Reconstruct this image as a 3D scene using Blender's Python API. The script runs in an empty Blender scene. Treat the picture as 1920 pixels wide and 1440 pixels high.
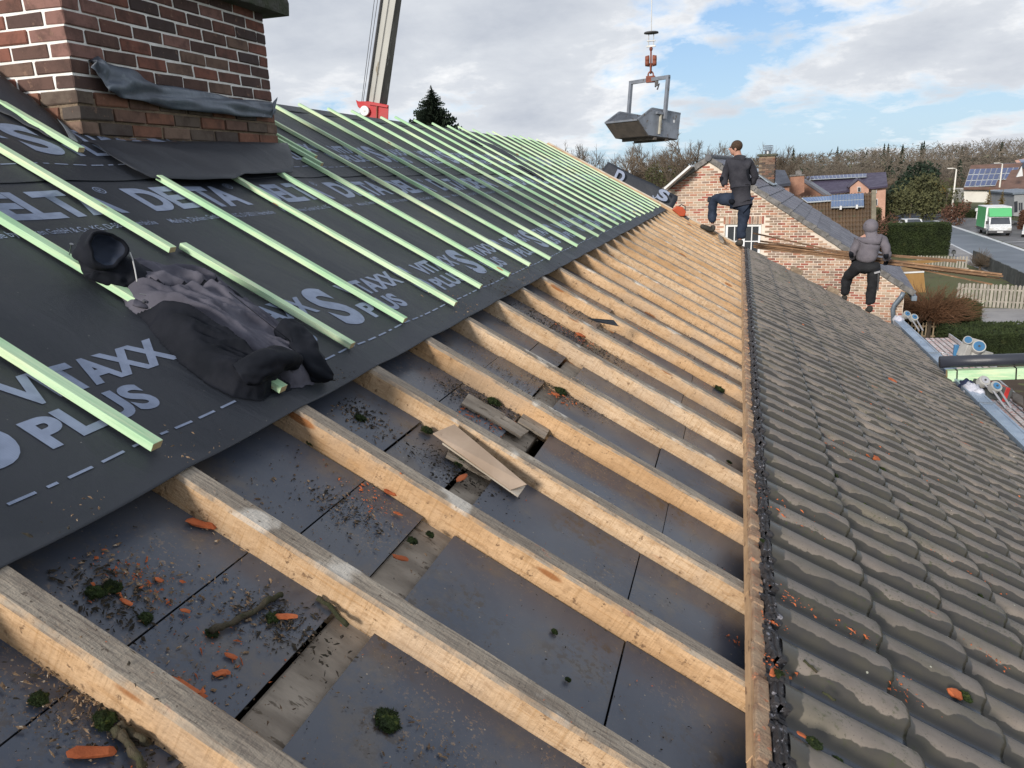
import bpy, bmesh, math, random
from mathutils import Vector, Matrix, Euler, noise
random.seed(7)
rad = math.radians
scn = bpy.context.scene
# ------------------------------------------------------------------ camera
CZ = 6.3                                   # eye height above the ground
FOC, PITCH, YAW, ROLL = 1448.07, 0.26099687, -0.28614718, -0.03381083
fwd = Vector((math.sin(YAW)*math.cos(PITCH), math.cos(YAW)*math.cos(PITCH), -math.sin(PITCH)))
r0 = fwd.cross(Vector((0, 0, 1))).normalized(); u0 = r0.cross(fwd)
rgt = math.cos(ROLL)*r0 + math.sin(ROLL)*u0
upv = -math.sin(ROLL)*r0 + math.cos(ROLL)*u0
EYE = Vector((0, 0, CZ))
cam = bpy.data.cameras.new('camera'); co = bpy.data.objects.new('camera', cam)
scn.collection.objects.link(co); scn.camera = co
co.matrix_world = Matrix(((rgt.x, upv.x, -fwd.x, 0), (rgt.y, upv.y, -fwd.y, 0), (rgt.z, upv.z, -fwd.z, CZ), (0, 0, 0, 1)))
cam.sensor_width = 36.0; cam.lens = 36.0*FOC/1920.0; cam.clip_start = 0.05; cam.clip_end = 6000
scn.render.resolution_x = 1024; scn.render.resolution_y = 768
scn.render.engine = 'CYCLES'
scn.view_settings.view_transform = 'Standard'; scn.view_settings.look = 'None'
scn.view_settings.exposure = 0.50; scn.view_settings.gamma = 1.0; scn.view_settings.use_curve_mapping = False
# ------------------------------------------------------------------ sky and sun
SUN_EL, SUN_AZ = rad(21), rad(197)          # azimuth clockwise from +Y: the sun stands low behind the camera, a little left
SDIR = Vector((math.sin(SUN_AZ)*math.cos(SUN_EL), math.cos(SUN_AZ)*math.cos(SUN_EL), math.sin(SUN_EL)))
world = bpy.data.worlds.new('World'); scn.world = world; world.use_nodes = True
def build_sky():
    nt = world.node_tree; N = nt.nodes; L = nt.links
    for n in list(N): N.remove(n)
    out = N.new('ShaderNodeOutputWorld'); bg = N.new('ShaderNodeBackground')
    sky = N.new('ShaderNodeTexSky'); sky.sky_type = 'NISHITA'; sky.sun_disc = False
    sky.sun_elevation = SUN_EL; sky.sun_rotation = SUN_AZ; sky.air_density = 1.0; sky.dust_density = 1.2; sky.ozone_density = 1.5
    tc = N.new('ShaderNodeTexCoord'); sep = N.new('ShaderNodeSeparateXYZ'); L.new(tc.outputs['Generated'], sep.inputs[0])
    def math_(op, a, b=None, clamp=False):
        m = N.new('ShaderNodeMath'); m.operation = op; m.use_clamp = clamp
        for i, v in enumerate((a, b)):
            if v is None: continue
            if isinstance(v, (int, float)): m.inputs[i].default_value = v
            else: L.new(v, m.inputs[i])
        return m.outputs[0]
    zz = math_('MAXIMUM', sep.outputs[2], 0.0); den = math_('ADD', zz, 0.27)
    cx = math_('DIVIDE', sep.outputs[0], den); cy = math_('DIVIDE', sep.outputs[1], den)
    cmb = N.new('ShaderNodeCombineXYZ'); L.new(cx, cmb.inputs[0]); L.new(cy, cmb.inputs[1])
    mp = N.new('ShaderNodeMapping'); mp.inputs['Location'].default_value = SKY_OFF; L.new(cmb.outputs[0], mp.inputs[0])
    def nz(scale, det, rough, dist=0.0, off=0.0):
        n = N.new('ShaderNodeTexNoise'); n.inputs['Scale'].default_value = scale; n.inputs['Detail'].default_value = det
        n.inputs['Roughness'].default_value = rough; n.inputs['Distortion'].default_value = dist
        if off:
            m2 = N.new('ShaderNodeMapping'); m2.inputs['Location'].default_value = (off, off*.7, 0); L.new(mp.outputs[0], m2.inputs[0]); L.new(m2.outputs[0], n.inputs[0])
        else: L.new(mp.outputs[0], n.inputs[0])
        return n.outputs[0]
    big = nz(1.0, 9, .56, .2)
    small = nz(3.4, 9, .64, .25, 3.3)
    s = math_('ADD', math_('MULTIPLY', big, .78), math_('MULTIPLY', small, .30))
    # more cloud high up, more blue low down
    hgt = math_('MULTIPLY', zz, .22)
    s = math_('ADD', s, hgt)
    rmp = N.new('ShaderNodeValToRGB'); L.new(s, rmp.inputs[0])
    rmp.color_ramp.elements[0].position = .50; rmp.color_ramp.elements[1].position = .565
    # cloud body: white rims, grey-violet cores
    core = N.new('ShaderNodeValToRGB'); L.new(math_('ADD', s, math_('MULTIPLY', nz(2.6, 8, .62, .2, 7.1), .30)), core.inputs[0])
    e = core.color_ramp.elements; e[0].position = .635; e[1].position = .90
    e[0].color = (7.9, 7.9, 7.9, 1); e[1].color = (3.9, 4.2, 4.75, 1)
    m = e = core.color_ramp.elements.new(.735); m.color = (5.1, 5.35, 5.75, 1)
    # clear sky tinted as the photograph's pale blue
    tint = N.new('ShaderNodeMix'); tint.data_type = 'RGBA'; tint.blend_type = 'MULTIPLY'; tint.inputs['Factor'].default_value = 1
    L.new(sky.outputs[0], tint.inputs['A']); tint.inputs['B'].default_value = (1.0, 1.0, 1.0, 1)
    clear = N.new('ShaderNodeMix'); clear.data_type = 'RGBA'; clear.inputs['Factor'].default_value = .8
    L.new(tint.outputs['Result'], clear.inputs['A'])
    grad = N.new('ShaderNodeValToRGB'); L.new(zz, grad.inputs[0])
    g = grad.color_ramp.elements; g[0].position = 0.0; g[0].color = (4.1, 5.6, 6.8, 1); g[1].position = .32; g[1].color = (1.2, 2.9, 6.2, 1)
    L.new(grad.outputs[0], clear.inputs['B'])
    mix = N.new('ShaderNodeMix'); mix.data_type = 'RGBA'; L.new(rmp.outputs[0], mix.inputs['Factor'])
    L.new(clear.outputs['Result'], mix.inputs['A']); L.new(core.outputs[0], mix.inputs['B'])
    L.new(mix.outputs['Result'], bg.inputs['Color']); bg.inputs['Strength'].default_value = 0.1
    L.new(bg.outputs[0], out.inputs[0])
SKY_OFF = (12.35, 2.3, 0.0)
build_sky()
sl = bpy.data.lights.new('sun', 'SUN'); sl.energy = 2.9; sl.angle = rad(11); sl.color = (1, .93, .84)
so = bpy.data.objects.new('sun', sl); scn.collection.objects.link(so)
so.rotation_euler = SDIR.to_track_quat('Z', 'Y').to_euler()
# ------------------------------------------------------------------ geometry of the picture: rays through pixels meet real surfaces
TH = 0.50009495; CT, ST = math.cos(TH), math.sin(TH); HR = 1.25
def ray(px): return (rgt*((px[0]-960)/FOC) - upv*((px[1]-720)/FOC) + fwd)
def at_y(px, Y): v = ray(px); return EYE + v*(Y/v.y)
def at_z(px, z): v = ray(px); return EYE + v*((z-CZ)/v.z)
def at_x(px, X): v = ray(px); return EYE + v*(X/v.x)
def at_d(px, d): v = ray(px); return EYE + v*d
def at_plane(px, p, n): v = ray(px); return EYE + v*((p-EYE).dot(n)/v.dot(n))
RN = Vector((ST, 0, CT))
def roofw(s, Y, h=0.0): return Vector((s*CT + h*ST, Y, CZ-HR - s*ST + h*CT))
def roofc(px, h=0.0):
    p = at_plane(px, roofw(0, 0, h), RN); s = (p.x - h*ST)/CT; return s, p.y
RM = Matrix.Translation(roofw(0, 0, 0)) @ Euler((0, TH, 0)).to_matrix().to_4x4()
# ------------------------------------------------------------------ object helpers
C = scn.collection
def tag(o, label=None, cat=None, group=None, kind=None):
    if label: o['label'] = label
    if cat: o['category'] = cat
    if group: o['group'] = group
    if kind: o['kind'] = kind
    return o
def thing(name, label, cat, loc=(0, 0, 0), rot=(0, 0, 0), group=None):
    o = bpy.data.objects.new(name, None); C.objects.link(o); o.location = loc; o.rotation_euler = rot
    o.empty_display_size = .2
    return tag(o, label, cat, group)
class MB:
    def __init__(s): s.v = []; s.f = []; s.m = []; s.uv = None
    def add(s, vs, fs, mi=0):
        b = len(s.v); s.v += [tuple(v) for v in vs]; s.f += [tuple(b+i for i in f) for f in fs]; s.m += [mi]*len(fs); return b
    def box(s, x0, x1, y0, y1, z0, z1, mi=0, M=None):
        vs = [Vector(p) for p in ((x0,y0,z0),(x1,y0,z0),(x1,y1,z0),(x0,y1,z0),(x0,y0,z1),(x1,y0,z1),(x1,y1,z1),(x0,y1,z1))]
        if M: vs = [M @ v for v in vs]
        s.add(vs, [(0,3,2,1),(4,5,6,7),(0,1,5,4),(1,2,6,5),(2,3,7,6),(3,0,4,7)], mi); return s
    def quad(s, a, b, c, d, mi=0): s.add([a, b, c, d], [(0,1,2,3)], mi); return s
    def prism(s, poly, z0, z1, mi=0, M=None):
        n = len(poly); vs = [Vector((p[0], p[1], z0)) for p in poly] + [Vector((p[0], p[1], z1)) for p in poly]
        if M: vs = [M @ v for v in vs]
        s.add(vs, [tuple(range(n-1, -1, -1)), tuple(range(n, 2*n))] + [(i, (i+1) % n, n+(i+1) % n, n+i) for i in range(n)], mi); return s
    def slab(s, pts, th, mi=0):                    # polygon given in 3D, thickened along its normal
        pts = [Vector(p) for p in pts]; n = (pts[1]-pts[0]).cross(pts[-1]-pts[0]).normalized()*th; k = len(pts)
        s.add(pts+[p-n for p in pts], [tuple(range(k)), tuple(range(2*k-1, k-1, -1))]+[(i, k+i, k+(i+1) % k, (i+1) % k) for i in range(k)], mi); return s
    def tube(s, pts, rs, n=6, mi=0, cap=True):
        pts = [Vector(p) for p in pts]
        if not isinstance(rs, (list, tuple)): rs = [rs]*len(pts)
        rings = []; base = len(s.v)
        t0 = (pts[1]-pts[0]).normalized(); a = t0.orthogonal().normalized()
        for i, p in enumerate(pts):
            t = ((pts[min(i+1, len(pts)-1)])-(pts[max(i-1, 0)])).normalized()
            a = (a - t*a.dot(t)); a = a.normalized() if a.length > 1e-6 else t.orthogonal().normalized(); b = t.cross(a)
            s.v += [tuple(p + (a*math.cos(2*math.pi*k/n)+b*math.sin(2*math.pi*k/n))*rs[i]) for k in range(n)]
        for i in range(len(pts)-1):
            for k in range(n):
                s.f.append((base+i*n+k, base+i*n+(k+1) % n, base+(i+1)*n+(k+1) % n, base+(i+1)*n+k)); s.m.append(mi)
        if cap:
            s.f.append(tuple(base+k for k in range(n-1, -1, -1))); s.f.append(tuple(base+(len(pts)-1)*n+k for k in range(n))); s.m += [mi, mi]
        return s
    def beam(s, a, b, w, h, up=Vector((0, 0, 1)), mi=0):
        a = Vector(a); b = Vector(b); t = (b-a).normalized(); x = t.cross(Vector(up)).normalized(); y = x.cross(t)
        x *= w/2; y *= h/2
        s.add([a-x-y, a+x-y, a+x+y, a-x+y, b-x-y, b+x-y, b+x+y, b-x+y], [(0,1,2,3),(7,6,5,4),(0,4,5,1),(1,5,6,2),(2,6,7,3),(3,7,4,0)], mi); return s
    def mesh(s, name, mats, smooth=False):
        me = bpy.data.meshes.new(name); me.from_pydata(s.v, [], s.f)
        for m in (mats if isinstance(mats, (list, tuple)) else [mats]): me.materials.append(m)
        if any(s.m): me.polygons.foreach_set('material_index', s.m)
        if smooth: me.polygons.foreach_set('use_smooth', [True]*len(me.polygons))
        if s.uv:
            ul = me.uv_layers.new(name='UVMap'); vi = [0]*len(me.loops); me.loops.foreach_get('vertex_index', vi)
            ul.data.foreach_set('uv', [c for i in vi for c in s.uv[i]])
        me.update(); return me
    def build(s, name, mats, parent=None, smooth=False, bevel=0, fixn=False):
        me = s.mesh(name, mats, smooth)
        if fixn:
            bm = bmesh.new(); bm.from_mesh(me); bmesh.ops.recalc_face_normals(bm, faces=bm.faces); bm.to_mesh(me); bm.free()
        o = bpy.data.objects.new(name, me); C.objects.link(o); o.parent = parent
        if bevel:
            b = o.modifiers.new('bevel', 'BEVEL'); b.width = bevel; b.segments = 2; b.limit_method = 'ANGLE'
        return o
def inst(name, me, parent, loc=(0, 0, 0), rot=(0, 0, 0), sc=(1, 1, 1)):
    o = bpy.data.objects.new(name, me); C.objects.link(o); o.parent = parent; o.location = loc; o.rotation_euler = rot; o.scale = sc; return o
def copy_tree(o, parent=None):
    c = o.copy(); C.objects.link(c); c.parent = parent
    for ch in [x for x in o.children]: copy_tree(ch, c)
    return c
# ------------------------------------------------------------------ materials
class NT:
    def __init__(s, name):
        s.m = bpy.data.materials.new(name); s.m.use_nodes = True; s.t = s.m.node_tree; s.N = s.t.nodes
        s.b = s.N['Principled BSDF']; s.L = s.t.links; s.tc = None
    def co(s, kind='Object'):
        if not s.tc: s.tc = s.N.new('ShaderNodeTexCoord')
        return s.tc.outputs[kind]
    def pos(s): return s.N.new('ShaderNodeNewGeometry').outputs['Position']
    def map(s, src, scale=(1, 1, 1), rot=(0, 0, 0), loc=(0, 0, 0)):
        n = s.N.new('ShaderNodeMapping'); s.L.new(src, n.inputs[0]); n.inputs['Scale'].default_value = scale
        n.inputs['Rotation'].default_value = rot; n.inputs['Location'].default_value = loc; return n.outputs[0]
    def rnd(s): return s.N.new('ShaderNodeObjectInfo').outputs['Random']
    def setv(s, i, v):
        if isinstance(v, (int, float)): i.default_value = v
        elif isinstance(v, tuple): i.default_value = (v+(1,))[:4] if len(i.default_value) == 4 else v
        else: s.L.new(v, i)
    def shift(s, src, k=37.0):                      # offset a pattern by the object's own random number
        a = s.N.new('ShaderNodeVectorMath'); a.operation = 'ADD'; s.L.new(src, a.inputs[0])
        c = s.N.new('ShaderNodeCombineXYZ'); r = s.mul(s.rnd(), k); s.L.new(r, c.inputs[0]); s.L.new(s.mul(r, 1.7), c.inputs[1]); s.L.new(c.outputs[0], a.inputs[1]); return a.outputs[0]
    def noise(s, src, scale=5, det=4, rough=.55, dist=0):
        n = s.N.new('ShaderNodeTexNoise'); s.L.new(src, n.inputs[0]); n.inputs['Scale'].default_value = scale
        n.inputs['Detail'].default_value = det; n.inputs['Roughness'].default_value = rough; n.inputs['Distortion'].default_value = dist; return n.outputs[0]
    def vor(s, src, scale=5, out='Distance', feat='F1', rand=1):
        n = s.N.new('ShaderNodeTexVoronoi'); n.feature = feat; s.L.new(src, n.inputs['Vector']); n.inputs['Scale'].default_value = scale
        n.inputs['Randomness'].default_value = rand; return n.outputs[out]
    def wave(s, src, scale=5, dist=1, det=2, axis='X', dscale=1):
        n = s.N.new('ShaderNodeTexWave'); n.bands_direction = axis; s.L.new(src, n.inputs[0]); n.inputs['Scale'].default_value = scale
        n.inputs['Distortion'].default_value = dist; n.inputs['Detail'].default_value = det; n.inputs['Detail Scale'].default_value = dscale; return n.outputs['Fac']
    def m_(s, op, a, b=0.0, clamp=False):
        n = s.N.new('ShaderNodeMath'); n.operation = op; n.use_clamp = clamp; s.setv(n.inputs[0], a); s.setv(n.inputs[1], b); return n.outputs[0]
    def mul(s, a, b): return s.m_('MULTIPLY', a, b)
    def add(s, a, b): return s.m_('ADD', a, b)
    def step(s, v, a, b):
        n = s.N.new('ShaderNodeMapRange'); n.interpolation_type = 'SMOOTHSTEP'; s.setv(n.inputs[0], v)
        n.inputs[1].default_value = a; n.inputs[2].default_value = b; return n.outputs[0]
    def lin(s, v, a, b, c, d):
        n = s.N.new('ShaderNodeMapRange'); s.setv(n.inputs[0], v)
        for i, x in enumerate((a, b, c, d)): n.inputs[i+1].default_value = x
        return n.outputs[0]
    def mix(s, f, a, b, mode='MIX'):
        n = s.N.new('ShaderNodeMix'); n.data_type = 'RGBA'; n.blend_type = mode; s.setv(n.inputs['Factor'], f)
        s.setv(n.inputs['A'], a); s.setv(n.inputs['B'], b); return n.outputs['Result']
    def sep(s, src): n = s.N.new('ShaderNodeSeparateXYZ'); s.L.new(src, n.inputs[0]); return n.outputs
    def bump(s, h, strength=.3, dist=.01, prev=None):
        n = s.N.new('ShaderNodeBump'); s.L.new(h, n.inputs['Height']); n.inputs['Strength'].default_value = strength
        n.inputs['Distance'].default_value = dist
        if prev is not None: s.L.new(prev, n.inputs['Normal'])
        return n.outputs[0]
    def done(s, col, rough=.6, normal=None, metal=0, spec=.5):
        s.setv(s.b.inputs['Base Color'], col); s.setv(s.b.inputs['Roughness'], rough); s.b.inputs['Metallic'].default_value = metal
        s.b.inputs['Specular IOR Level'].default_value = spec
        if normal is not None: s.L.new(normal, s.b.inputs['Normal'])
        return s.m
def pm(name, c1, c2=None, scale=6, rough=.7, bump=.15, bd=.01, c3=None, c3t=.66, stretch=(1, 1, 1), metal=0, spec=.4, rv=.15, det=5, world=False, fine=None):
    t = NT(name); src = t.pos() if world else t.shift(t.co())
    src = t.map(src, stretch); n = t.noise(src, scale, det)
    c2 = c2 or tuple(x*.7 for x in c1)
    col = t.mix(t.step(n, .32, .68), c1, c2)
    if c3: col = t.mix(t.step(t.noise(src, scale*2.3, 4, .6), c3t, c3t+.06), col, c3)
    if rv: col = t.mix(1, col, t.mix(t.rnd(), (1-rv,)*3, (1+rv,)*3), 'MULTIPLY')
    nb = t.noise(src, fine or scale*6, 4, .65)
    rr = t.lin(n, .3, .7, max(rough-.1, .05), min(rough+.1, 1))
    return t.done(col, rr, t.bump(nb, bump, bd), metal, spec)
# ------------------------------------------------------------------ materials of the roof
def m_rafter():
    t = NT('sawn_rafter_wood'); o = t.co(); p = t.shift(o, 11); nz = t.sep(t.co('Normal'))[2]
    big = t.noise(t.map(p, (2, 8, 8)), 1.5, 4); fine = t.noise(t.map(p, (5, 60, 60)), 3, 4, .6)
    # light band-sawn flank
    side = t.mix(t.step(big, .3, .7), (.65, .49, .335), (.49, .345, .215))
    side = t.mix(t.rnd(), side, t.mix(1, side, (.92, .80, .66), 'MULTIPLY'))
    saw = t.noise(t.map(p, (130, 6, 6)), 1, 3, .6); grain = t.noise(t.map(p, (6, 90, 160)), 1, 4, .6)
    side = t.mix(t.mul(t.step(saw, .5, .72), .55), side, (.38, .23, .11))
    side = t.mix(t.mul(t.step(grain, .52, .7), .5), side, (.40, .22, .09))
    side = t.mix(t.mul(t.step(t.noise(p, 45, 3, .7), .60, .70), .8), side, (.12, .07, .04))
    rg = t.noise(t.map(p, (28, 60, 60)), 1, 5, .75); side = t.mix(t.mul(t.step(rg, .46, .66), .6), side, (.33, .20, .105)); side = t.mix(t.mul(t.step(t.noise(t.map(p, (3, 3, 3)), 1, 3), .5, .65), .4), side, (.42, .33, .25))
    kn = t.vor(t.map(p, (2.2, 9, 9)), 1.0); side = t.mix(t.step(kn, .13, .09), side, (.30, .13, .05))
    # weathered grey top
    top = t.mix(t.step(big, .35, .65), (.36, .31, .25), (.22, .185, .15))
    top = t.mix(t.step(fine, .45, .7), top, (.17, .14, .115))
    top = t.mix(t.mul(t.step(t.noise(p, 4.5, 3, .6), .58, .66), .8), top, (.60, .56, .50))
    top = t.mix(t.mul(t.step(t.noise(t.map(p, (1, 1, 1), (0, 0, 0), (4, 2, 0)), 6, 4, .7), .64, .70), .65), top, (.42, .17, .11))
    top = t.mix(t.step(t.noise(p, 60, 3, .7), .62, .7), top, (.09, .07, .055))
    f = t.step(t.add(nz, t.mul(t.add(t.noise(p, 14, 4, .6), -.5), .9)), .45, .8)
    col = t.mix(f, side, top)
    h = t.add(t.mul(saw, .7), t.add(t.mul(grain, .6), t.mul(t.noise(p, 70, 4, .7), .6)))
    return t.done(col, .82, t.bump(t.add(h, t.mul(rg, .9)), .8, .005), spec=.25)
def m_batten():
    t = NT('green_treated_batten'); p = t.shift(t.co(), 23); n = t.noise(t.map(p, (2.2, 12, 12)), 1.3, 5, .6)
    col = t.mix(t.step(n, .33, .64), (.40, .60, .37), (.57, .71, .49))
    col = t.mix(t.mul(t.step(t.noise(t.map(p, (1.6, 20, 20)), 2, 4), .50, .66), .8), col, (.70, .74, .50))
    col = t.mix(t.mul(t.rnd(), .35), col, (.24, .56, .31))
    gr = t.noise(t.map(p, (5, 160, 160)), 1, 3, .6); col = t.mix(t.mul(t.step(gr, .5, .7), .3), col, (.20, .42, .24))
    kn = t.vor(t.map(p, (1.6, 7, 7)), 2.2); col = t.mix(t.step(kn, .10, .06), col, (.33, .17, .08)); col = t.mix(t.mul(t.step(t.m_('ABSOLUTE', t.sep(t.co('Normal'))[0]), .7, .9), .9), col, (.56, .40, .22))
    return t.done(col, .7, t.bump(gr, .25, .003), spec=.25)
def m_membrane():
    t = NT('dark_roofing_membrane'); p = t.co(); n = t.noise(p, 2.2, 5, .6)
    col = t.mix(t.step(n, .3, .7), (.0155, .019, .0275), (.0245, .029, .039))
    col = t.mix(t.mul(t.step(t.noise(p, 7, 5, .7), .55, .75), .4), col, (.036, .037, .040))
    col = t.mix(t.step(t.vor(p, 26), .045, .025), col, (.22, .21, .2))
    w = t.wave(t.map(p, (1, 1, 1)), 160, 1.5, 2, 'Y'); w2 = t.noise(t.map(p, (40, 400, 40)), 1, 3, .6)
    b1 = t.bump(t.noise(t.map(p, (1.2, 2.6, 1)), 2.2, 4, .5, .6), .45, .03); b = t.bump(t.add(t.mul(w, .3), w2), .35, .0015, b1)
    return t.done(col, t.lin(n, .3, .7, .48, .66), b, spec=.5)
def m_print():
    t = NT('grey_blue_print'); p = t.pos(); n = t.noise(p, 24, 4, .6)
    col = t.mix(t.step(n, .3, .75), (.25, .30, .42), (.185, .225, .32))
    g = t.wave(p, 60, 2, 2, 'Y'); col = t.mix(t.mul(t.step(g, .8, .95), .35), col, (.08, .10, .15))
    return t.done(col, .6, spec=.4)
def m_panel():
    t = NT('dark_underlay_board'); p = t.co(); q = t.shift(p, 5); n = t.noise(q, 1.7, 6, .6, .4); d = t.noise(q, 5, 6, .7)
    col = t.mix(t.step(n, .35, .65), (.050, .062, .090), (.085, .092, .112))
    col = t.mix(t.mul(t.step(d, .50, .66), .65), col, (.125, .105, .088)); col = t.mix(t.mul(t.mul(t.step(t.noise(p, 2.4, 4, .6), .52, .64), t.step(t.noise(p, 38, 5, .75), .50, .58)), .85), col, (.060, .042, .028)); col = t.mix(t.mul(t.mul(t.step(t.noise(p, 2.0, 4, .6), .50, .62), t.step(t.noise(p, 90, 4, .75), .57, .63)), .8), col, (.26, .18, .115))
    col = t.mix(t.mul(t.step(t.noise(q, 150, 3, .8), .66, .73), .8), col, (.27, .20, .14))
    col = t.mix(t.step(t.vor(q, 26), .07, .04), col, (.30, .25, .19))
    h = t.add(t.noise(t.map(q, (3, 3, 3)), 1, 4), t.mul(t.noise(q, 200, 3, .7), .06))
    return t.done(col, t.lin(t.noise(q, 1.3, 4, .6, .3), .38, .62, .18, .50), t.bump(h, .12, .02), spec=.62)
def m_tile():
    t = NT('engobed_clay_tile'); uv = t.co('UV'); U = t.sep(uv); u, v = U[0], U[1]; p = t.pos()
    rn0 = t.add(t.rnd(), -.5)
    wv = t.add(t.mul(t.add(t.noise(p, 10, 2, .5), -.5), .30), t.mul(t.add(t.noise(p, 60, 3, .6), -.5), .05))
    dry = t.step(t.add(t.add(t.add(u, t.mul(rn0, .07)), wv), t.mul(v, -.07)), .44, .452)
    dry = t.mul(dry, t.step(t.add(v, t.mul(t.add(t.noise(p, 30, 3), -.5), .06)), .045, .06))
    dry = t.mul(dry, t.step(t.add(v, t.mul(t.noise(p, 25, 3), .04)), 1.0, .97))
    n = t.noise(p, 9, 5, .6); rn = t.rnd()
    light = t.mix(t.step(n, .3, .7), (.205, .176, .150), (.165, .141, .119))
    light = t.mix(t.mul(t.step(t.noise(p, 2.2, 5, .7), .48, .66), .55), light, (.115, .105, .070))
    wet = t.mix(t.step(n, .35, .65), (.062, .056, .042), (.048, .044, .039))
    pan_sky = (.034, .045, .066)  # blue of the reflected sky put into the base colour of the pan
    wet = t.mix(t.step(u, .31, .24), wet, pan_sky)
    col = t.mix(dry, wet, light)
    col = t.mix(t.step(t.noise(p, 160, 2, .7), .64, .72), col, (.05, .045, .035)); col = t.mix(t.mul(t.mul(t.step(t.noise(p, 3.1, 3), .5, .62), t.step(t.noise(p, 55, 5, .8), .54, .64)), .8), col, (.045, .055, .018))
    chip = t.noise(t.map(p, (5, 22, 9), (0, TH, 0)), 1, 4, .65, .3)
    chip2 = t.noise(p, 1.1, 3)
    col = t.mix(t.mul(t.step(chip, .70, .71), t.step(chip2, .45, .49)), col, (.52, .15, .05))
    col = t.mix(t.step(t.vor(p, 9), .035, .028), col, (.50, .50, .40))
    col = t.mix(1, col, t.mix(rn, (.86, .86, .88), (1.14, 1.12, 1.10)), 'MULTIPLY')
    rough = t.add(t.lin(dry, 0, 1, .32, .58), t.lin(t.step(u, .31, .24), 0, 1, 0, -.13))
    h = t.add(t.mul(t.noise(p, 120, 4, .7), .5), t.mul(n, .4))
    return t.done(col, rough, t.bump(h, .22, .004), spec=.5)
M = {}
M['rafter'] = m_rafter(); M['batten'] = m_batten(); M['membrane'] = m_membrane(); M['print'] = m_print(); M['panel'] = m_panel(); M['tile'] = m_tile()
M['oldwood'] = pm('dirty_old_wood', (.33, .28, .225), (.21, .175, .14), 7, .85, .5, .005, (.12, .095, .07), .6, (1, 3, 3))
M['lath'] = pm('raw_spruce_lath', (.50, .33, .19), (.36, .23, .13), 6, .8, .4, .004, (.20, .12, .07), .6, (1, 1, 4))
M['broken'] = pm('broken_tile_heads', (.055, .052, .058), (.028, .026, .028), 22, .5, .9, .012, (.27, .27, .31), .60)
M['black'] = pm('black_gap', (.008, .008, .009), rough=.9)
M['clay'] = pm('raw_terracotta', (.50, .135, .045), (.34, .085, .03), 18, .85, .4, .005)
M['white_wood'] = pm('pale_verge_board', (.55, .50, .43), (.40, .34, .27), 6, .7, .2)
# ------------------------------------------------------------------ our own house
house = thing('house_roof', 'long shallow roof being retiled, half dark membrane and half old tiles, filling the foreground', 'roof')
house.matrix_world = RM
Y0, YV, SR, SE, SM, ST0 = -.9, 13.75, -3.72, 3.02, -1.333, .075
RP, R0 = .4835, .914                    # rafter pitch, far flank of the first rafter in view
nraf = int((YV-Y0)/RP)
def rafter_mesh(seed):
    random.seed(seed); mb = MB(); n = 26; L = ST0-SR+.55; w = .066; h = .12
    prof = [(-w/2, -h), (w/2, -h), (w/2, -.009), (w/2-.008, 0), (-w/2+.008, 0), (-w/2, -.009)]; k = len(prof)
    for i in range(n+1):
        x = SR + L*i/n; a = noise.noise(Vector((x*1.1, seed*3.1, 0)))*.004
        for (y, z) in prof:
            j = noise.noise(Vector((x*9, y*60, seed)))*.0022
            mb.v.append((x, y+a+j, z+j*(.6 if z > -.05 else 0)))
    for i in range(n):
        for q in range(k):
            mb.f.append((i*k+q, i*k+(q+1) % k, (i+1)*k+(q+1) % k, (i+1)*k+q)); mb.m.append(0)
    mb.f.append(tuple(range(k))); mb.f.append(tuple(n*k+q for q in range(k-1, -1, -1))); mb.m += [0, 0]
    return mb.mesh('rafter', M['rafter'])
RM4 = [rafter_mesh(i) for i in range(5)]
ry = []
for i in range(-3, 28):
    y = R0 + RP*i - .033
    if y > YV-.05: break
    ry.append(y); inst('rafter', RM4[i % 5], house, (0, y+random.uniform(-.006, .006), random.uniform(-.004, .002)), (0, 0, random.uniform(-.0012, .0012)))
MB().box(SR, SE-.05, YV-.045, YV-.005, -.15, .035).build('verge_board', M['lath'], house, bevel=.003)
MB().box(SR, SE-.05, YV, YV+.022, -.17, .055).build('barge_board', M['white_wood'], house, bevel=.003)
# underlay boards in every bay, purlin showing in the gap between them
PZ = -.074
random.seed(21)
for i in range(len(ry)-1):
    ya, yb = ry[i]+.034, ry[i+1]-.034
    g0 = -.885 + random.uniform(-.012, .02); j1 = -1.12 + random.uniform(-.03, .08); j2 = -.24 + random.uniform(-.06, .05)
    far = i > 12
    cuts = [(SR+.05, j1-.002), (j1+.002, g0), (g0+.10, j2-.002), (j2+.002, ST0+.4)]
    if i == 6: cuts = [(SR+.05, -1.122), (-1.118, -.86), (-.72, -.2), (-.198, ST0+.4)]
    if far: cuts = [(SR+.05, g0), (g0+.09, ST0+.4)]
    for a, b in cuts:
        dz = random.uniform(-.003, .003); tl = random.uniform(-.004, .004)
        mb = MB(); t_ = .004
        vs = [(a, ya, PZ+dz+tl), (b, ya, PZ+dz-tl), (b, yb, PZ+dz-tl*.4), (a, yb, PZ+dz+tl)]
        mb.add([Vector(v) for v in vs]+[Vector(v)-Vector((0, 0, t_)) for v in vs], [(0,1,2,3),(7,6,5,4),(0,4,5,1),(1,5,6,2),(2,6,7,3),(3,7,4,0)])
        mb.build('underlay_board', M['panel'], house)
for ss, nm in ((-.79, 'purlin'), (1.4, 'purlin'), (-3.5, 'purlin')):
    MB().box(ss-.085, ss+.03, Y0, YV-.05, PZ-.18, PZ-.016).build(nm, M['oldwood'], house, bevel=.006)
MB().box(SR, SE-.1, Y0, YV-.06, PZ-.30, PZ-.29).build('ceiling_board', M['black'], house)
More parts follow.
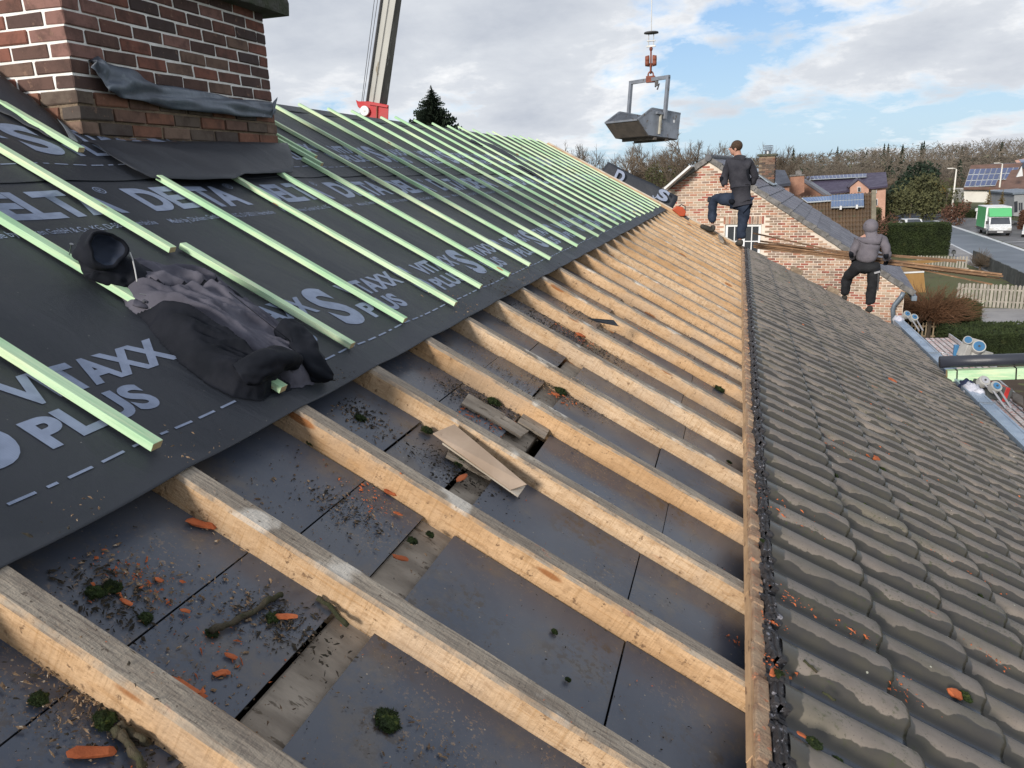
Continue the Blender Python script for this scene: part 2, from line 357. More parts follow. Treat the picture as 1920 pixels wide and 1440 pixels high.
# the broken spot beside the loose plank: short offcuts over the hole
for (px, w, l, r) in (((905, 770), .10, .16, .1), ((955, 800), .09, .13, -.1), ((1000, 800), .10, .12, .05), ((880, 870), .08, .16, .2)):
    s, y = roofc(px, -.07)
    inst('board_offcut', MB().box(-l/2, l/2, -w/2, w/2, -.004, .006).mesh('board_offcut', M['oldwood']), house, (s, y, -.066), (random.uniform(-.05, .05), random.uniform(-.05, .05), r))
# old laths that carry the tiles, and the exposed one along the torn edge
for k in range(9):
    s = .095 if k == 0 else .11+.345*k
    mb = MB(); n = 60
    for i in range(n):
        a = Y0+(YV-.06-Y0)*i/n; b = Y0+(YV-.06-Y0)*(i+1)/n; j = random.uniform(-.002, .002) if k == 0 else 0
        mb.box(s-.02+j, s+.02+j, a, b, .001, .027)
    mb.build('tile_lath', M['lath'], house)
# ------------------------------------------------------------------ tiles
TW, TG = .1972, .3435
def tile_mesh(name='roof_tile', seed=0, L=.372):
    prof = [(0, .010), (.022, .001), (.05, .000), (.068, .004), (.080, .016), (.090, .029), (.101, .036), (.120, .040), (.150, .041), (.170, .038), (.184, .028), (.194, .014), (.2015, .012)]
    ss = [(0, 0), (.03, .001), (L*.5, .012), (L-.055, .0225), (L-.022, .0235), (L-.006, .0215), (L, .0155)]
    mb = MB(); mb.uv = []; k = len(prof)
    for si, (x, lift) in enumerate(ss):
        for (y, z) in prof:
            sq = 1.0
            if si >= 5: sq = .93 if si == 5 else .80
            yy = y + (.006*(si-4) if (.06 < y < .1 and si > 4) else 0) - (.006*(si-4) if (y > .16 and y < .2 and si > 4) else 0)
            xx = x - (.012 if (z < .01 and si == 6) else 0)
            mb.v.append((xx, yy, z*sq+lift+.026)); mb.uv.append((y/TW, (x-(L-TG))/TG))
    for i in range(len(ss)-1):
        for q in range(k-1):
            mb.f.append((i*k+q, (i+1)*k+q, (i+1)*k+q+1, i*k+q+1)); mb.m.append(0)
    b = len(mb.v)                                  # thick nose
    for q in range(k):
        v = mb.v[(len(ss)-1)*k+q]; mb.v.append((v[0]-.004, v[1], max(v[2]-.020, .020+prof[q][1]*.7))); mb.uv.append((prof[q][0]/TW*.3, .9))
    for q in range(k-1):
        mb.f.append(((len(ss)-1)*k+q, b+q, b+q+1, (len(ss)-1)*k+q+1)); mb.m.append(0)
    b = len(mb.v)                                  # near flank
    for i, (x, lift) in enumerate(ss): mb.v.append((x, 0, lift+.016)); mb.uv.append((0, .5))
    for i in range(len(ss)-1): mb.f.append((i*k, b+i, b+i+1, (i+1)*k)); mb.m.append(0)
    return mb
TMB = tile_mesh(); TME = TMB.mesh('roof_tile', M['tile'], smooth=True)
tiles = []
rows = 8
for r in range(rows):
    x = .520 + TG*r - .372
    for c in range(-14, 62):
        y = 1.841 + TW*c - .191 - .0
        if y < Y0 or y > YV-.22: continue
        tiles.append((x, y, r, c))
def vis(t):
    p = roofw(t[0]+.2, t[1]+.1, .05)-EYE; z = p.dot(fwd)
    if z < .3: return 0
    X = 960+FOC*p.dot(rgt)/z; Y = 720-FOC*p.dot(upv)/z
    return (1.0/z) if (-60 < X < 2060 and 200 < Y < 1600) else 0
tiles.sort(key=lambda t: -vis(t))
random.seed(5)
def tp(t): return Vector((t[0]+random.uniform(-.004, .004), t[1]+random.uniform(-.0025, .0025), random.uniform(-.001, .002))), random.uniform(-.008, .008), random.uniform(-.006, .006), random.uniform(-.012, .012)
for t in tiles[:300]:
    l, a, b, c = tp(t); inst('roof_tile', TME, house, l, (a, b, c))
mb = MB(); mb.uv = []
for t in tiles[300:]:
    l, a, b, c = tp(t); mt = Matrix.Translation(l) @ Euler((a, b, c)).to_matrix().to_4x4()
    mb.add([mt @ Vector(v) for v in TMB.v], TMB.f); mb.uv += TMB.uv
tag(mb.build('far_roof_tiles', M['tile'], house, smooth=True), kind='stuff')
# ragged dark heads of the first course, laid bare along the torn edge
random.seed(9)
mb = MB()
for c in range(-14, 62):
    y = 1.841+TW*c-.191
    if y < Y0 or y > YV-.25: continue
    for (ya, yb, sa, sb, z) in ((.0, .07, .112, .160, .040), (.07, .185, .120, .163, .060), (.185, .2, .116, .158, .048)):
        n = 5
        for q in range(n):
            y1 = y+ya+(yb-ya)*q/n; y2 = y+ya+(yb-ya)*(q+1)/n; zz = z+random.uniform(-.006, .006)
            mb.box(sa+random.uniform(-.008, .007), sb, y1, y2+.001, .018, zz)
            mb.box(sa+.012, sa+.018+random.uniform(0, .006), y1, y2, .02, zz+.007)
tag(mb.build('tile_head_rim', M['broken'], house), kind='stuff')
# splintered mortar and lath edge left of it
mb = MB(); y = Y0
while y < YV-.1:
    l = random.uniform(.03, .12); a = random.uniform(.074, .086)
    mb.box(a, .118, y, y+l, .012, random.uniform(.030, .046)); y += l*.96
tag(mb.build('splintered_lath_edge', pm('splintered_edge', (.42, .30, .20), (.28, .17, .11), 18, .85, .9, .01, (.52, .23, .13), .60), house, bevel=.004), kind='stuff')
# ------------------------------------------------------------------ membrane
def sag(s, y, edge):
    ph = (y-(R0-.033))/RP; g = abs(math.sin(math.pi*ph))
    k = max(0, 1-(edge-s)/.30)
    return -.006*g - k*.005*g*(.6+.6*noise.noise(Vector((y*2.1, s*2, 3)))) + .0022*noise.noise(Vector((y*5, s*3, 1))) + .0016*noise.noise(Vector((y*1.4+s*6, s*2, 7)))
def sheet(s0, s1, z, name, y0=Y0, y1=YV+.02):
    mb = MB(); ny = int((y1-y0)/.055); ns = 26
    for i in range(ny+1):
        y = y0+(y1-y0)*i/ny
        for j in range(ns+1):
            q = j/ns; s = s0+(s1-s0)*(1-(1-q)**1.6)
            if j == ns: s += .004*noise.noise(Vector((y*1.7, 0, z*50)))
            mb.v.append((s, y, z+sag(s, y, s1)))
    for i in range(ny):
        for j in range(ns):
            a = i*(ns+1)+j; mb.f.append((a, a+1, a+ns+2, a+ns+1)); mb.m.append(0)
    o = mb.build(name, M['membrane'], house, smooth=True)
    so_ = o.modifiers.new('solid', 'SOLIDIFY'); so_.thickness = .0012; so_.offset = -1
    return o
low = sheet(-2.80, SM, .006, 'membrane_sheet'); up = sheet(SR+.0, -2.68, .0125, 'membrane_sheet')
# printing: flat letters
def text_mesh(txt, height, off=.0, width=None, sp=1.0):
    cu = bpy.data.curves.new('t', 'FONT'); cu.body = txt; cu.size = 1; cu.offset = off; cu.space_character = sp; cu.resolution_u = 6
    o = bpy.data.objects.new('t', cu); C.objects.link(o); dg = bpy.context.evaluated_depsgraph_get()
    me = bpy.data.meshes.new_from_object(o.evaluated_get(dg)); bpy.data.objects.remove(o)
    xs = [v.co.x for v in me.vertices]; ys = [v.co.y for v in me.vertices]
    x0, x1, y0, y1 = min(xs), max(xs), min(ys), max(ys)
    ky = height/(y1-y0); kx = (width/(x1-x0)) if width else ky
    for v in me.vertices:                          # reading direction +Y, tops towards the ridge
        X = (v.co.x-x0)*kx; Y = (v.co.y-y0)*ky; v.co = (-Y, X, 0)
    me.materials.clear(); me.materials.append(M['print']); me.name = 'printed_word'
    return me
W_V = text_mesh('VITAXX', .108, .042, .50, 1.03); W_P = text_mesh('PLUS', .102, .042, .335, 1.03); W_S = text_mesh('S', .262, .040, .155)
W_D = text_mesh('DELTA', .185, .040, .635, .96); W_R = text_mesh('\u00ae', .05, .004); W_M = text_mesh('Made by D\u00f6rken GmbH & Co. KG, D-58311 Herdecke', .044, .006, .70)
zl = .0045
def put(me, s, y, par, z, e):
    # follow the sheet: drape each word on the sagging membrane
    m2 = me.copy()
    bm = bmesh.new(); bm.from_mesh(m2)
    bmesh.ops.triangulate(bm, faces=bm.faces); long_ = [ed for ed in bm.edges if ed.calc_length() > .06]
    bmesh.ops.subdivide_edges(bm, edges=long_, cuts=1); bm.to_mesh(m2); bm.free()
    for v in m2.vertices: v.co.z = z + sag(s+v.co.x, y+v.co.y, e) + .0016
    return inst('printed_word', m2, par, (s, y, 0))
for n in range(-2, 16):
    y = 1.24+.765*n
    if y < YV-.7:
        put(W_V, -1.664, y, low, .006, SM); put(W_P, -1.534, y-.05, low, .006, SM); put(W_S, -1.538, y+.525, low, .006, SM)
        put(W_V, -3.010, y+.66, up, .0125, -2.68); put(W_P, -2.882, y+.61, up, .0125, -2.68); put(W_S, -2.888, y+1.19-.765, up, .0125, -2.68)
    y = 2.534+.776*(n-2)
    if y < YV-.8:
        put(W_D, -2.436, y, low, .006, SM); put(W_R, -2.585, y+.645, low, .006, SM); put(W_M, -2.332, y-.02, low, .006, SM)
for par, s, z, e in ((low, -1.452, .006, SM), (up, -2.805, .0125, -2.68)):
    mb = MB(); y = Y0+.1; k = 0
    while y < YV-.2:
        l = .062 if k % 4 else .026
        vs = [(s-.0035, y), (s+.0035, y), (s+.0035, y+l), (s-.0035, y+l)]
        mb.add([(a, b, z+sag(a, b, e)+.0018) for a, b in vs], [(0, 1, 2, 3)]); y += l+.026; k += 1
    tag(mb.build('dashed_line', M['print'], par), kind='stuff')
# ridge
tag(MB().box(SR-.09, SR+.02, 4.45, YV, -.06, .012).build('ridge_board', M['membrane'], house), None)
# ------------------------------------------------------------------ counter battens
def batten(s0, s1, y, w=.032, h=.021, dy=0, tilt=0):
    mb = MB(); n = max(3, int((s1-s0)/.35)); sd = random.random()*50; L = s1-s0
    for i in range(n+1):
        x = L*i/n; a = .004*noise.noise(Vector((x*.9, sd, 0)))+dy*x
        for (yy, zz) in ((-w/2, 0), (w/2, 0), (w/2, h), (-w/2, h)): mb.v.append((x, yy+a, zz))
    for i in range(n):
        for q in range(4): mb.f.append((i*4+q, i*4+(q+1) % 4, i*4+4+(q+1) % 4, i*4+4+q)); mb.m.append(0)
    mb.f += [(0, 1, 2, 3), (n*4+3, n*4+2, n*4+1, n*4)]; mb.m += [0, 0]
    o = mb.build('counter_batten', M['batten'], house, bevel=.0015, fixn=True); o.location = (s0, y, .0145+tilt); return o
random.seed(31)
for i, yr in enumerate(ry):
    y = yr
    if y < .3: batten(-3.0, -1.43, y); continue
    k = round((y+.033-R0)/RP)
    e = -1.43+random.uniform(-.02, .02)
    if k == 0: batten(-3.6, e, y+.0)
    elif k == 1: batten(-3.65, -1.41, y-.02)
    elif k == 2: batten(-3.65, -1.40, 1.845)
    elif k == 3:
        batten(-3.3, -2.14, 2.262); batten(-2.16, -1.44, 2.335)
    elif k == 4: batten(-2.665, e, 2.80)
    elif k == 5: batten(-2.665, e, 3.305)
    elif k == 6: batten(-2.70, e, 3.76)
    elif k == 7: batten(-2.87, e, 4.27)
    else:
        top = SR-.14+random.uniform(-.04, .05)
        batten(top, e, y+random.uniform(-.012, .02), dy=random.uniform(-.002, .002))
batten(-3.72, -2.90, 2.63)
batten(-3.85, -2.90, 4.47, dy=0); batten(-3.2, -2.80, 4.38)
# ------------------------------------------------------------------ chimney
def m_brick(name, cols, rough=.85, sc=30, world=False):
    t = NT(name); r = t.rnd(); p = t.shift(t.co(), 90)
    rp = t.N.new('ShaderNodeValToRGB'); t.L.new(r, rp.inputs[0]); rp.color_ramp.interpolation = 'CONSTANT'
    el = rp.color_ramp.elements
    for i, c in enumerate(cols):
        e = el[i] if i < 2 else el.new(i/len(cols)); e.position = i/len(cols); e.color = c+(1,)
    n = t.noise(p, sc*.5, 5, .65); col = t.mix(t.mul(t.step(n, .4, .7), .6), rp.outputs[0], (.055, .035, .03))
    col = t.mix(t.mul(t.step(t.noise(p, sc*.8, 4, .7), .6, .72), .5), col, (.32, .20, .14))
    return t.done(col, rough, t.bump(t.noise(p, sc*2.5, 5, .7), .5, .004), spec=.25)
M['brick_dark'] = m_brick('dark_mixed_brick', [(.15, .075, .06), (.095, .06, .054), (.215, .09, .066), (.12, .07, .058), (.17, .11, .085), (.072, .052, .05), (.24, .13, .11)])
M['brick_old'] = m_brick('grimy_plinth_brick', [(.17, .10, .075), (.085, .07, .062), (.22, .105, .07), (.13, .10, .08), (.21, .14, .105), (.10, .08, .07)])
M['mortar'] = pm('pale_mortar', (.80, .79, .77), (.66, .64, .61), 14, .9, .6, .006)
M['mortar_old'] = pm('crumbling_sandy_mortar', (.30, .23, .16), (.19, .14, .10), 20, .95, .9, .01)
M['lead'] = pm('oxidised_lead', (.13, .16, .205), (.075, .09, .118), 5, .48, .35, .01, (.17, .20, .24), .62, spec=.6)
M['mosscap'] = pm('mossy_concrete', (.055, .065, .035), (.10, .10, .085), 9, .95, 1.0, .02)
CX, CY0, CY1, CW = -2.697, 2.82, 4.305, .62
chim = thing('brick_chimney', 'broad dark brick chimney with pale mortar rising from the membrane at left', 'chimney', (CX-CW/2, (CY0+CY1)/2, CZ+.1))
chim.matrix_world = Matrix.Translation((CX-CW/2, (CY0+CY1)/2, CZ+.1)); CI = chim.matrix_world.inverted()
def brick_mesh(l, w, h, seed, jit=.0025, mat=None, seg=3):
    random.seed(seed); bm = bmesh.new(); bmesh.ops.create_cube(bm, size=1)
    bmesh.ops.scale(bm, vec=(l, w, h), verts=bm.verts)
    bmesh.ops.bevel(bm, geom=bm.edges, offset=.0035, segments=1, affect='EDGES')
    for v in bm.verts: v.co += Vector((random.uniform(-jit, jit), random.uniform(-jit, jit), random.uniform(-jit, jit)))
    me = bpy.data.meshes.new('brick'); bm.to_mesh(me); bm.free(); me.materials.append(mat); return me
BV = {}
def brick(l, mat, par, loc, ang, w=.095, h=.0515):
    key = (round(l, 2), mat, random.randint(0, 2))
    st = random.getstate()
    if key not in BV: BV[key] = brick_mesh(l, w, h, len(BV), mat=M[mat])
    random.setstate(st)
    return inst('brick', BV[key], par, loc, (random.uniform(-.006, .006), random.uniform(-.006, .006), ang+random.uniform(-.006, .006)))
CH = .0623; zb = CZ+.045; random.seed(3)
for k in range(15):
    z = zb+CH*k+CH/2; plinth = z < CZ+.40; out = .012 if plinth else 0
    mat = 'brick_old' if plinth else 'brick_dark'
    fx = CX+out-.0475; fy = CY0-out+.0475; off = 0 if k % 2 == 0 else .1
    y = CY0-out + (0 if k % 2 == 0 else .107)
    # long face
    while y < CY1+out-.02:
        l = min(.188, CY1+out-y)
        if l > .04: brick(l, mat, chim, CI @ Vector((fx+random.uniform(-.002, .003)*(3 if plinth else 1), y+l/2, z)), math.pi/2)
        y += l+.0125
    x = CX+out - (0 if k % 2 == 1 else .107)
    while x > CX-CW:
        l = min(.188, x-(CX-CW))
        if l > .04: brick(l, mat, chim, CI @ Vector((x-l/2, fy+random.uniform(-.003, .002), z)), 0)
        x -= l+.0125
zt = CZ+.40
MB().box(CX-CW+.03, CX-.004, CY0+.004, CY1-.004, zt-.02, CZ+.97, M=CI).build('mortar_core', M['mortar'], chim)
MB().box(CX-CW+.04, CX+.003, CY0-.003, CY1+.003, CZ-.5, zt-.012, M=CI).build('old_mortar_core', M['mortar_old'], chim)
mb = MB(); x0, x1, y0, y1 = CX-CW-.1, CX+.105, CY0-.11, CY1+.12; n = 26
for (z, e) in ((.965, 0), (.975, .006), (1.03, .0), (1.06, -.02)):
    for q in range(4*n):
        s_, u = divmod(q, n); u /= n
        px = [(x0+(x1-x0)*u, y0), (x1, y0+(y1-y0)*u), (x1-(x1-x0)*u, y1), (x0, y1-(y1-y0)*u)][s_]
        j = .012*noise.noise(Vector((px[0]*14, px[1]*14, z*30))); mb.v.append(tuple(CI @ Vector((px[0]+j, px[1]+j, CZ+z+j*.7))))
for r in range(3):
    for q in range(4*n): mb.f.append((r*4*n+q, r*4*n+(q+1) % (4*n), (r+1)*4*n+(q+1) % (4*n), (r+1)*4*n+q)); mb.m.append(0)
mb.f += [tuple(range(4*n-1, -1, -1)), tuple(3*4*n+q for q in range(4*n))]; mb.m += [0, 0]
mb.build('mossy_cap_slab', M['mosscap'], chim)
def patch(name, top, bot, mat, par, inv=None, nu=26, nv=7, bulge=.02, wr=.006, seed=0, thick=.002, nrm=Vector((1, 0, .3))):
    mb = MB()
    def ev(P, t):
        f = t*(len(P)-1); i = min(int(f), len(P)-2); return P[i].lerp(P[i+1], f-i)
    for i in range(nu+1):
        for j in range(nv+1):
            t = i/nu; q = j/nv; p = ev(top, t).lerp(ev(bot, t), q)
            p = p + nrm*(bulge*math.sin(math.pi*q) + wr*noise.noise(Vector((t*9+seed, q*3, seed*2.3))))
            mb.v.append(tuple(inv @ p if inv else p))
    for i in range(nu):
        for j in range(nv):
            a = i*(nv+1)+j; mb.f.append((a, a+1, a+nv+2, a+nv+1)); mb.m.append(0)
    o = mb.build(name, mat, par, smooth=True); s_ = o.modifiers.new('solid', 'SOLIDIFY'); s_.thickness = thick; s_.offset = 0
    return o
# torn lead apron curling off the brickwork
T = [at_x(p, CX+.012) for p in ((170, 112), (182, 106), (205, 117), (250, 135), (300, 160), (370, 171), (440, 184), (512, 191))]
B = [at_x(p, CX+.045) for p in ((173, 125), (190, 150), (200, 172), (236, 184), (300, 197), (370, 209), (440, 217), (512, 221))]
patch('lead_apron', T, B, M['lead'], chim, CI, 70, 12, .020, .034, 4, .003)
T = [at_x(p, CX+.05) for p in ((512, 191), (520, 182))]; B = [at_x(p, CX+.06) for p in ((510, 222), (516, 203))]
patch('lead_corner_tab', T, B, M['lead'], chim, CI, 4, 4, .0, .006, 5, .003)
HI = RM.inverted()
T = [at_x(p, CX+.05)+Vector((0, 0, .012)) for p in ((165, 268), (205, 269), (300, 270), (420, 271), (540, 272))]
B = [roofw(*(roofc(p, h)+(h,))) for p, h in (((205, 292), .03), ((250, 318), .035), ((292, 333), .035), ((360, 335), .045), ((436, 336), .045), ((460, 325), .05), ((505, 325), .035), ((548, 323), .035))]
patch('membrane_flap', T, B, M['membrane'], house, HI, 40, 10, .012, .014, 8)
T = [at_y(p, CY0-.045) for p in ((-40, 112), (0, 141), (60, 185), (110, 228), (150, 262))]
B = [roofw(*(roofc(p, .015)+(.015,))) for p in ((-60, 190), (-10, 203), (45, 232), (95, 258), (152, 272))]
patch('upturned_membrane', T, B, M['membrane'], house, HI, 24, 6, .006, .01, 2)
M['tape'] = pm('grey_tape', (.16, .18, .20), (.12, .135, .15), 8, .5, .1)
T = [at_y(p, CY0-.07) for p in ((107, 222), (120, 232))]; B = [roofw(*(roofc(p, .03)+(.03,))) for p in ((130, 260), (148, 268))]
patch('flashing_tape', T, B, M['tape'], house, HI, 6, 6, .006, .004, 3)
# strip of membrane standing proud near the ridge, and the loose end over the verge
pts = [((887, 257), .03), ((925, 272), .05), ((960, 290), .06), ((985, 308), .05), ((1025, 330), .03)]
T = [roofw(*(roofc(p, h)+(h,))) for p, h in pts]
B = [roofw(*(roofc((p[0]-6, p[1]+7), .016)+(.016,))) for p, h in pts]
patch('loose_membrane_edge', T, B, M['membrane'], house, HI, 24, 3, .004, .012, 11)
YE = 14.05
T = [at_y(p, YE) for p in ((1140, 303), (1185, 327), (1230, 347), (1271, 368))]; B = [at_y(p, YE-.15) for p in ((1118, 330), (1160, 352), (1205, 380), (1254, 402))]
endsheet = patch('hanging_membrane_end', T, B, M['membrane'], house, HI, 16, 6, .03, .02, 6)
def put_flat(me, a, b, c, par, name='printed_word'):   # letters placed on a quad: a origin, b along reading, c along up
    a, b, c = Vector(a), Vector(b), Vector(c); m2 = me.copy(); xs = [v.co.y for v in me.vertices]; ys = [-v.co.x for v in me.vertices]
    w = max(xs); h = max(ys); inv = par.matrix_world.inverted()
    for v in m2.vertices: v.co = a + (b-a)*(v.co.y/w) + (c-a)*(-v.co.x/h)
    m2.materials.clear(); m2.materials.append(M['print']); o = bpy.data.objects.new(name, m2); C.objects.link(o); o.parent = par; o.matrix_parent_inverse = Matrix.Identity(4)
    m2.transform(HI) if par is endsheet else m2.transform(inv); return o
W_DD = text_mesh('DELTA', .185, .040, .635, .96)
cu = text_mesh('D', .2, .04, .16); o = put_flat(cu, at_y((1149, 337), YE-.17), at_y((1166, 344), YE-.17), at_y((1158, 317), YE-.13), endsheet)
o = put_flat(text_mesh('S', .2, .04, .16), at_y((1229, 371), YE-.20), at_y((1249, 380), YE-.20), at_y((1238, 352), YE-.16), endsheet)
o = put_flat(text_mesh('X', .2, .03, .16), at_y((1219, 375), YE-.20), at_y((1228, 379), YE-.20), at_y((1223, 366), YE-.18), endsheet)
# ------------------------------------------------------------------ jacket thrown over the battens
M['cloth_black'] = pm('black_work_cloth', (.0065, .008, .014), (.004, .0055, .0095), 8, .85, .35, .003, spec=.25)
M['cloth_navy'] = pm('navy_lining', (.012, .020, .040), (.008, .012, .026), 6, .75, .3, .003)
M['cloth_grey'] = pm('grey_work_cloth', (.105, .102, .128), (.070, .068, .088), 7, .85, .4, .003, spec=.25)
M['cloth_edge'] = pm('pale_reflective_piping', (.55, .55, .55), rough=.4, bump=0)
M['metal'] = pm('steel', (.35, .36, .38), rough=.35, bump=.05, metal=1)
jk = thing('work_jacket', 'crumpled black and grey work jacket thrown across the green battens', 'jacket', roofw(-1.9, 2.05, .03))
JI = jk.matrix_basis.inverted()
jk.rotation_euler = (0, 0, 0); JI = Matrix.Translation(-roofw(-1.9, 2.05, .03))
def cloth(name, spine, mat, folds=6, fa=.18, na=.02, seed=0, n=44, m=36, flat=.75, capin=True, fold_tw=1.0, amp2=.0):
    # spine: (px, py, height, half width, half height)
    P = []
    for (x, y, h, a, b) in spine:
        s_, y_ = roofc((x, y), h); P.append((Vector((s_, y_, h)), a, b))
    mb = MB(); rings = []
    def ev(t):
        f = t*(len(P)-1); i = min(int(f), len(P)-2); u = f-i; u2 = u*u*(3-2*u)
        def cr(k):
            p0, p1, p2, p3 = [P[max(0, min(len(P)-1, i+d))][k] for d in (-1, 0, 1, 2)]
            return .5*((2*p1)+(p2-p0)*u+(2*p0-5*p1+4*p2-p3)*u*u+(3*p1-p0-3*p2+p3)*u**3)
        return cr(0), cr(1), cr(2)
    for i in range(n+1):
        t = i/n; c, a, b = ev(t); c2, _, _ = ev(min(t+.02, 1)); c1, _, _ = ev(max(t-.02, 0)); tg = (c2-c1).normalized()
        up = Vector((0, 0, 1)); sx = tg.cross(up).normalized(); sy = sx.cross(tg)
        for k in range(m):
            an = 2*math.pi*k/m; rg = 1-abs(noise.noise(Vector((t*5+seed, an*1.3+t*4, seed*2)))*2.4); rg2 = 1-abs(noise.noise(Vector((t*13+seed, an*2.6-t*6, seed*5)))*2.4)
            f = 1 + fa*math.sin(folds*an + seed + t*5*fold_tw + 2*noise.noise(Vector((t*4, an, seed))))*.5 + (.10*(rg-.5) + .04*(rg2-.5) if mat == 'cloth_black' else .16*(rg-.5) + .08*(rg2-.5))
            q = c + sx*math.cos(an)*a*f + sy*math.sin(an)*b*f
            nn = noise.noise_vector(q*14+Vector((seed*3, 0, 0)))*na*.6 + noise.noise_vector(q*40)*na*.15
            q = q+nn; q.z = max(q.z, .003)
            mb.v.append(tuple(JI @ (RM @ q)))
    for i in range(n):
        for k in range(m): mb.f.append((i*m+k, i*m+(k+1) % m, (i+1)*m+(k+1) % m, (i+1)*m+k)); mb.m.append(0)
    if capin:                                        # ends turned inwards like an opening
        for e, i0 in ((0, 0), (1, n)):
            c = Vector((0, 0, 0))
            for k in range(m): c += Vector(mb.v[i0*m+k])/m
            dr = (Vector(mb.v[(i0+(3 if e == 0 else -3))*m])-Vector(mb.v[i0*m])); b0 = len(mb.v)
            for k in range(m): v = Vector(mb.v[i0*m+k]); mb.v.append(tuple(v.lerp(c, .22)+dr*.05))
            for k in range(m): v = Vector(mb.v[i0*m+k]); mb.v.append(tuple(v.lerp(c, .35)+dr*1.2))
            ce = len(mb.v); mb.v.append(tuple(c+dr*1.6))
            for k in range(m):
                k2 = (k+1) % m
                mb.f += [(i0*m+k, b0+k, b0+k2, i0*m+k2), (b0+k, b0+m+k, b0+m+k2, b0+k2), (b0+m+k, ce, b0+m+k2)]; mb.m += [0, 1, 1]
    o = mb.build(name, [M[mat], M['cloth_navy']], jk, smooth=True, fixn=True); o.modifiers.new('sub', 'SUBSURF').render_levels = 1; return o
def drape():
    # the spread part of the jacket: one sheet of cloth with long creases, grey back above, black front below
    OUT = [(228, 478), (262, 484), (300, 500), (350, 503), (400, 520), (440, 545), (482, 576), (530, 604), (565, 628), (592, 662), (598, 690), (566, 700), (528, 708), (490, 722), (448, 716), (404, 694), (352, 656), (308, 612), (278, 576), (244, 548), (226, 512)]
    VAL = [(236, 552), (306, 570), (374, 604), (424, 630), (484, 664), (545, 692)]
    GAP = [(252, 500), (310, 528), (352, 530), (410, 524), (455, 548)]
    O = [Vector(roofc(p, .05)) for p in OUT]; V = [Vector(roofc(p, .06)) for p in VAL]; Gp = [Vector(roofc(p, .09)) for p in GAP]
    def dseg(p, a, b): ab = b-a; t = max(0, min(1, (p-a).dot(ab)/ab.dot(ab))); return (p-a-ab*t).length, t
    def dpoly(p, L, closed): n = len(L); return min(dseg(p, L[i], L[(i+1) % n])[0] for i in range(n if closed else n-1))
    def inside(p):
        c = False; n = len(O)
        for i in range(n):
            a, b = O[i], O[(i+1) % n]
            if (a.y > p.y) != (b.y > p.y) and p.x < (b.x-a.x)*(p.y-a.y)/(b.y-a.y)+a.x: c = not c
        return c
    ax = (Vector(roofc((560, 665), .05))-Vector(roofc((245, 515), .05))).normalized(); px_ = Vector((-ax.y, ax.x)); o_ = Vector(roofc((245, 515), .05))
    def side(p):                                   # positive above the valley (ridge side and away)
        best = min(range(len(V)-1), key=lambda i: dseg(p, V[i], V[i+1])[0]); a, b = V[best], V[best+1]; return (b-a).x*(p-a).y-(b-a).y*(p-a).x
    x0, x1 = min(v.x for v in O)-.01, max(v.x for v in O)+.01; y0, y1 = min(v.y for v in O)-.01, max(v.y for v in O)+.01; st = .0045
    nx, ny = int((x1-x0)/st), int((y1-y0)/st); idx = {}; mb = MB(); info = {}
    for i in range(nx+1):
        for j in range(ny+1):
            p = Vector((x0+i*st, y0+j*st)); ins = inside(p); d = dpoly(p, O, True)*(1 if ins else -1)
            if d < -.012: continue
            t = (p-o_).dot(ax); w = (p-o_).dot(px_); dv = dpoly(p, V, False); sd = side(p); dg = dpoly(p, Gp, False)
            wp = noise.noise(Vector((t*3.5, w*4, 1)))*.05
            r1 = 1-abs(noise.noise(Vector((t*4.0, (w+wp)*17, 3.7)))*2.6); r2 = 1-abs(noise.noise(Vector((t*12, (w+wp)*38, 9.1)))*2.6); r3 = 1-abs(noise.noise(Vector((t*34+w*20, w*30-t*12, 5)))*2.4)
            e = 1-math.exp(-max(d, 0)/.022); base = (.066 if sd > 0 else .086)+.02*math.sin(t*9)
            k = 1.0 if sd > 0 else 1.0
            h = e*(base+k*(.021*(r1-.3)+.008*(r2-.3)+.0015*(r3-.3))) - e*.042*math.exp(-(dv/.014)**2) - e*.018*math.exp(-(dg/.009)**2)
            if t > .60*.9: h *= 1
            idx[(i, j)] = len(mb.v); info[(i, j)] = (sd, dv, dg, d, t); mb.v.append(tuple(JI @ roofw(p.x+.010*noise.noise(Vector((p.x*30, p.y*30, 0)))*(1 if d < .01 else .3), p.y, max(.004+max(h, 0), .004))))
    for (i, j) in list(idx):
        q = [(i, j), (i+1, j), (i+1, j+1), (i, j+1)]
        if all(c in idx for c in q) and info[(i, j)][3] > -.008:
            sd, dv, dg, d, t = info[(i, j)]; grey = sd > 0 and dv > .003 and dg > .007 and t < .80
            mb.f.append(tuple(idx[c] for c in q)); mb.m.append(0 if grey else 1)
    grey_sign = 0
    return mb.build('body', [M['cloth_grey'], M['cloth_black']], jk, smooth=True, fixn=False)
cloth('hood', [(203, 468, .135, .052, .050), (186, 470, .105, .056, .056), (184, 484, .072, .062, .058), (212, 500, .062, .068, .052), (245, 515, .05, .068, .045), (275, 530, .04, .055, .035)], 'cloth_black', 3, .22, .016, 1.3)
drape()
cloth('rolled_cuff', [(452, 706, .045, .036, .040), (480, 690, .075, .046, .036), (520, 672, .085, .044, .034), (548, 676, .06, .032, .028)], 'cloth_black', 3, .22, .012, 7.7, 34, 28)
cloth('hem', [(535, 620, .055, .055, .045), (568, 655, .05, .058, .045), (590, 688, .04, .045, .036), (618, 708, .02, .026, .016)], 'cloth_black', 5, .26, .016, 9.1, 40, 32)
cloth('collar_flap', [(250, 566, .032, .020, .008), (268, 570, .034, .022, .008), (286, 567, .034, .012, .006)], 'cloth_grey', 2, .1, .004, 6.3, 12, 16)
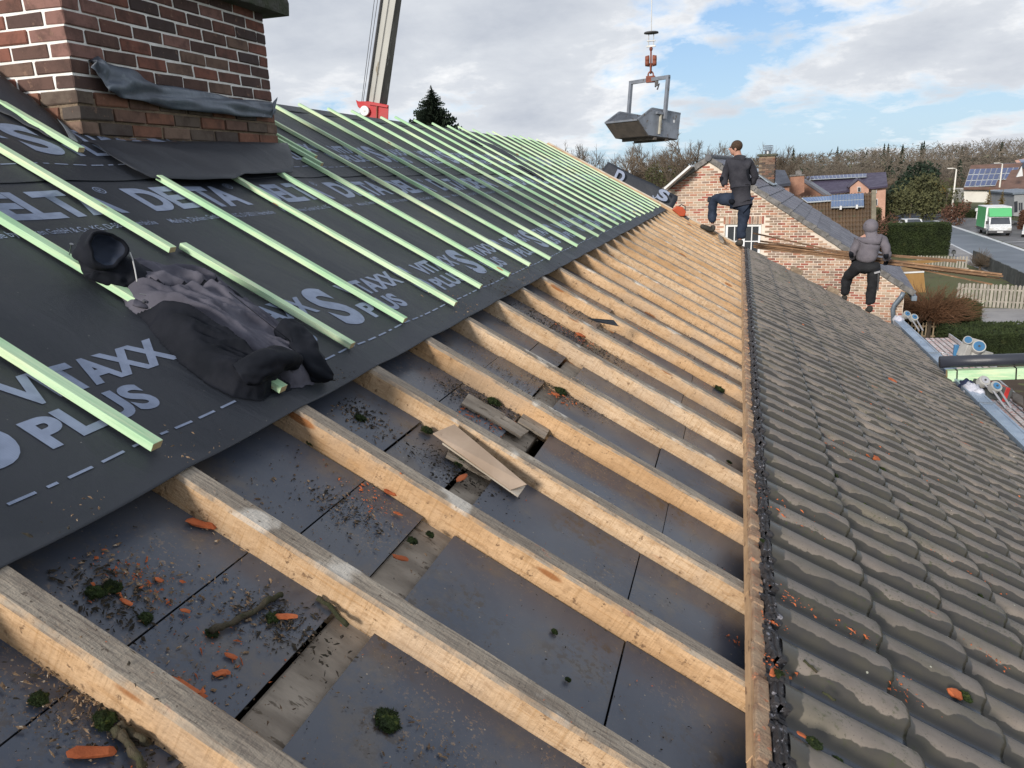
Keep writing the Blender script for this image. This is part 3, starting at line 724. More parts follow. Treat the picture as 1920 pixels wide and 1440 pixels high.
def jline(name, pp, r, mat):
    mb = MB(); mb.tube([JI @ roofw(*(roofc((x, y), h)+(h,))) for x, y, h in pp], r, 6); return mb.build(name, M[mat], jk, smooth=True)
jline('reflective_strip', [(244, 474, .108), (249, 488, .112), (253, 506, .112), (257, 528, .095)], .0022, 'cloth_edge')
jline('seam', [(430, 548, .105), (470, 580, .112), (510, 612, .105), (545, 640, .08)], .0012, 'cloth_black')
jline('zip', [(262, 551, .062), (320, 557, .058), (356, 572, .06), (392, 590, .062)], .0013, 'metal')
s_, y_ = roofc((272, 563), .05)
MB().tube([JI @ roofw(s_, y_, .044), JI @ roofw(s_, y_, .05)], .006, 12).build('press_stud', M['metal'], jk)
# a nail half driven into the batten beside the jacket
nl = thing('nail', 'bright nail sticking up from the batten above the jacket', 'nail', roofw(*(roofc((130, 478), .038)+(.038,))))
NI = Matrix.Translation(-nl.location); a = Vector(nl.location); b = at_x((134, 458), a.x+.02)
MB().tube([a-a, b-a], .0018, 6).build('shank', M['metal'], nl); MB().tube([b-a, b-a+(b-a).normalized()*.0015], .0055, 10).build('head', M['metal'], nl)
# ------------------------------------------------------------------ loose plank, debris
def surf_h(s, y):
    if s < SM: return .016
    if s > .10:
        f = ((s-.52+.372-.0285) % TG)/TG; c = (y-1.65) % TW; P_ = [(0, .010), (.022, .001), (.068, .004), (.080, .016), (.101, .036), (.150, .041), (.170, .038), (.194, .014), (.21, .012)]
        for (c0, z0), (c1, z1) in zip(P_, P_[1:]):
            if c <= c1: return z0+(z1-z0)*(c-c0)/(c1-c0)+.026+.003+.020*f
        return .05
    for r_ in ry:
        if abs(y-r_) < .033: return .0
    return PZ+.004
def settle(px):
    if px[0] > 1465: return roofc(px, .066)+(.066,)
    h = PZ
    for _ in range(4):
        s, y = roofc(px, h); h = surf_h(s, y)
    s, y = roofc(px, h); return s, y, h
c4 = [roofw(*(roofc(p, h)+(h,))) for p, h in (((812, 812), -.03), ((852, 795), -.005), ((988, 908), -.02), ((958, 918), -.045))]
pl = MB().slab([c4[0], c4[3], c4[2], c4[1]], .006).build('loose_plank', pm('pale_fibre_board', (.44, .34, .26), (.33, .245, .18), 5, .85, .3, .004, (.20, .14, .1), .64), None, bevel=.001, fixn=True)
tag(pl, 'pale split board lying loose against a rafter amid dark rubble', 'board')
c4 = [roofw(*(roofc(p, h)+(h,))) for p, h in (((830, 830), -.045), ((850, 822), -.04), ((985, 912), -.045), ((972, 930), -.05))]
p2_ = MB().slab([c4[0], c4[3], c4[2], c4[1]], .006).build('loose_plank', M['white_wood'], None, fixn=True); tag(p2_, 'narrow pale splinter board mostly hidden under the loose split board', 'board')
M['moss'] = pm('moss', (.035, .060, .010), (.018, .032, .008), 40, .95, 1, .01, (.09, .11, .02), .6)
M['twig'] = pm('mossy_twig', (.075, .060, .040), (.04, .045, .02), 20, .95, .8, .01)
M['crumb'] = pm('wood_crumbs', (.30, .20, .12), (.07, .045, .03), 60, .9, .3, world=True, rv=0, c3=(.5, .42, .33), c3t=.6)
M['dirt'] = pm('dark_dirt_crumbs', (.045, .035, .025), (.02, .018, .012), 60, .95, .3, world=True, rv=0)
def shard(px, L, ang, W=.35, label='', H=.25, group=None, standing=0, mat='clay'):
    s, y, h = settle(px); mb = MB(); n = 9
    poly = []
    for i in range(n):
        a = 2*math.pi*i/n; rr = random.uniform(.78, 1.1); ca, sa = math.cos(a), math.sin(a); q_ = 1/max(abs(ca), abs(sa))**.75; poly.append((ca*L/2*rr*q_*.9, sa*L*W/2*rr*q_*random.uniform(.7, 1.1)))
    b0 = len(mb.v); t_ = L*W*H
    for z, k in ((0, 1), (t_*.6, 1.06), (t_, .75)):
        for p in poly: mb.v.append((p[0]*k+random.uniform(-.02, .02)*L, p[1]*k+random.uniform(-.03, .03)*L, z+random.uniform(-.06, .06)*L*W))
    for r_ in range(2):
        for q in range(n): mb.f.append((r_*n+q, r_*n+(q+1) % n, (r_+1)*n+(q+1) % n, (r_+1)*n+q)); mb.m.append(0)
    mb.f += [tuple(range(n-1, -1, -1)), tuple(2*n+q for q in range(n))]; mb.m += [0, 0]
    o = mb.build('tile_shard', M[mat]); o.matrix_world = Matrix.Translation(roofw(s, y, h+.003)) @ Euler((0, TH, 0)).to_matrix().to_4x4() @ Euler((standing, 0, ang)).to_matrix().to_4x4()
    return tag(o, label, 'tile shard', group)
random.seed(77)
G1 = 'orange tile shards scattered over the stripped roof'
for a in (((375, 985), .075, .5, .3, 'orange tile shard lying alone on the dark board below the membrane edge'), ((345, 1293), .085, .0, .25, 'long orange shard lying on the grey top of a rafter, lower left'),
    ((170, 1415), .075, .75, .3, 'orange shard at the very bottom left, beside the mossy stick'), ((735, 926), .06, .5, .4, 'curved orange shard with a yellow lichen speck below the second rafter'),
    ((532, 1158), .06, .8, .25, 'narrow orange shard touching the moss clump on the long twig'), ((750, 1048), .045, .5, .4, 'orange shard lying in the wooden gap between two boards'),
    ((940, 783), .12, .35, .14, 'long thin orange shard among dark moss above the loose plank'), ((1088, 630), .07, .6, .5, 'bright orange shard on the rubble heap between the middle rafters'),
    ((864, 898), .075, 1.4, .25, 'upright narrow orange shard left of the loose plank'), ((1040, 741), .05, .6, .5, 'small bright shard on black moss right of the loose plank'),
    ((297, 1000+90), .02, .3, .5, 'tiny orange chip right of the moss clumps, nearest board'), ((347, 1148), .022, .3, .5, 'oval orange chip on the board seam near the lower left rafter'),
    ((431, 1233), .03, .2, .4, 'oval orange chip alone in the middle of the lower left board'), ((413, 1265), .035, .9, .4, 'split orange chip below the oval chip, lower left board'),
    ((237, 1132), .03, .1, .4, 'flat orange chip between the two moss tufts, lower left'), ((745, 965), .03, .4, .4, 'small orange chip beside the mossy gap')):
    shard(a[0], a[1], a[2], a[3], a[4], group=G1)
G2 = 'orange tile shards lying on the old tiles'
for a in (((1635, 858), .13, .55, .30, 'largest orange shard, propped up on the old tiles at right', .3), ((1672, 714), .11, .3, .5, 'orange shard high on the far part of the old tiles', .2),
    ((1487, 775), .04, .9, .4, 'small orange shard near the torn edge beside the upper tiles', .5), ((1788, 1303), .06, .2, .6, 'ochre shard leaning on the round moss clump at right', .5),
    ((1502, 1380), .035, .1, .3, 'thin red shard above the moss clump at the bottom', 0), ((1447, 1263), .05, 1.2, .4, 'broken orange corner at the torn edge, bottom', .2),
    ((1840, 793), .04, .1, .5, 'orange shard close to the gutter', .0), ((1820, 777), .04, .1, .5, 'orange chip just above the gutter cloth', .0), ((1632, 1185), .04, .2, .6, 'orange broken corner wedged between two tile noses', .3)):
    shard(a[0], a[1], a[2], a[3], a[4], group=G2, standing=a[5])
def moss(px, R, label, group, flat=.55, mat='moss', hh=None):
    R = R*.80; s, y, h = settle(px)
    if hh is not None: h = hh; s, y = roofc(px, h)
    mb = MB(); rnd = random.random
    n = 10; m = 14                                  # lumpy core
    for i in range(n+1):
        th = math.pi/2*i/n
        for k in range(m):
            ph = 2*math.pi*k/m; r = R*.8*(1+.5*noise.noise(Vector((math.cos(ph)*2, math.sin(ph)*2, th*2+px[0]))))
            mb.v.append((r*math.cos(th)*math.cos(ph), r*math.cos(th)*math.sin(ph), r*math.sin(th)*flat))
    for i in range(n):
        for k in range(m): mb.f.append((i*m+k, i*m+(k+1) % m, (i+1)*m+(k+1) % m, (i+1)*m+k)); mb.m.append(0)
    for _ in range(900):
        th = math.asin(rnd()); ph = rnd()*6.28; d = Vector((math.cos(th)*math.cos(ph), math.cos(th)*math.sin(ph), math.sin(th)*flat))
        r = R*.75*(1+.5*noise.noise(Vector((math.cos(ph)*2, math.sin(ph)*2, th*2+px[0])))); p = d*r; q = p+(d+noise.random_unit_vector()*.5)*R*.16; sd = noise.random_unit_vector()*R*.045
        mb.add([p-sd, p+sd, q], [(0, 1, 2)])
    o = mb.build('moss_clump', M[mat]); o.matrix_world = Matrix.Translation(roofw(s, y, h)) @ Euler((0, TH, 0)).to_matrix().to_4x4()
    return tag(o, label, 'moss', group)
G3 = 'moss clumps on the roof'
for a in (((195, 1352), .027, 'round bright green moss cushion beside the stick, bottom left'), ((210, 1103), .026, 'larger moss clump among orange chips on the lower left board', .7), ((178, 1112), .024, 'dark moss clump touching a larger one on the lower left board'),
    ((273, 1160), .020, 'elongated moss tuft standing alone on the lower left board'), ((727, 1352), .040, 'dark moss mat alone on the wide board at bottom centre', .3), ((773, 1015), .022, 'green moss tuft in the wooden gap below the second rafter'),
    ((806, 1003), .018, 'small moss tuft at the end of the wooden gap'), ((585, 830), .026, 'dark moss tuft just below the membrane edge'), ((73, 1312), .022, 'moss tuft near the left frame edge on the lowest board'),
    ((675, 785), .03, 'brown moss clump below the membrane edge beside the third rafter'), ((860, 868), .034, 'yellow green moss heap left of the loose plank'), ((800, 808), .03, 'black moss clump above the loose plank'), ((925, 755), .04, 'dark moss heap beside the fourth rafter'),
    ((1050, 735), .045, 'blackish moss heap with bark between the middle rafters'), ((1148, 600), .03, 'moss clump under the curled strip between far rafters'), ((1367, 867), .02, 'moss by the torn edge at the foot of a rafter'), ((1065, 1275), .012, 'small dark moss dot on the board right of centre'),
    ((1040, 1185), .014, 'small round moss ball on the central board'), ((1348, 730), .05, 'dark moss in the bay next to the torn edge'), ((510, 1160), .022, 'moss knob at the end of the long twig'), ((398, 1188), .018, 'moss knob at the lower end of the long twig'),
    ((1808, 1308), .030, 'round moss cushion beside the ochre shard on the tiles', .8), ((1525, 1397), .028, 'moss cushion between tiles at the bottom, nearest the torn edge', .8), ((1572, 1430), .022, 'moss pad at the bottom edge between two tiles'),
    ((1565, 892), .028, 'moss clump in the channel left of the big orange shard', .5), ((1655, 880), .026, 'moss under the big orange shard'), ((1705, 948), .026, 'moss cushion on the middle tiles right of the others', .5), ((1622, 947), .018, 'small moss pad on the middle tiles'),
    ((1838, 1118), .020, 'moss on the tiles near the right frame edge'), ((1457, 1268), .026, 'moss at the torn tile edge near the bottom', .9), ((1430, 1015), .018, 'moss at the torn tile edge mid height'), ((1785, 998), .016, 'small moss pad between tile noses at right')):
    moss(a[0], a[1], a[2], G3, *(a[3:4] or (.55,)))
def twig(pp, r, label):
    ps = [roofw(s, y, h+r*1.2) for s, y, h in (settle(p) for p in pp)]
    q = [ps[0]]
    for a, b in zip(ps, ps[1:]):
        for k in range(1, 6): q.append(a.lerp(b, k/5)+noise.random_unit_vector()*r*.5)
    tag(MB().tube(q, [r*random.uniform(.7, 1.15) for _ in q], 7).build('twig', M['twig'], smooth=True), label, 'twig', 'mossy twigs on the boards')
twig([(392, 1190), (440, 1168), (490, 1140), (524, 1118)], .007, 'long mossy twig on the lower left board')
twig([(212, 1372), (240, 1405), (262, 1450)], .008, 'thick bare stick leaving the frame at bottom left')
twig([(225, 1362), (250, 1385), (275, 1400)], .007, 'short forked stick beside the round moss cushion')
twig([(592, 1125), (625, 1150), (648, 1180)], .006, 'dark twig under the second rafter by the wooden gap')
twig([(960, 762), (1000, 775), (1012, 778)], .005, 'thin twig among moss right of the long shard')
twig([(1505, 1240), (1530, 1262)], .004, 'splinter in the tile channel near the bottom')
twig([(1540, 1300), (1565, 1316)], .004, 'second splinter in the tile channel near the bottom')
# crumbs nobody could count
def crumbs(name, mat, label, spots, nbg, size, cat):
    mb = MB()
    def one(s, y, h, r):
        if mat != 'clay' and h == 0.0 and random.random() < .85: return
        if h == 0.0: r *= .6
        a = random.uniform(0, 6.28); l = r*random.uniform(.5, 2.2); w = r*random.uniform(.15, .9)
        d = Vector((math.cos(a)*l, math.sin(a)*l, random.uniform(-.2, .3)*r)); e = Vector((-math.sin(a)*w, math.cos(a)*w, 0)); c = Vector((s, y, h+.001))
        vs = [c-d*random.uniform(.5, 1), c+e+d*random.uniform(-.6, .6), c+d+e*random.uniform(-.5, .5), c-e+d*random.uniform(-.6, .6), c+Vector((0, 0, r*.7))]; vs = [RM @ v for v in vs]
        mb.add(vs, [(0, 1, 4), (1, 2, 4), (2, 3, 4), (3, 0, 4)])
    for (px, R, n) in spots:
        s0, y0, h0 = settle(px)
        for _ in range(int(n*1.7)):
            s = s0+random.gauss(0, R); y = y0+random.gauss(0, R*.6); one(s, y, surf_h(s, y) if s < .1 else h0, size*random.choice((.5, .6, .7, .9, 1.2, 1.9)))
    for _ in range(nbg):
        s = random.uniform(-1.33, .07); y = 0; y = .5+8*random.random()**2.2; one(s, y, surf_h(s, y), size*random.uniform(.4, 1.1))
    tag(mb.build(name, M[mat]), label, cat, kind='stuff')
random.seed(12)
crumbs('wood_crumbs', 'crumb', 'pale wood crumbs and splinters strewn over the dark boards', [((660, 960), .10, 200), ((1000, 560), .2, 200), ((1120, 690), .16, 200), ((950, 700), .1, 200), ((260, 1090), .07, 260), ((120, 1330), .06, 160), ((130, 1200), .06, 120), ((470, 1150), .07, 180), ((890, 750), .09, 240), ((1060, 740), .1, 260), ((1090, 640), .12, 260), ((1040, 610), .14, 200), ((430, 960), .09, 160), ((700, 800), .08, 140), ((400, 1300), .08, 90), ((800, 1390), .08, 70), ((880, 620), .12, 160), ((1330, 960), .05, 60), ((1150, 700), .15, 150)], 1500, .0026, 'crumbs')
crumbs('dark_crumbs', 'dirt', 'dark dirt and bark crumbs strewn over the boards', [((960, 590), .16, 300), ((1120, 600), .2, 380), ((1290, 620), .2, 300), ((980, 770), .08, 380), ((540, 1170), .06, 240), ((200, 1120), .06, 240), ((900, 760), .1, 420), ((1060, 730), .09, 420), ((850, 880), .08, 320), ((1090, 640), .14, 420), ((1010, 600), .18, 320), ((1330, 700), .16, 260), ((230, 1370), .08, 160), ((1180, 560), .3, 320), ((1230, 480), .5, 260), ((675, 775), .06, 160), ((640, 950), .06, 120), ((1350, 880), .05, 80)], 1300, .0032, 'crumbs')
crumbs('orange_crumbs', 'clay', 'orange tile crumbs strewn over the boards and rafters', [((260, 1085), .05, 50), ((430, 1210), .06, 24), ((1090, 635), .08, 60), ((690, 930), .05, 30), ((900, 790), .06, 40), ((1240, 650), .2, 60), ((350, 1300), .03, 40), ((1050, 745), .06, 30), ((1440, 1240), .04, 40), ((1440, 1160), .03, 30), ((1700, 1290), .06, 30), ((1600, 1180), .05, 16), ((1560, 830), .12, 40), ((1640, 760), .2, 40), ((1750, 900), .2, 40), ((1480, 1120), .04, 20), ((1860, 1230), .06, 24), ((1480, 960), .1, 30), ((1800, 1060), .1, 30)], 260, .0034, 'crumbs')
# ------------------------------------------------------------------ neighbour's brick house beyond the verge
M['brick_pink'] = m_brick('pale_multicolour_brick', [(.40, .19, .125), (.46, .30, .21), (.33, .11, .08), (.40, .31, .23), (.27, .19, .15), (.50, .36, .27), (.44, .23, .15), (.36, .26, .19)], sc=12)
M['mortar_cream'] = pm('cream_mortar', (.64, .56, .48), (.52, .45, .38), 3, .9, .2)
M['slate'] = pm('dark_violet_slate_tile', (.105, .102, .128), (.075, .074, .096), 2.2, .42, .2, .01, spec=.6)
M['verge'] = pm('weathered_verge_tile', (.20, .19, .185), (.11, .105, .10), 7, .8, .4)
M['white'] = pm('white_paint', (.72, .73, .74), (.64, .65, .66), 2, .45, .03)
M['glass'] = pm('window_glass', (.03, .035, .045), (.05, .055, .065), 1, .08, 0, spec=.8)
M['blind'] = pm('grey_blind', (.16, .16, .18), (.12, .12, .14), 3, .7, .05)
M['zinc'] = pm('blue_grey_zinc', (.36, .45, .56), (.27, .35, .46), 3.5, .34, .12, .01, metal=.35, spec=.6)
M['zinc_d'] = pm('dull_zinc', (.20, .24, .29), (.15, .18, .22), 5, .45, .12, metal=.3)
BETA = rad(6.3); nu = Vector((math.cos(BETA), -math.sin(BETA), 0)); nv_ = Vector((math.sin(BETA), math.cos(BETA), 0)); nn_ = -nv_
A = at_y((1329, 298), 21.0)
E_ = at_plane((1697, 541), A, nn_); wR = (E_-A).dot(nu); hE = (E_-A).z; SL = hE/wR
nb = thing('brick_house', 'neighbouring pink brick gable house with dark slate tile roof, just beyond the far verge', 'house', (A.x, A.y, 0), (0, 0, -BETA))
za = A.z; wl = -5.2
NL = 6.4
def nz_roof(u): return za + SL*abs(u)
# gable wall with a real window opening
g0 = at_plane((1361, 421), A, nn_); g1 = at_plane((1428, 418), A, nn_); wx0, wx1, wz1 = (g0-A).dot(nu), (g1-A).dot(nu), g0.z
wz0 = wz1-1.25; wx0 -= .02
mb = MB(); th = .25
def wall_piece(pts): mb.prism([(p[0], p[1]) for p in pts], 0, th, 0, Matrix(((1, 0, 0, 0), (0, 0, 1, .012), (0, 1, 0, 0), (0, 0, 0, 1))))
e = .07
wall_piece([(wl, 0), (wx0, 0), (wx0, nz_roof(wx0)-e), (0 if wx0 > 0 else wx0, nz_roof(0 if wx0 > 0 else wx0)-e), (wl, nz_roof(wl)-e)] if wx0 <= 0 else [(wl, 0), (wx0, 0), (wx0, nz_roof(wx0)-e), (0, za-e), (wl, nz_roof(wl)-e)])
wall_piece([(wx1, 0), (wR, 0), (wR, nz_roof(wR)-e), (wx1, nz_roof(wx1)-e)])
wall_piece([(wx0, wz1), (wx1, wz1), (wx1, nz_roof(wx1)-e), (0, za-e), (wx0, nz_roof(wx0)-e)] if wx0 < 0 < wx1 else [(wx0, wz1), (wx1, wz1), (wx1, nz_roof(wx1)-e), (wx0, nz_roof(wx0)-e)])
wall_piece([(wx0, 0), (wx1, 0), (wx1, wz0), (wx0, wz0)])
mb.build('gable_wall', M['mortar_cream'], nb, fixn=True)
MB().box(wR-.25, wR, .27, NL, 0, nz_roof(wR)-.1).build('side_wall', M['mortar_cream'], nb)
MB().box(wl, wR, NL-.25, NL, 0, nz_roof(wR)-.1).build('rear_wall', M['mortar_cream'], nb)
# bricks
bl = []; k = 0; z = 1.5
while z < za:
    x = wl+.05+(.1 if k % 2 else 0)
    while x < wR-.05:
        l = .188; xa, xb = x, min(x+l, wR)
        top = min(nz_roof(xa), nz_roof(xb))-.02
        ok = z+.05 < top and not (xb > wx0-.005 and xa < wx1+.005 and wz0 < z+.05 and z < wz1+.21)
        if ok and xb-xa > .05: bl.append((xa, xb, z))
        x += .2
    z += .0625; k += 1
def seen(b):
    p = A+nu*b[0]; p = Vector((p.x, p.y, b[2]))-EYE; d = p.dot(fwd); X = 960+FOC*p.dot(rgt)/d; Y = 720-FOC*p.dot(upv)/d
    if X < 1240 or X > 1700: return 9e9
    lim = 397+(X-1260)*.50                       # our own roof hides what is lower
    return p.length if Y < lim+4 and not (X > 1600 and Y > 625) else 9e9
bl.sort(key=seen); random.seed(2)
BM = {}
for (a, b, z) in bl[:300]:
    b -= .010; l = round(b-a, 3)
    if l not in BM: BM[l] = MB().box(-l/2, l/2, 0, .03, 0, .045).mesh('brick', M['brick_pink'])
    inst('brick', BM[l], nb, ((a+b)/2, random.uniform(-.002, .003), z))
def mixed_bricks():
    t = NT('pale_multicolour_brick_far'); at = t.N.new('ShaderNodeAttribute'); at.attribute_name = 'tone'; at.attribute_type = 'GEOMETRY'
    rp = t.N.new('ShaderNodeValToRGB'); t.L.new(at.outputs['Fac'], rp.inputs[0]); rp.color_ramp.interpolation = 'CONSTANT'; el = rp.color_ramp.elements
    cols = [(.40, .19, .125), (.46, .30, .21), (.33, .11, .08), (.40, .31, .23), (.27, .19, .15), (.50, .36, .27), (.44, .23, .15), (.36, .26, .19)]
    for i, c in enumerate(cols):
        q = el[i] if i < 2 else el.new(i/len(cols)); q.position = i/len(cols); q.color = c+(1,)
    return t.done(rp.outputs[0], .85)
M['brick_far'] = mixed_bricks()
mb = MB(); tones = []
for (a, b, z) in bl[300:]:
    b -= .010; d = random.uniform(-.002, .003); mb.box(a, b, d, .03, z, z+.045); tones += [random.random()]*8
o = mb.build('more_bricks', M['brick_far'], nb); tag(o, kind='stuff')
at_ = o.data.attributes.new('tone', 'FLOAT', 'POINT'); at_.data.foreach_set('value', tones)
x = wx0-.04
while x < wx1+.04:
    inst('lintel_brick', BM.setdefault('l', MB().box(0, .05, 0, .03, 0, .19).mesh('brick', M['brick_pink'])), nb, (x, -.002, wz1+.012)); x += .0625
# window
wn = MB(); fw = .055
for (a, b, c, d) in ((wx0+.01, wx1-.01, wz1-.06, wz1-.005), (wx0+.01, wx1-.01, wz0+.005, wz0+.06), (wx0+.01, wx0+.07, wz0+.06, wz1-.06), (wx1-.07, wx1-.01, wz0+.06, wz1-.06), ((wx0+wx1)/2-.05, (wx0+wx1)/2+.05, wz0+.06, wz1-.06)):
    wn.box(a, b, .06, .12, c, d)
win = wn.build('window', M['white'], nb, bevel=.003)
for (a, b) in ((wx0+.07, (wx0+wx1)/2-.05), ((wx0+wx1)/2+.05, wx1-.07)):
    MB().box(a, b, .09, .096, wz0+.06, wz1-.06).build('pane', M['glass'], win)
    mb = MB(); mb.box((a+b)/2-.012, (a+b)/2+.012, .075, .09, wz0+.06, wz1-.06)
    for q in (.33, .66): zz = wz1-.06-(wz1-wz0-.12)*q; mb.box(a, b, .077, .088, zz-.012, zz+.012)
    mb.build('muntin', M['white'], win)
MB().box(wx0-.03, wx1+.03, -.03, .14, wz0-.05, wz0-.002).build('sill', M['verge'], nb)
# slate courses down the right slope, each stepping over the next
ncr = 17; rx = Vector((1, 0, SL)).normalized(); slen = math.hypot(wR, hE)+.22; cl = slen/ncr
rn_ = Vector((-SL, 0, 1)).normalized()
def slope_pt(t, y, h, sgn=1): p = Vector((0, y, za))+Vector((rx.x*sgn, 0, rx.z))*t+Vector((rn_.x*sgn, 0, rn_.z))*h; return p
for sgn in (1, -1):
    for k in range(ncr):
        mb = MB(); t0, t1 = cl*k-.03, cl*(k+1)+.02; ncol = 22; pr = [(0, .0), (.35, .004), (.5, .018), (.75, .020), (.93, .004)]
        ys = [(-.06+(NL+.12)*(c+p[0])/ncol, p[1]) for c in range(ncol) for p in pr]+[(NL+.06, 0)]
        n = len(ys)
        for (t, h) in ((t0, .022), (t1, .052), (t1+.002, .022)):
            for (y, r) in ys: mb.v.append(tuple(slope_pt(t, y, h+(r if h > .03 or t == t0 else 0), sgn)))
        for r in range(2):
            for q in range(n-1):
                f = (r*n+q, (r+1)*n+q, (r+1)*n+q+1, r*n+q+1); mb.f.append(f if sgn > 0 else f[::-1]); mb.m.append(0)
        mb.build('tile_course', M['slate'], nb)
        mb = MB(); a = slope_pt(t0+.02, 0, 0, sgn); b = slope_pt(t1, 0, .01, sgn); dn = Vector((rn_.x*sgn, 0, rn_.z))
        q = [a+Vector((0, -.075, 0)), b+Vector((0, -.075, 0)), b+Vector((0, .10, 0)), a+Vector((0, .10, 0))]
        mb.add([p+dn*(.080 if i in (1, 2) else .055) for i, p in enumerate(q)]+[p-dn*(.055) for p in q], [(0,1,2,3),(7,6,5,4),(0,4,5,1),(1,5,6,2),(2,6,7,3),(3,7,4,0)])
        mb.build('verge_tile', M['verge'], nb, fixn=True, bevel=.006)
MB().tube([(0, -.12+.55*k*.0, za+.03) if k == 0 else (0, NL+.1, za+.03) for k in (0, 1)], .085, 16).build('ridge_cap', pm('dark_ridge', (.10, .10, .11), rough=.7), nb, smooth=False)
MB().box(wR+.15, wR+.27, -.12, NL+.1, za+hE-.28, za+hE-.17).build('gutter', M['zinc_d'], nb, bevel=.01)
pp = [at_plane(p, A-nv_*.08, nn_) for p in ((1694, 548), (1690, 556), (1677, 572), (1674, 580), (1677, 640))]
NI = (Matrix.Translation((A.x, A.y, 0)) @ Euler((0, 0, -BETA)).to_matrix().to_4x4()).inverted()
MB().tube([NI @ p for p in pp], .055, 10).build('downpipe', M['zinc_d'], nb, smooth=True)
a, b = at_plane((1252, 353), A-nv_*.1, nn_), at_plane((1300, 311), A-nv_*.1, nn_)
MB().beam(NI @ a, NI @ b, .9, .05, Vector((0, 0, 1))).build('roof_panel_edge', M['white'], nb)
# its chimney
c0 = at_y((1422, 352), 25.6); c1 = at_y((1452, 352), 25.6); ct = at_y((1436, 293), 25.6).z; w = (c1-c0).length
nc = thing('brick_chimney', 'small mossy brick chimney standing on the slate roof beyond the standing worker', 'chimney', ((c0.x+c1.x)/2, 25.6+w/2, c0.z-.5), (0, 0, -BETA))
hh = ct-c0.z+.5
MB().box(-w/2+.006, w/2-.006, -w/2+.006, w/2-.006, 0, hh).build('mortar_core', M['mortar_old'], nc)
ks = int(hh/.0625)
for k in range(ks):
    for side in range(2):
        x = -w/2+(0 if (k+side) % 2 else .1)
        while x < w/2-.02:
            l = min(.188, w/2-x)
            if l > .05:
                o = inst('brick', BV.get(('n', round(l, 2))) or BV.setdefault(('n', round(l, 2)), MB().box(-l/2, l/2, -.01, .05, 0, .051).mesh('brick', M['brick_old'])), nc, (x+l/2, -w/2, k*.0625) if side == 0 else (w/2, x+l/2, k*.0625), (0, 0, 0 if side == 0 else math.pi/2))
            x += .2
MB().box(-w/2-.05, w/2+.05, -w/2-.05, w/2+.05, hh, hh+.07).build('mossy_cap', M['mosscap'], nc, bevel=.02)
mb = MB(); mb.tube([(0, 0, hh+.07), (0, 0, hh+.16)], .09, 12)
for k in range(3): mb.tube([(0, 0, hh+.17+k*.06), (0, 0, hh+.20+k*.06)], [.15, .13], 12)
mb.build('cowl', M['metal'], nc)
for k in range(5):
    MB().box(w/2+.01, w/2+.03, -w/2+k*w/5, -w/2+(k+1)*w/5, -.1-k*.0+.2-.09*0, .55-.0*k).build('lead_flashing', M['zinc'], nc) if k == 0 else None
q = [slope_pt(1.25, 3.3, .06), slope_pt(2.2, 3.25, .06), slope_pt(2.2, 3.45, .10), slope_pt(1.25, 3.5, .12)]
q = [at_plane(p, A+Vector((0, 0, .06)), Matrix.Rotation(-BETA, 3, 'Z') @ rn_) for p in ((1417, 318), (1428, 322), (1457, 349), (1449, 350), (1440, 345), (1418, 328))]
MB().slab([nc.matrix_basis.inverted() @ (p+Vector((0, -.02, .03))) for p in q], .03).build('lead_flashing', pm('bright_lead_flashing', (.42, .48, .52), (.3, .35, .4), 6, .4, .1, metal=.3), nc, fixn=True)
# ------------------------------------------------------------------ houses further away
def bilerp(q, u, v): return (q[0].lerp(q[1], u)).lerp(q[3].lerp(q[2], u), v)
M['cell'] = pm('blue_solar_cell', (.022, .040, .13), (.03, .055, .17), 2, .18, 0, spec=.8)
M['cell_l'] = pm('pale_blue_solar_cell', (.11, .17, .30), (.08, .13, .25), 2, .2, 0, spec=.8)
M['frame'] = pm('pale_panel_frame', (.50, .55, .60), rough=.4, bump=0)
M['roof_violet'] = pm('violet_roof_tiles', (.060, .050, .085), (.045, .038, .066), 1.2, .6, .3, .03)
M['roof_brown'] = pm('brown_wavy_tiles', (.175, .115, .070), (.125, .085, .055), 1.2, .75, .3, .02, (.10, .11, .06), .6)
M['roof_rust'] = pm('rust_brown_roof', (.15, .085, .065), (.11, .065, .05), 1.0, .75, .2)
M['salmon'] = pm('salmon_brick_wall', (.52, .31, .235), (.44, .255, .19), 1.5, .85, .2)
M['brownbrick'] = pm('brown_brick_wall', (.30, .16, .11), (.23, .12, .085), 2.0, .85, .2)
M['grey_wall'] = pm('grey_rendered_wall', (.26, .27, .28), (.22, .23, .24), .6, .8, .1)
M['hwhite'] = pm('whitewashed_wall', (.66, .65, .60), (.58, .57, .53), .8, .8, .1)
M['darkroof'] = pm('dark_blue_grey_roof', (.052, .060, .085), (.04, .046, .066), 1.0, .55, .2)
def solar(q, nx, ny, par, cell='cell', fr=.04, lift=.02, name='solar_panel'):
    n = (q[1]-q[0]).cross(q[3]-q[0]).normalized(); n = n if n.z > 0 else -n
    inv = par.matrix_basis.inverted(); mb = MB()
    mb.slab([inv @ (p) for p in (q[0], q[3], q[2], q[1])], .04, 0)
    for i in range(nx):
        for j in range(ny):
            c = [bilerp(q, (i+fr)/nx, (j+fr)/ny), bilerp(q, (i+1-fr)/nx, (j+fr)/ny), bilerp(q, (i+1-fr)/nx, (j+1-fr)/ny), bilerp(q, (i+fr)/nx, (j+1-fr)/ny)]
            mb.add([inv @ (p+n*lift) for p in c], [(0, 1, 2, 3)], 1)
    return mb.build(name, [M['frame'], M[cell]], par)
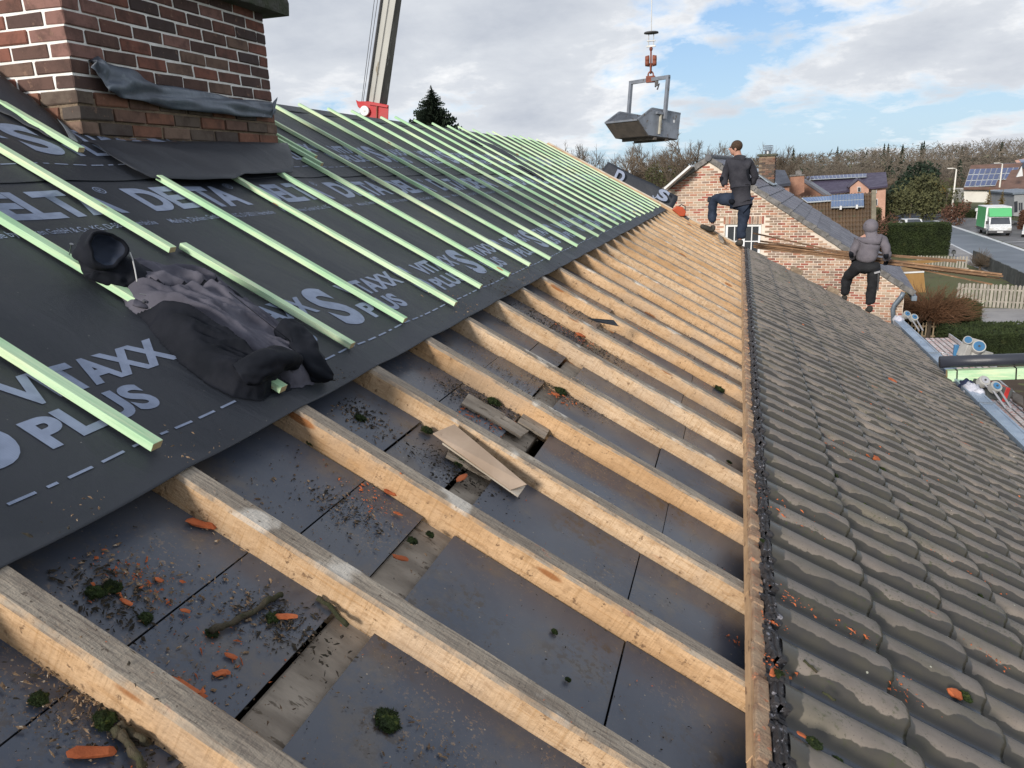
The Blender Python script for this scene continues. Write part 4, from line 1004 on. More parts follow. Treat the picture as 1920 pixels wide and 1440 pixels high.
# brown tiled roof with two blue solar panels
bt = thing('tiled_roof_house', 'brown wavy tiled house roof carrying pale blue solar panels, behind the slate roof', 'house', (at_y((1570, 420), 33).x, 33, 0)); BI = bt.matrix_basis.inverted()
Q = [at_y((1462, 371), 38), at_y((1634, 361), 38), at_y((1632, 505), 33), at_y((1470, 505), 33)]
mb = MB(); nr, ncl = 17, 27; n_ = (Q[1]-Q[0]).cross(Q[3]-Q[0]).normalized(); n_ = n_ if n_.z > 0 else -n_
S_ = ncl*6
for r in range(nr):
    for (f, h) in ((0, .0), (.97, .05), (1.0, -.03)):
        for c in range(S_+1):
            ph = (c/6) % 1; p = bilerp(Q, c/S_, (r+f + (.10*math.sin(2*math.pi*ph) if f > 0 else 0))/nr)+n_*(h+.035*math.sin(2*math.pi*ph)); mb.v.append(tuple(BI @ p))
    b0 = r*3*(S_+1)
    for k in range(2):
        for c in range(S_): mb.f.append((b0+k*(S_+1)+c, b0+(k+1)*(S_+1)+c, b0+(k+1)*(S_+1)+c+1, b0+k*(S_+1)+c+1)); mb.m.append(0)
tag(mb.build('wavy_tiles', M['roof_brown'], bt), kind='stuff')
MB().slab([BI @ p for p in (Q[1]+n_*.12, Q[2]+n_*.12, Q[2]+n_*.12+Vector((.18, 0, 0)), Q[1]+n_*.12+Vector((.18, 0, 0)))], .25).build('verge_board', pm('mossy_verge', (.24, .21, .15), (.17, .15, .11), 3, .9), bt, fixn=True)
bx0, bx1 = (BI @ Q[3]).x, (BI @ Q[2]).x
MB().box(bx0, bx1, .3, 5, 0, (Q[2].z)-.2).build('wall', M['brownbrick'], bt)
def onq(pxs, lift): return [at_plane(p, Q[0]+n_*lift, n_) for p in pxs]
solar(onq(((1503, 371), (1559, 367.5), (1559, 376), (1514, 379)), .14), 10, 1, bt, 'cell_l', .06); solar(onq(((1559, 366), (1619.5, 362), (1620, 387), (1558, 389)), .22), 11, 2, bt, 'cell_l', .06)
for px in ((1575, 389), (1605, 387)): p = onq((px,), .1)[0]; MB().box(-.04, .04, -.3, 0, -.08, .08, M=Matrix.Translation(BI @ p)).build('bracket', M['white'], bt)
def lump(name, pxs, Y, z0=0, depth=6, mat='grey_wall', par=None, inv=None):    # a wall polygon given by pixels at distance Y, with depth
    P = [at_y(p, Y) for p in pxs]; mb = MB(); n = len(P); mb.v = [tuple(inv @ p) for p in P]+[tuple(inv @ (p+Vector((0, depth, 0)))) for p in P]
    mb.f = [tuple(range(n)), tuple(range(2*n-1, n-1, -1))]+[(i, n+i, n+(i+1) % n, (i+1) % n) for i in range(n)]; mb.m = [0]*len(mb.f)
    return mb.build(name, M[mat], par, fixn=True)
def slab_px(name, pxY, mat, par, inv, th=.2):
    return MB().slab([inv @ at_y(p, Y) for p, Y in pxY], th).build(name, M[mat], par, fixn=True)
def hs(name, label, px, Y): o = thing(name, label, 'house', (at_y(px, Y).x, Y, 0)); return o, o.matrix_basis.inverted()
# long violet roofed house with salmon walls
h, I = hs('long_house', 'long salmon brick house with a violet roof, dormer gable and thin solar strip', (1600, 380), 95)
lump('wall', [(1594, 353), (1661, 349), (1659, 415), (1594, 425)], 95, mat='salmon', par=h, inv=I, depth=8)
slab_px('roof', [((1482, 336), 101), ((1661, 325.5), 101), ((1664, 351), 94.4), ((1520, 369), 94.4)], 'roof_violet', h, I)
lump('dormer_wall', [(1594, 367), (1594, 350), (1611, 338), (1629, 352), (1629, 367)], 94.0, mat='salmon', par=h, inv=I, depth=2)
slab_px('dormer_roof', [((1611, 336), 93.8), ((1591, 352), 93.8), ((1588, 350), 97), ((1608, 334), 97)], 'roof_violet', h, I, .12); slab_px('dormer_roof', [((1611, 336), 93.8), ((1632, 353), 93.8), ((1630, 350), 97), ((1612, 334), 97)], 'roof_violet', h, I, .12)
for x, y, w_, hh_ in ((1611, 355, 3.2, 4.5), (1639, 359, 5, 3), (1641, 379, 4.5, 6)):
    f = lump('window', [(x-w_, y-hh_), (x+w_, y-hh_), (x+w_, y+hh_), (x-w_, y+hh_)], 93.8 if x < 1630 else 94.85, mat='white', par=h, inv=I, depth=.15)
    lump('pane', [(x-w_+.8, y-hh_+.8), (x+w_-.8, y-hh_+.8), (x+w_-.8, y+hh_-.8), (x-w_+.8, y+hh_-.8)], 93.72 if x < 1630 else 94.77, mat='glass', par=f, inv=I, depth=.05)
qn = [at_y(p, Y) for p, Y in (((1510, 332.5), 100.2), ((1624, 327.5), 100.2), ((1624, 333.5), 98.8), ((1514, 339), 98.8))]
solar([p+Vector((0, -.15, .12)) for p in qn], 16, 1, h, 'cell', .06)
h, I = hs('gable_house', 'brown brick gable with dark verges left of the long violet roof', (1525, 360), 70)
lump('wall', [(1497, 380), (1497, 350), (1507, 338), (1551, 367), (1551, 385)], 70, mat='brownbrick', par=h, inv=I, depth=5)
slab_px('roof', [((1506, 335), 69.8), ((1553, 367), 69.8), ((1562, 366), 75), ((1516, 336), 75)], 'slate', h, I, .2); slab_px('roof', [((1507, 335), 69.8), ((1490, 352), 69.8), ((1493, 349), 75), ((1508, 335), 75)], 'white', h, I, .2)
h = thing('chimney_stack', 'wide red brick chimney stack left of the violet roof', 'chimney', (at_y((1494, 340), 66).x, 66, 0)); I = h.matrix_basis.inverted()
lump('stack', [(1482, 372), (1482, 330), (1508, 328), (1508, 360)], 66, mat='brownbrick', par=h, inv=I, depth=1.2); lump('cap', [(1481, 331), (1481, 328.5), (1509, 326.5), (1509, 329)], 65.9, mat='verge', par=h, inv=I, depth=1.4); lump('pot', [(1492, 328), (1492, 320), (1503, 319.5), (1503, 327)], 66.2, mat='verge', par=h, inv=I, depth=.5)
h, I = hs('dark_roof_house', 'dark blue grey roof peeking out right of the small mossy chimney', (1465, 335), 60)
slab_px('roof', [((1450, 323), 64), ((1471, 324), 64), ((1482, 348), 60), ((1450, 352), 60)], 'darkroof', h, I); lump('wall', [(1450, 352), (1480, 349), (1480, 372), (1450, 372)], 60.3, mat='brownbrick', par=h, inv=I, depth=4)
# white house with the large solar array
h, I = hs('white_house', 'white house with rust brown roof covered by a large blue solar array', (1850, 370), 112)
lump('wall', [(1807, 355), (1889, 355), (1887, 380), (1808, 379)], 112, mat='hwhite', par=h, inv=I, depth=8)
RQ = [((1820, 312), 119), ((1917, 308.5), 119), ((1887, 356.5), 111.4), ((1806, 355.5), 111.4)]
slab_px('roof', RQ, 'roof_rust', h, I)
a, b, c = (at_y(p, Y) for p, Y in (RQ[0], RQ[1], RQ[3])); n2 = (b-a).cross(c-a).normalized(); n2 = n2 if n2.z > 0 else -n2
def onr(px, l=.25): return at_plane(px, a+n2*l, n2)
TL, TR, BL = Vector((1818.5, 316.8)), Vector((1911, 313.5)), Vector((1807.5, 350.5)); BR = Vector((1896, 347))
for j in range(3):
    for i in range(9 if j < 2 else 6):
        def g(u, v): t_ = TL.lerp(TR, u); b_ = BL.lerp(BR, u); p = t_.lerp(b_, v); return onr((p.x, p.y))
        solar([g(i/9+.003, j/3+.008), g((i+1)/9-.003, j/3+.008), g((i+1)/9-.003, (j+1)/3-.008), g(i/9+.003, (j+1)/3-.008)], 1, 1, h, 'cell', .07, .05)
h, I = hs('rust_roof_house', 'rust brown roofed house wing right of the solar array, partly behind the lamp post', (1890, 350), 104)
slab_px('roof', [((1896, 322), 110), ((1935, 318), 110), ((1935, 358), 103), ((1874, 360), 103)], 'roof_rust', h, I); lump('wall', [(1880, 358), (1935, 356), (1935, 400), (1880, 398)], 103.6, mat='hwhite', par=h, inv=I, depth=5)
lump('gable_edge', [(1906, 332), (1916, 312), (1918, 330)], 102.8, mat='white', par=h, inv=I, depth=.2)
h, I = hs('grey_building', 'low grey building with a dark doorway at the right frame edge', (1915, 380), 88)
lump('wall', [(1902, 364), (1960, 360), (1960, 408), (1900, 405)], 88, mat='grey_wall', par=h, inv=I, depth=8); lump('door', [(1902, 378), (1908, 377), (1908, 397), (1902, 398)], 87.9, mat='glass', par=h, inv=I, depth=.1)
lump('roof_edge', [(1899, 365), (1899, 361.5), (1960, 357), (1960, 361)], 87.8, mat='zinc_d', par=h, inv=I, depth=8.4)
for x in (1912, 1916): lump('window', [(x-1.3, 380), (x+1.3, 380), (x+1.3, 394), (x-1.3, 394)], 87.9, mat='glass', par=h, inv=I, depth=.1)
h, I = hs('dark_house', 'dark roofed house with a blue panel at the upper right corner of the view', (1915, 305), 150)
slab_px('roof', [((1856, 309.5), 152), ((1935, 306), 152), ((1935, 316), 149), ((1870, 312), 149)], 'darkroof', h, I); slab_px('roof', [((1903, 303), 156), ((1935, 296), 156), ((1935, 306), 153), ((1906, 307), 153)], 'salmon', h, I)
slab_px('blue_roof_panel', [((1910, 301.5), 155), ((1935, 299), 155), ((1935, 305), 152.8), ((1914, 306), 152.8)], 'cell_l', h, I)
lump('wall', [(1866, 312), (1935, 312), (1935, 330), (1866, 330)], 151, mat='hwhite', par=h, inv=I, depth=3)
# ochre shed by the garden
sh = thing('garden_shed', 'ochre flat wooden shed with white roof edges beyond the gable corner', 'shed', (at_z((1700, 545), 0).x, at_z((1700, 545), 0).y, 0)); I = sh.matrix_basis.inverted()
ys = at_z((1700, 548), 0).y; M['ochre'] = pm('ochre_boards', (.34, .20, .07), (.26, .15, .055), 3, .8, .2, stretch=(1, 1, .2))
lump('front_wall', [(1676, 512), (1732, 511), (1736, 550), (1690, 560)], ys, mat='ochre', par=sh, inv=I, depth=2.4); lump('roof_trim', [(1674, 514), (1674, 511.5), (1733, 508.5), (1733, 511)], ys-.05, mat='white', par=sh, inv=I, depth=.1)
lump('rear_wall', [(1672, 512), (1672, 499), (1716, 501), (1718, 511)], ys+2.5, mat='ochre', par=sh, inv=I, depth=.1); lump('roof_trim', [(1670, 500), (1670, 498), (1717, 499.5), (1717, 501.5)], ys+2.45, mat='white', par=sh, inv=I, depth=.1)
lump('lean_roof', [(1690, 490), (1768, 487), (1775, 490), (1700, 497)], ys+6, mat='ochre', par=sh, inv=I, depth=.3)
# ------------------------------------------------------------------ ground, road, hill
M['grass'] = pm('winter_grass', (.075, .095, .030), (.10, .088, .042), .35, .95, .3, .05, (.06, .05, .035), .62, world=True, rv=0)
M['asphalt'] = pm('blue_grey_asphalt', (.135, .155, .185), (.105, .122, .15), .22, .55, .1, .01, (.17, .185, .21), .62, world=True, rv=0, fine=9)
M['asphalt2'] = pm('worn_parking_asphalt', (.16, .155, .16), (.10, .10, .108), .3, .6, .1, .01, (.22, .21, .21), .6, world=True, rv=0, fine=9)
M['paving'] = pm('grey_paving', (.30, .29, .29), (.22, .215, .22), .8, .7, .2, .01, world=True, rv=0)
M['paint'] = pm('white_road_paint', (.62, .64, .66), (.5, .52, .55), 1, .6, .05, world=True, rv=0)
M['forest'] = pm('leaf_litter', (.075, .060, .042), (.05, .042, .03), .05, .95, .1, world=True, rv=0)
def hill_h(x, y):
    d = math.hypot(x, y)
    return 0 if d < 190 else 9*(1-math.exp(-((d-190)/160)**2))*(.25+.75*max(0, min(1, (x+40)/170)))
mb = MB(); xs = [-2500, -900, -400, -200, -100, 0, 50, 100, 150, 200, 260, 340, 450, 700, 1200, 2500]; ys_ = [-400, -50, 0, 60, 120, 180, 220, 260, 300, 350, 420, 520, 700, 1000, 1800, 3500]
for y in ys_:
    for x in xs: mb.v.append((x, y, hill_h(x, y)))
for j in range(len(ys_)-1):
    for i in range(len(xs)-1): a = j*len(xs)+i; mb.f.append((a, a+1, a+len(xs)+1, a+len(xs))); mb.m.append(0 if ys_[j] < 180 else 1)
tag(mb.build('ground', [M['grass'], M['forest']], smooth=True), kind='structure')
def gpoly(name, pxs, z, mat, kind='structure'):
    P = [at_z(p, 0) for p in pxs]; mb = MB(); mb.add([(p.x, p.y, z) for p in P], [tuple(range(len(P)))]); o = mb.build(name, M[mat], fixn=True)
    for p in o.data.polygons:
        if p.normal.z < 0: o.data.flip_normals(); break
    return tag(o, kind=kind)
gpoly('parking_area', [(1725, 403), (1755, 400), (1800, 402), (1990, 424), (2060, 520), (1920, 466), (1850, 443), (1765, 416)], .008, 'asphalt2')
gpoly('road', [(2100, 650), (1920, 524), (1839, 484.6), (1779, 456), (1726, 430), (1680, 413), (1684, 405), (1728, 404), (1753, 413), (1850, 444), (1920, 468), (2200, 570)], .016, 'asphalt')
gpoly('pavement', [(1755, 446), (1779, 457), (1839, 486), (1920, 526), (1920, 540), (1860, 514), (1800, 490), (1760, 470)], .012, 'paving')
gpoly('side_road', [(1650, 402), (1760, 398), (1790, 402), (1735, 407), (1684, 407)], .012, 'asphalt2')
def gline(name, a, b, w, z=.022):
    A_, B_ = at_z(a, 0), at_z(b, 0); d = (B_-A_).normalized(); n = Vector((-d.y, d.x, 0))*w/2
    mb = MB(); mb.add([(p.x, p.y, z) for p in (A_-n, A_+n, B_+n, B_-n)], [(0, 1, 2, 3)]); o = mb.build(name, M['paint'], fixn=True)
    if o.data.polygons[0].normal.z < 0: o.data.flip_normals()
    tag(o, kind='structure')
gline('road_edge_marking', (1753, 413.5), (1850, 445.5), .45); gline('road_edge_marking', (1850, 445.5), (1990, 494), .35); gline('road_edge_marking', (1779, 456), (1839, 485.5), .18); gline('road_edge_marking', (1839, 485.5), (1960, 545), .16)
gline('parking_marking', (1872, 455), (1960, 452), .2)
gpoly('garden_path', [(1828, 578), (1905, 579), (2000, 584), (2000, 625), (1900, 624), (1850, 612), (1835, 592)], .012, 'paving')
gpoly('garden_path', [(1880, 623), (1900, 622), (1960, 650), (1960, 668), (1900, 647)], .016, 'paving')
# ------------------------------------------------------------------ vegetation
M['bark'] = pm('grey_brown_bark', (.115, .090, .066), (.075, .060, .046), 3, .95, .2)
M['twigs'] = pm('winter_twigs', (.125, .096, .070), (.088, .068, .050), 1.0, .95, 0, rv=.2)
M['twigs_red'] = pm('reddish_twigs', (.17, .085, .045), (.12, .065, .035), 1.0, .95, 0)
M['conifer'] = pm('dark_conifer_needles', (.022, .040, .022), (.014, .026, .016), 2, .9, 0, rv=.2)
M['hedge'] = pm('dark_hedge_leaves', (.030, .046, .012), (.018, .029, .009), 1.6, .9, .1, rv=.1, c3=(.05, .062, .02), c3t=.6)
M['olive'] = pm('olive_foliage', (.085, .085, .035), (.055, .060, .026), 1, .9, 0)
M['gold'] = pm('golden_conifer', (.20, .135, .025), (.13, .09, .02), 1.5, .9, 0)
M['russet'] = pm('russet_hedge_leaves', (.13, .062, .04), (.085, .045, .03), 1.5, .9, 0)
def bare(seed, H=11, lv=4, spread=.62, trunk=.22, mats=('bark', 'twigs'), start=.25, dens=1.0):
    random.seed(seed); mb = MB()
    def seg(a, b, r0, r1, mi):
        t = (b-a).normalized(); x = t.orthogonal().normalized(); y = t.cross(x); v = []
        for p, r in ((a, r0), (b, r1)):
            for k in range(3): v.append(p+(x*math.cos(2.094*k)+y*math.sin(2.094*k))*r)
        mb.add(v, [(0, 1, 4, 3), (1, 2, 5, 4), (2, 0, 3, 5)], mi)
    def grow(p, d, L, r, l):
        n = 3 if l > 0 else 2; q = p; dd = d
        pts = [p]
        for i in range(n):
            dd = (dd + noise.random_unit_vector()*.20 + Vector((0, 0, .06))).normalized(); q2 = q+dd*L/n
            seg(q, q2, r*(1-.3*i/n), r*(1-.3*(i+1)/n), 0 if l >= lv-1 else 1); q = q2; pts.append(q)
        if l == 0: return
        nb_ = int((3+random.random()*2.5)*dens)
        for i in range(nb_):
            t = random.uniform(.3, 1) if l < lv else random.uniform(start, 1)
            f = t*n; k = min(int(f), n-1); b = pts[k].lerp(pts[k+1], f-k)
            ax = dd.orthogonal(); ax.rotate(Matrix.Rotation(random.uniform(0, 6.28), 3, dd)); nd = (dd*(1-spread*.6)+ax.normalized()*spread*random.uniform(.6, 1.2)+Vector((0, 0, .15))).normalized()
            grow(b, nd, L*random.uniform(.48, .72), r*.52, l-1)
        grow(q, dd, L*.6, r*.6, l-1)
    grow(Vector((0, 0, 0)), Vector((0, 0, 1)), H*.42, trunk, lv)
    return mb
def split_tree(mb, nm):                                # trunk and crown as two parts
    a, b = MB(), MB()
    for f, m in zip(mb.f, mb.m):
        t_ = a if m == 0 else b; i0 = len(t_.v); t_.v += [mb.v[i] for i in f]; t_.f.append(tuple(range(i0, i0+len(f)))); t_.m.append(0)
    return a, b
def tree_thing(proto, name, label, loc, rz, sc, group=None):
    t = thing(name, label, 'tree', loc, (0, 0, rz), group); t.scale = (sc[0], sc[0], sc[1])
    inst('trunk', proto[0], t); inst('crown', proto[1], t); return t
def protos(n, mats, **k):
    r = []
    for i in range(n):
        a, b = split_tree(bare(100+i*7+int(k.get('H', 1)), **k), 'x'); r.append((a.mesh('trunk', M[mats[0]]), b.mesh('crown', M[mats[1]])))
    return r
PB = protos(4, ('bark', 'twigs'), H=11, lv=5, spread=.78, dens=1.06)
PM = protos(3, ('bark', 'twigs'), H=11, lv=4, spread=.7, dens=1.1)
random.seed(41)
for (x, ytop, Y, k) in ((1072, 262, 75, 0), (1112, 268, 82, 1), (1150, 262, 70, 2), (1196, 264, 78, 3), (1238, 272, 84, 0), (1278, 262, 74, 1), (1322, 240, 68, 2), (1355, 262, 80, 3), (1412, 266, 78, 0), (1446, 272, 74, 1), (1466, 284, 86, 2), (1095, 275, 100, 3), (1175, 272, 104, 1), (1262, 268, 102, 0), (1300, 270, 98, 2), (1385, 272, 100, 1), (1050, 282, 96, 2), (1425, 285, 104, 3)):
    p = at_y((x, ytop), Y); zb_ = max(v.co.z for v in PB[k][1].vertices); s_ = p.z/zb_
    LABS = {1150: 'bare tree in the belt directly below the hanging skip, left side', 1196: 'bare tree in the belt under the right corner of the hanging skip', 1238: 'bare tree between the hanging skip and the brick gable', 1355: 'bare tree just left of the standing worker, above the gable ridge', 1412: 'bare tree between the standing worker and the mossy chimney', 1446: 'bare tree rising behind the cowl of the mossy chimney', 1466: 'bare tree just right of the mossy chimney', 1112: 'bare tree above the green batten ends at the far ridge corner', 1278: 'bare tree left of the tallest round crowned one', 1095: 'farther bare tree behind the loose membrane end, left', 1175: 'farther bare tree behind the left half of the hanging skip', 1262: 'farther bare tree just right of the hanging skip', 1300: 'farther bare tree behind the peak of the brick gable', 1385: 'farther bare tree behind the head of the standing worker', 1050: 'low bare tree at the left end of the belt, over the batten ends', 1425: 'farther bare tree left of the mossy chimney'}; lab = LABS.get(x) or {1322: 'tallest bare round crowned tree rising above the gable of the brick house', 1072: 'leftmost bare tree of the belt, just past the loose membrane end'}.get(x, 'bare winter tree in the dense belt behind the brick house')
    tree_thing(PB[k], 'bare_tree', lab, (p.x, Y, 0), random.uniform(0, 6), (s_*1.02, s_), 'bare trees in the belt behind the brick house')
def leafcloud(mb, c, R, n, sz, mi=0, flat=1.0, hol=.55):
    for _ in range(n):
        d = noise.random_unit_vector(); r = R*(hol+(1-hol)*random.random())*(1+.35*noise.noise(Vector(c)*.3+d*1.6)); p = Vector(c)+Vector((d.x*r, d.y*r, d.z*r*flat))
        a = noise.random_unit_vector()*sz; b = noise.random_unit_vector()*sz
        mb.add([p-a*.5-b*.3, p+a*.5-b*.2, p+b*.7], [(0, 1, 2)], mi)
def leafy(name, label, px, Y, w_m, h_m, mat, n=1400, lobes=7, group=None, cat='bush', sz=.16, z0=0, seed=1, core=True):
    random.seed(seed); p = at_y(px, Y); h_m = p.z-z0; o = thing(name, label, cat, (p.x, Y, z0), group=group); mb = MB()
    for k in range(lobes):
        cx_ = random.uniform(-.32, .32)*w_m; cy_ = random.uniform(-.3, .3)*w_m; R = random.uniform(.2, .34)*min(w_m, h_m*1.2); cz_ = R*.8+random.random()*(h_m-R*1.8) if h_m > R*1.9 else h_m*.5
        leafcloud(mb, (cx_, cy_, cz_), R, n//lobes, sz)
    mb.build('foliage', M[mat], o); MB().tube([(0, 0, 0), (.05, 0, h_m*.5)], [.12, .05], 6).build('trunk', M['bark'], o); return o
leafy('bush', 'pale green bush in front of the bare trees at the foot of the brick gable', (1240, 300), 66, 4, 6, 'olive', 1500, 6, seed=4)
leafy('bush', 'dull green bush left of the loose membrane end', (1200, 320), 64, 7, 5.2, 'olive', 1500, 6, seed=8)
# wooded hill: one mass
def wood():
    random.seed(5); mb = MB(); k = 0
    small = [bare(300+i, H=10, lv=3, spread=.75, trunk=.16, dens=1.35) for i in range(5)]
    for _ in range(620):
        a = random.uniform(-.02, .62) if random.random() < .86 else random.uniform(-.2, .02); d = random.uniform(165, 430)
        x, y = math.sin(a)*d, math.cos(a)*d; z = hill_h(x, y)
        px_ = Vector((x, y, z+10))-EYE; zz = px_.dot(fwd); X = 960+FOC*px_.dot(rgt)/zz
        if X < 1440 or X > 2010: continue
        hmax = 8.6+3.2*max(0, min(1, (a-.28)/.22))+5.0*noise.noise(Vector((x*.045, y*.02, 0)))
        if d < 230: hmax *= .8
        if random.random() < .10:                      # a conifer
            H = hmax*1.12; n = 9
            for i in range(n):
                zz_ = z+H*(.15+.85*i/n); R = (1-i/n)*2.2+.2
                for q in range(9):
                    an = q*.7+random.random(); e = Vector((math.cos(an)*R, math.sin(an)*R, -.5)); c = Vector((x, y, zz_)); s_ = Vector((-math.sin(an), math.cos(an), 0))*R*.3
                    mb.add([c-s_*.4, c+e, c+s_*.8+Vector((0, 0, H*.08))], [(0, 1, 2)], 1)
            mb.add([(x-.15, y, z), (x+.15, y, z), (x, y, z+H)], [(0, 1, 2)], 0); continue
        t_ = random.choice(small); s_ = hmax/10.5; rz = random.random()*6.28; c_, sn = math.cos(rz)*s_*1.15, math.sin(rz)*s_*1.15
        b = len(mb.v); mb.v += [(x+v[0]*c_-v[1]*sn, y+v[0]*sn+v[1]*c_, z+v[2]*s_) for v in t_.v]; mb.f += [tuple(b+i for i in f) for f in t_.f]; mb.m += [(0 if m == 0 else 2) for m in t_.m]
    # undergrowth and massed crowns
    for _ in range(34000):
        a = random.uniform(-.05, .62); d = random.uniform(170, 450); x, y = math.sin(a)*d, math.cos(a)*d; z = hill_h(x, y)+random.random()**.7*8.2*(1+.3*noise.noise(Vector((x*.04, y*.04, 2))))
        p = Vector((x, y, z)); s1 = Vector((random.uniform(-.16, .16), 0, random.uniform(-.16, .16))); s2 = Vector((random.uniform(-1.3, 1.3), random.uniform(-1, 1), random.uniform(-.6, 1.5))); mb.add([p-s1, p+s1, p+s2], [(0, 1, 2)], 2 if random.random() < .95 else 1)
    o = mb.build('wooded_hill', [M['bark'], M['conifer'], M['wood_twig']]); tag(o, 'bare brown wood with a few dark conifers on the low hill at the horizon', 'wood', kind='stuff')
M['wood_twig'] = pm('hazy_winter_wood', (.130, .108, .086), (.088, .076, .060), .035, .95, 0, world=True, rv=0, c3=(.13, .125, .085), c3t=.6)
wood()
# trees between the road and the hill
def conifer(name, label, px_top, px_w, Y, mat='conifer', tiers=22, per=15, drop=.35, cat='tree', base=0, seed=1, sz=.5, sparse=1.0):
    random.seed(seed); p = at_y(px_top, Y); H = p.z-base; W = px_w/FOC*Y/2; o = thing(name, label, cat, (p.x, Y, base)); mb = MB()
    for i in range(tiers):
        t = (i+.3)/tiers; z = H*(1-t*.93); R = W*(t**.85)*random.uniform(.85, 1.08)+.04
        for q in range(per):
            an = 2.399*q+i*1.3+random.uniform(-.3, .3); L = R*random.uniform(.6, 1.2); dr = L*drop*random.uniform(.4, 1.6); c = Vector((0, 0, z+random.uniform(-.5, .5)*H/tiers*2.2)); tip = Vector((math.cos(an)*L, math.sin(an)*L, z-dr+L*.12))
            nseg = max(2, int(6*sparse)); sd = Vector((-math.sin(an), math.cos(an), 0))
            for k in range(nseg):
                f = (k+.5)/nseg; m_ = c.lerp(tip, f)+Vector((0, 0, -.1*L*math.sin(f*3.1)))
                for sg in (-1, 1):
                    e = m_+sd*sg*L*.26*(1.15-f)*random.uniform(.6, 1.3)+Vector((math.cos(an), math.sin(an), 0))*L*.10+Vector((0, 0, -.05*L)); w_ = Vector((math.cos(an), math.sin(an), .3))*L*.09+Vector((0, 0, .05*L))
                    mb.add([m_-w_*.5, m_+w_, e], [(0, 1, 2)])
            mb.add([c-sd*.02, c+sd*.02, tip], [(0, 1, 2)])
    mb.build('crown', M[mat], o); MB().tube([(0, 0, 0), (0, 0, H*.99)], [H*.018, .01], 7).build('trunk', M['bark'], o); return o
conifer('spruce', 'dark spruce top showing above the batten ends right of the red crane base', (808, 163), 400, 40, tiers=95, per=24, seed=6, sparse=1.2, drop=.25)
leafy('pine_tree', 'large dark pine beside the long house, its crown above the olive tree', (1718, 299), 118, 5.5, 11.2, 'conifer', 3200, 10, cat='tree', sz=.42, seed=3)
leafy('pine_tree', 'dark spreading pine below the larger one, next to the lawn', (1690, 342), 112, 6, 7.2, 'conifer', 2400, 8, cat='tree', sz=.42, seed=5)
leafy('olive_tree', 'olive green loose tree left of the tall lamp post', (1738, 322), 104, 7.5, 7.2, 'olive', 2600, 9, cat='tree', sz=.34, seed=9)
leafy('olive_tree', 'lower olive tree reaching towards the traffic sign', (1712, 345), 100, 6.5, 5.6, 'olive', 2000, 8, cat='tree', sz=.3, seed=19)
L2 = ['bare tree directly right of the olive tree, left of the tall lamp post', 'bare tree right behind the head of the tall lamp post', 'bare tree at the right end of the violet roof', 'bare tree left of the dark pine crown', 'bare tree left of the white house with the solar array', 'tall bare tree behind the right flank of the dark pine', 'bare tree directly behind the dark pine',
      'bare tree over the dark blue grey roof beside the mossy chimney', 'bare tree above the wide red chimney stack', 'bare tree above the left end of the thin solar strip', 'bare tree above the middle of the thin solar strip', 'bare tree behind the street lamp of the violet roofed house', 'bare tree above the dormer gable of the violet roof', 'bare tree above the right part of the violet roof']
for i, (x, yt, Y) in enumerate(((1770, 330, 116), (1785, 325, 126), (1662, 330, 130), (1680, 322, 136), (1800, 335, 130), (1755, 322, 132), (1730, 318, 140), (1475, 320, 110), (1500, 322, 140), (1525, 318, 150), (1560, 316, 155), (1595, 314, 150), (1625, 312, 160), (1650, 316, 150))):
    p = at_y((x, yt), Y); k = i % 3; s_ = p.z/max(v.co.z for v in PM[k][1].vertices)
    tree_thing(PM[k], 'bare_tree', L2[i], (p.x, Y, 0), i*1.3, (s_*1.5, s_), 'bare trees before the wooded hill')
leafy('bush', 'russet bush right of the tall lamp post', (1803, 372), 92, 4.2, 3.0, 'russet', 1300, 6, seed=31, sz=.2)
leafy('bush', 'pale creamy bush against the olive tree', (1760, 336), 110, 2.6, 5.2, 'gold', 700, 4, seed=32, sz=.2)
for k, (x, lab) in enumerate(((1856, 'golden conifer left of the rear lamp post behind the green box truck'), (1881, 'golden conifer right of the rear lamp post behind the green box truck'))):
    conifer('golden_conifer', lab, (x, 354 if k == 0 else 357), 27, 84, 'gold', 16, 16, seed=50+k, sparse=1.4, drop=.1)
leafy('bush', 'green bush standing before the violet roof', (1562, 346), 60, 3.1, 5.5, 'hedge', 1300, 6, seed=33, sz=.16)
leafy('bush', 'rust brown bush at the foot of the sign before the parking area', (1672, 391), 62, 2.0, 1.9, 'russet', 900, 5, seed=35, sz=.12); leafy('bush', 'rust brown hedge bush left of the other, beside the clipped green roof hedge', (1652, 396), 58, 1.8, 1.9, 'russet', 900, 5, seed=36, sz=.12)
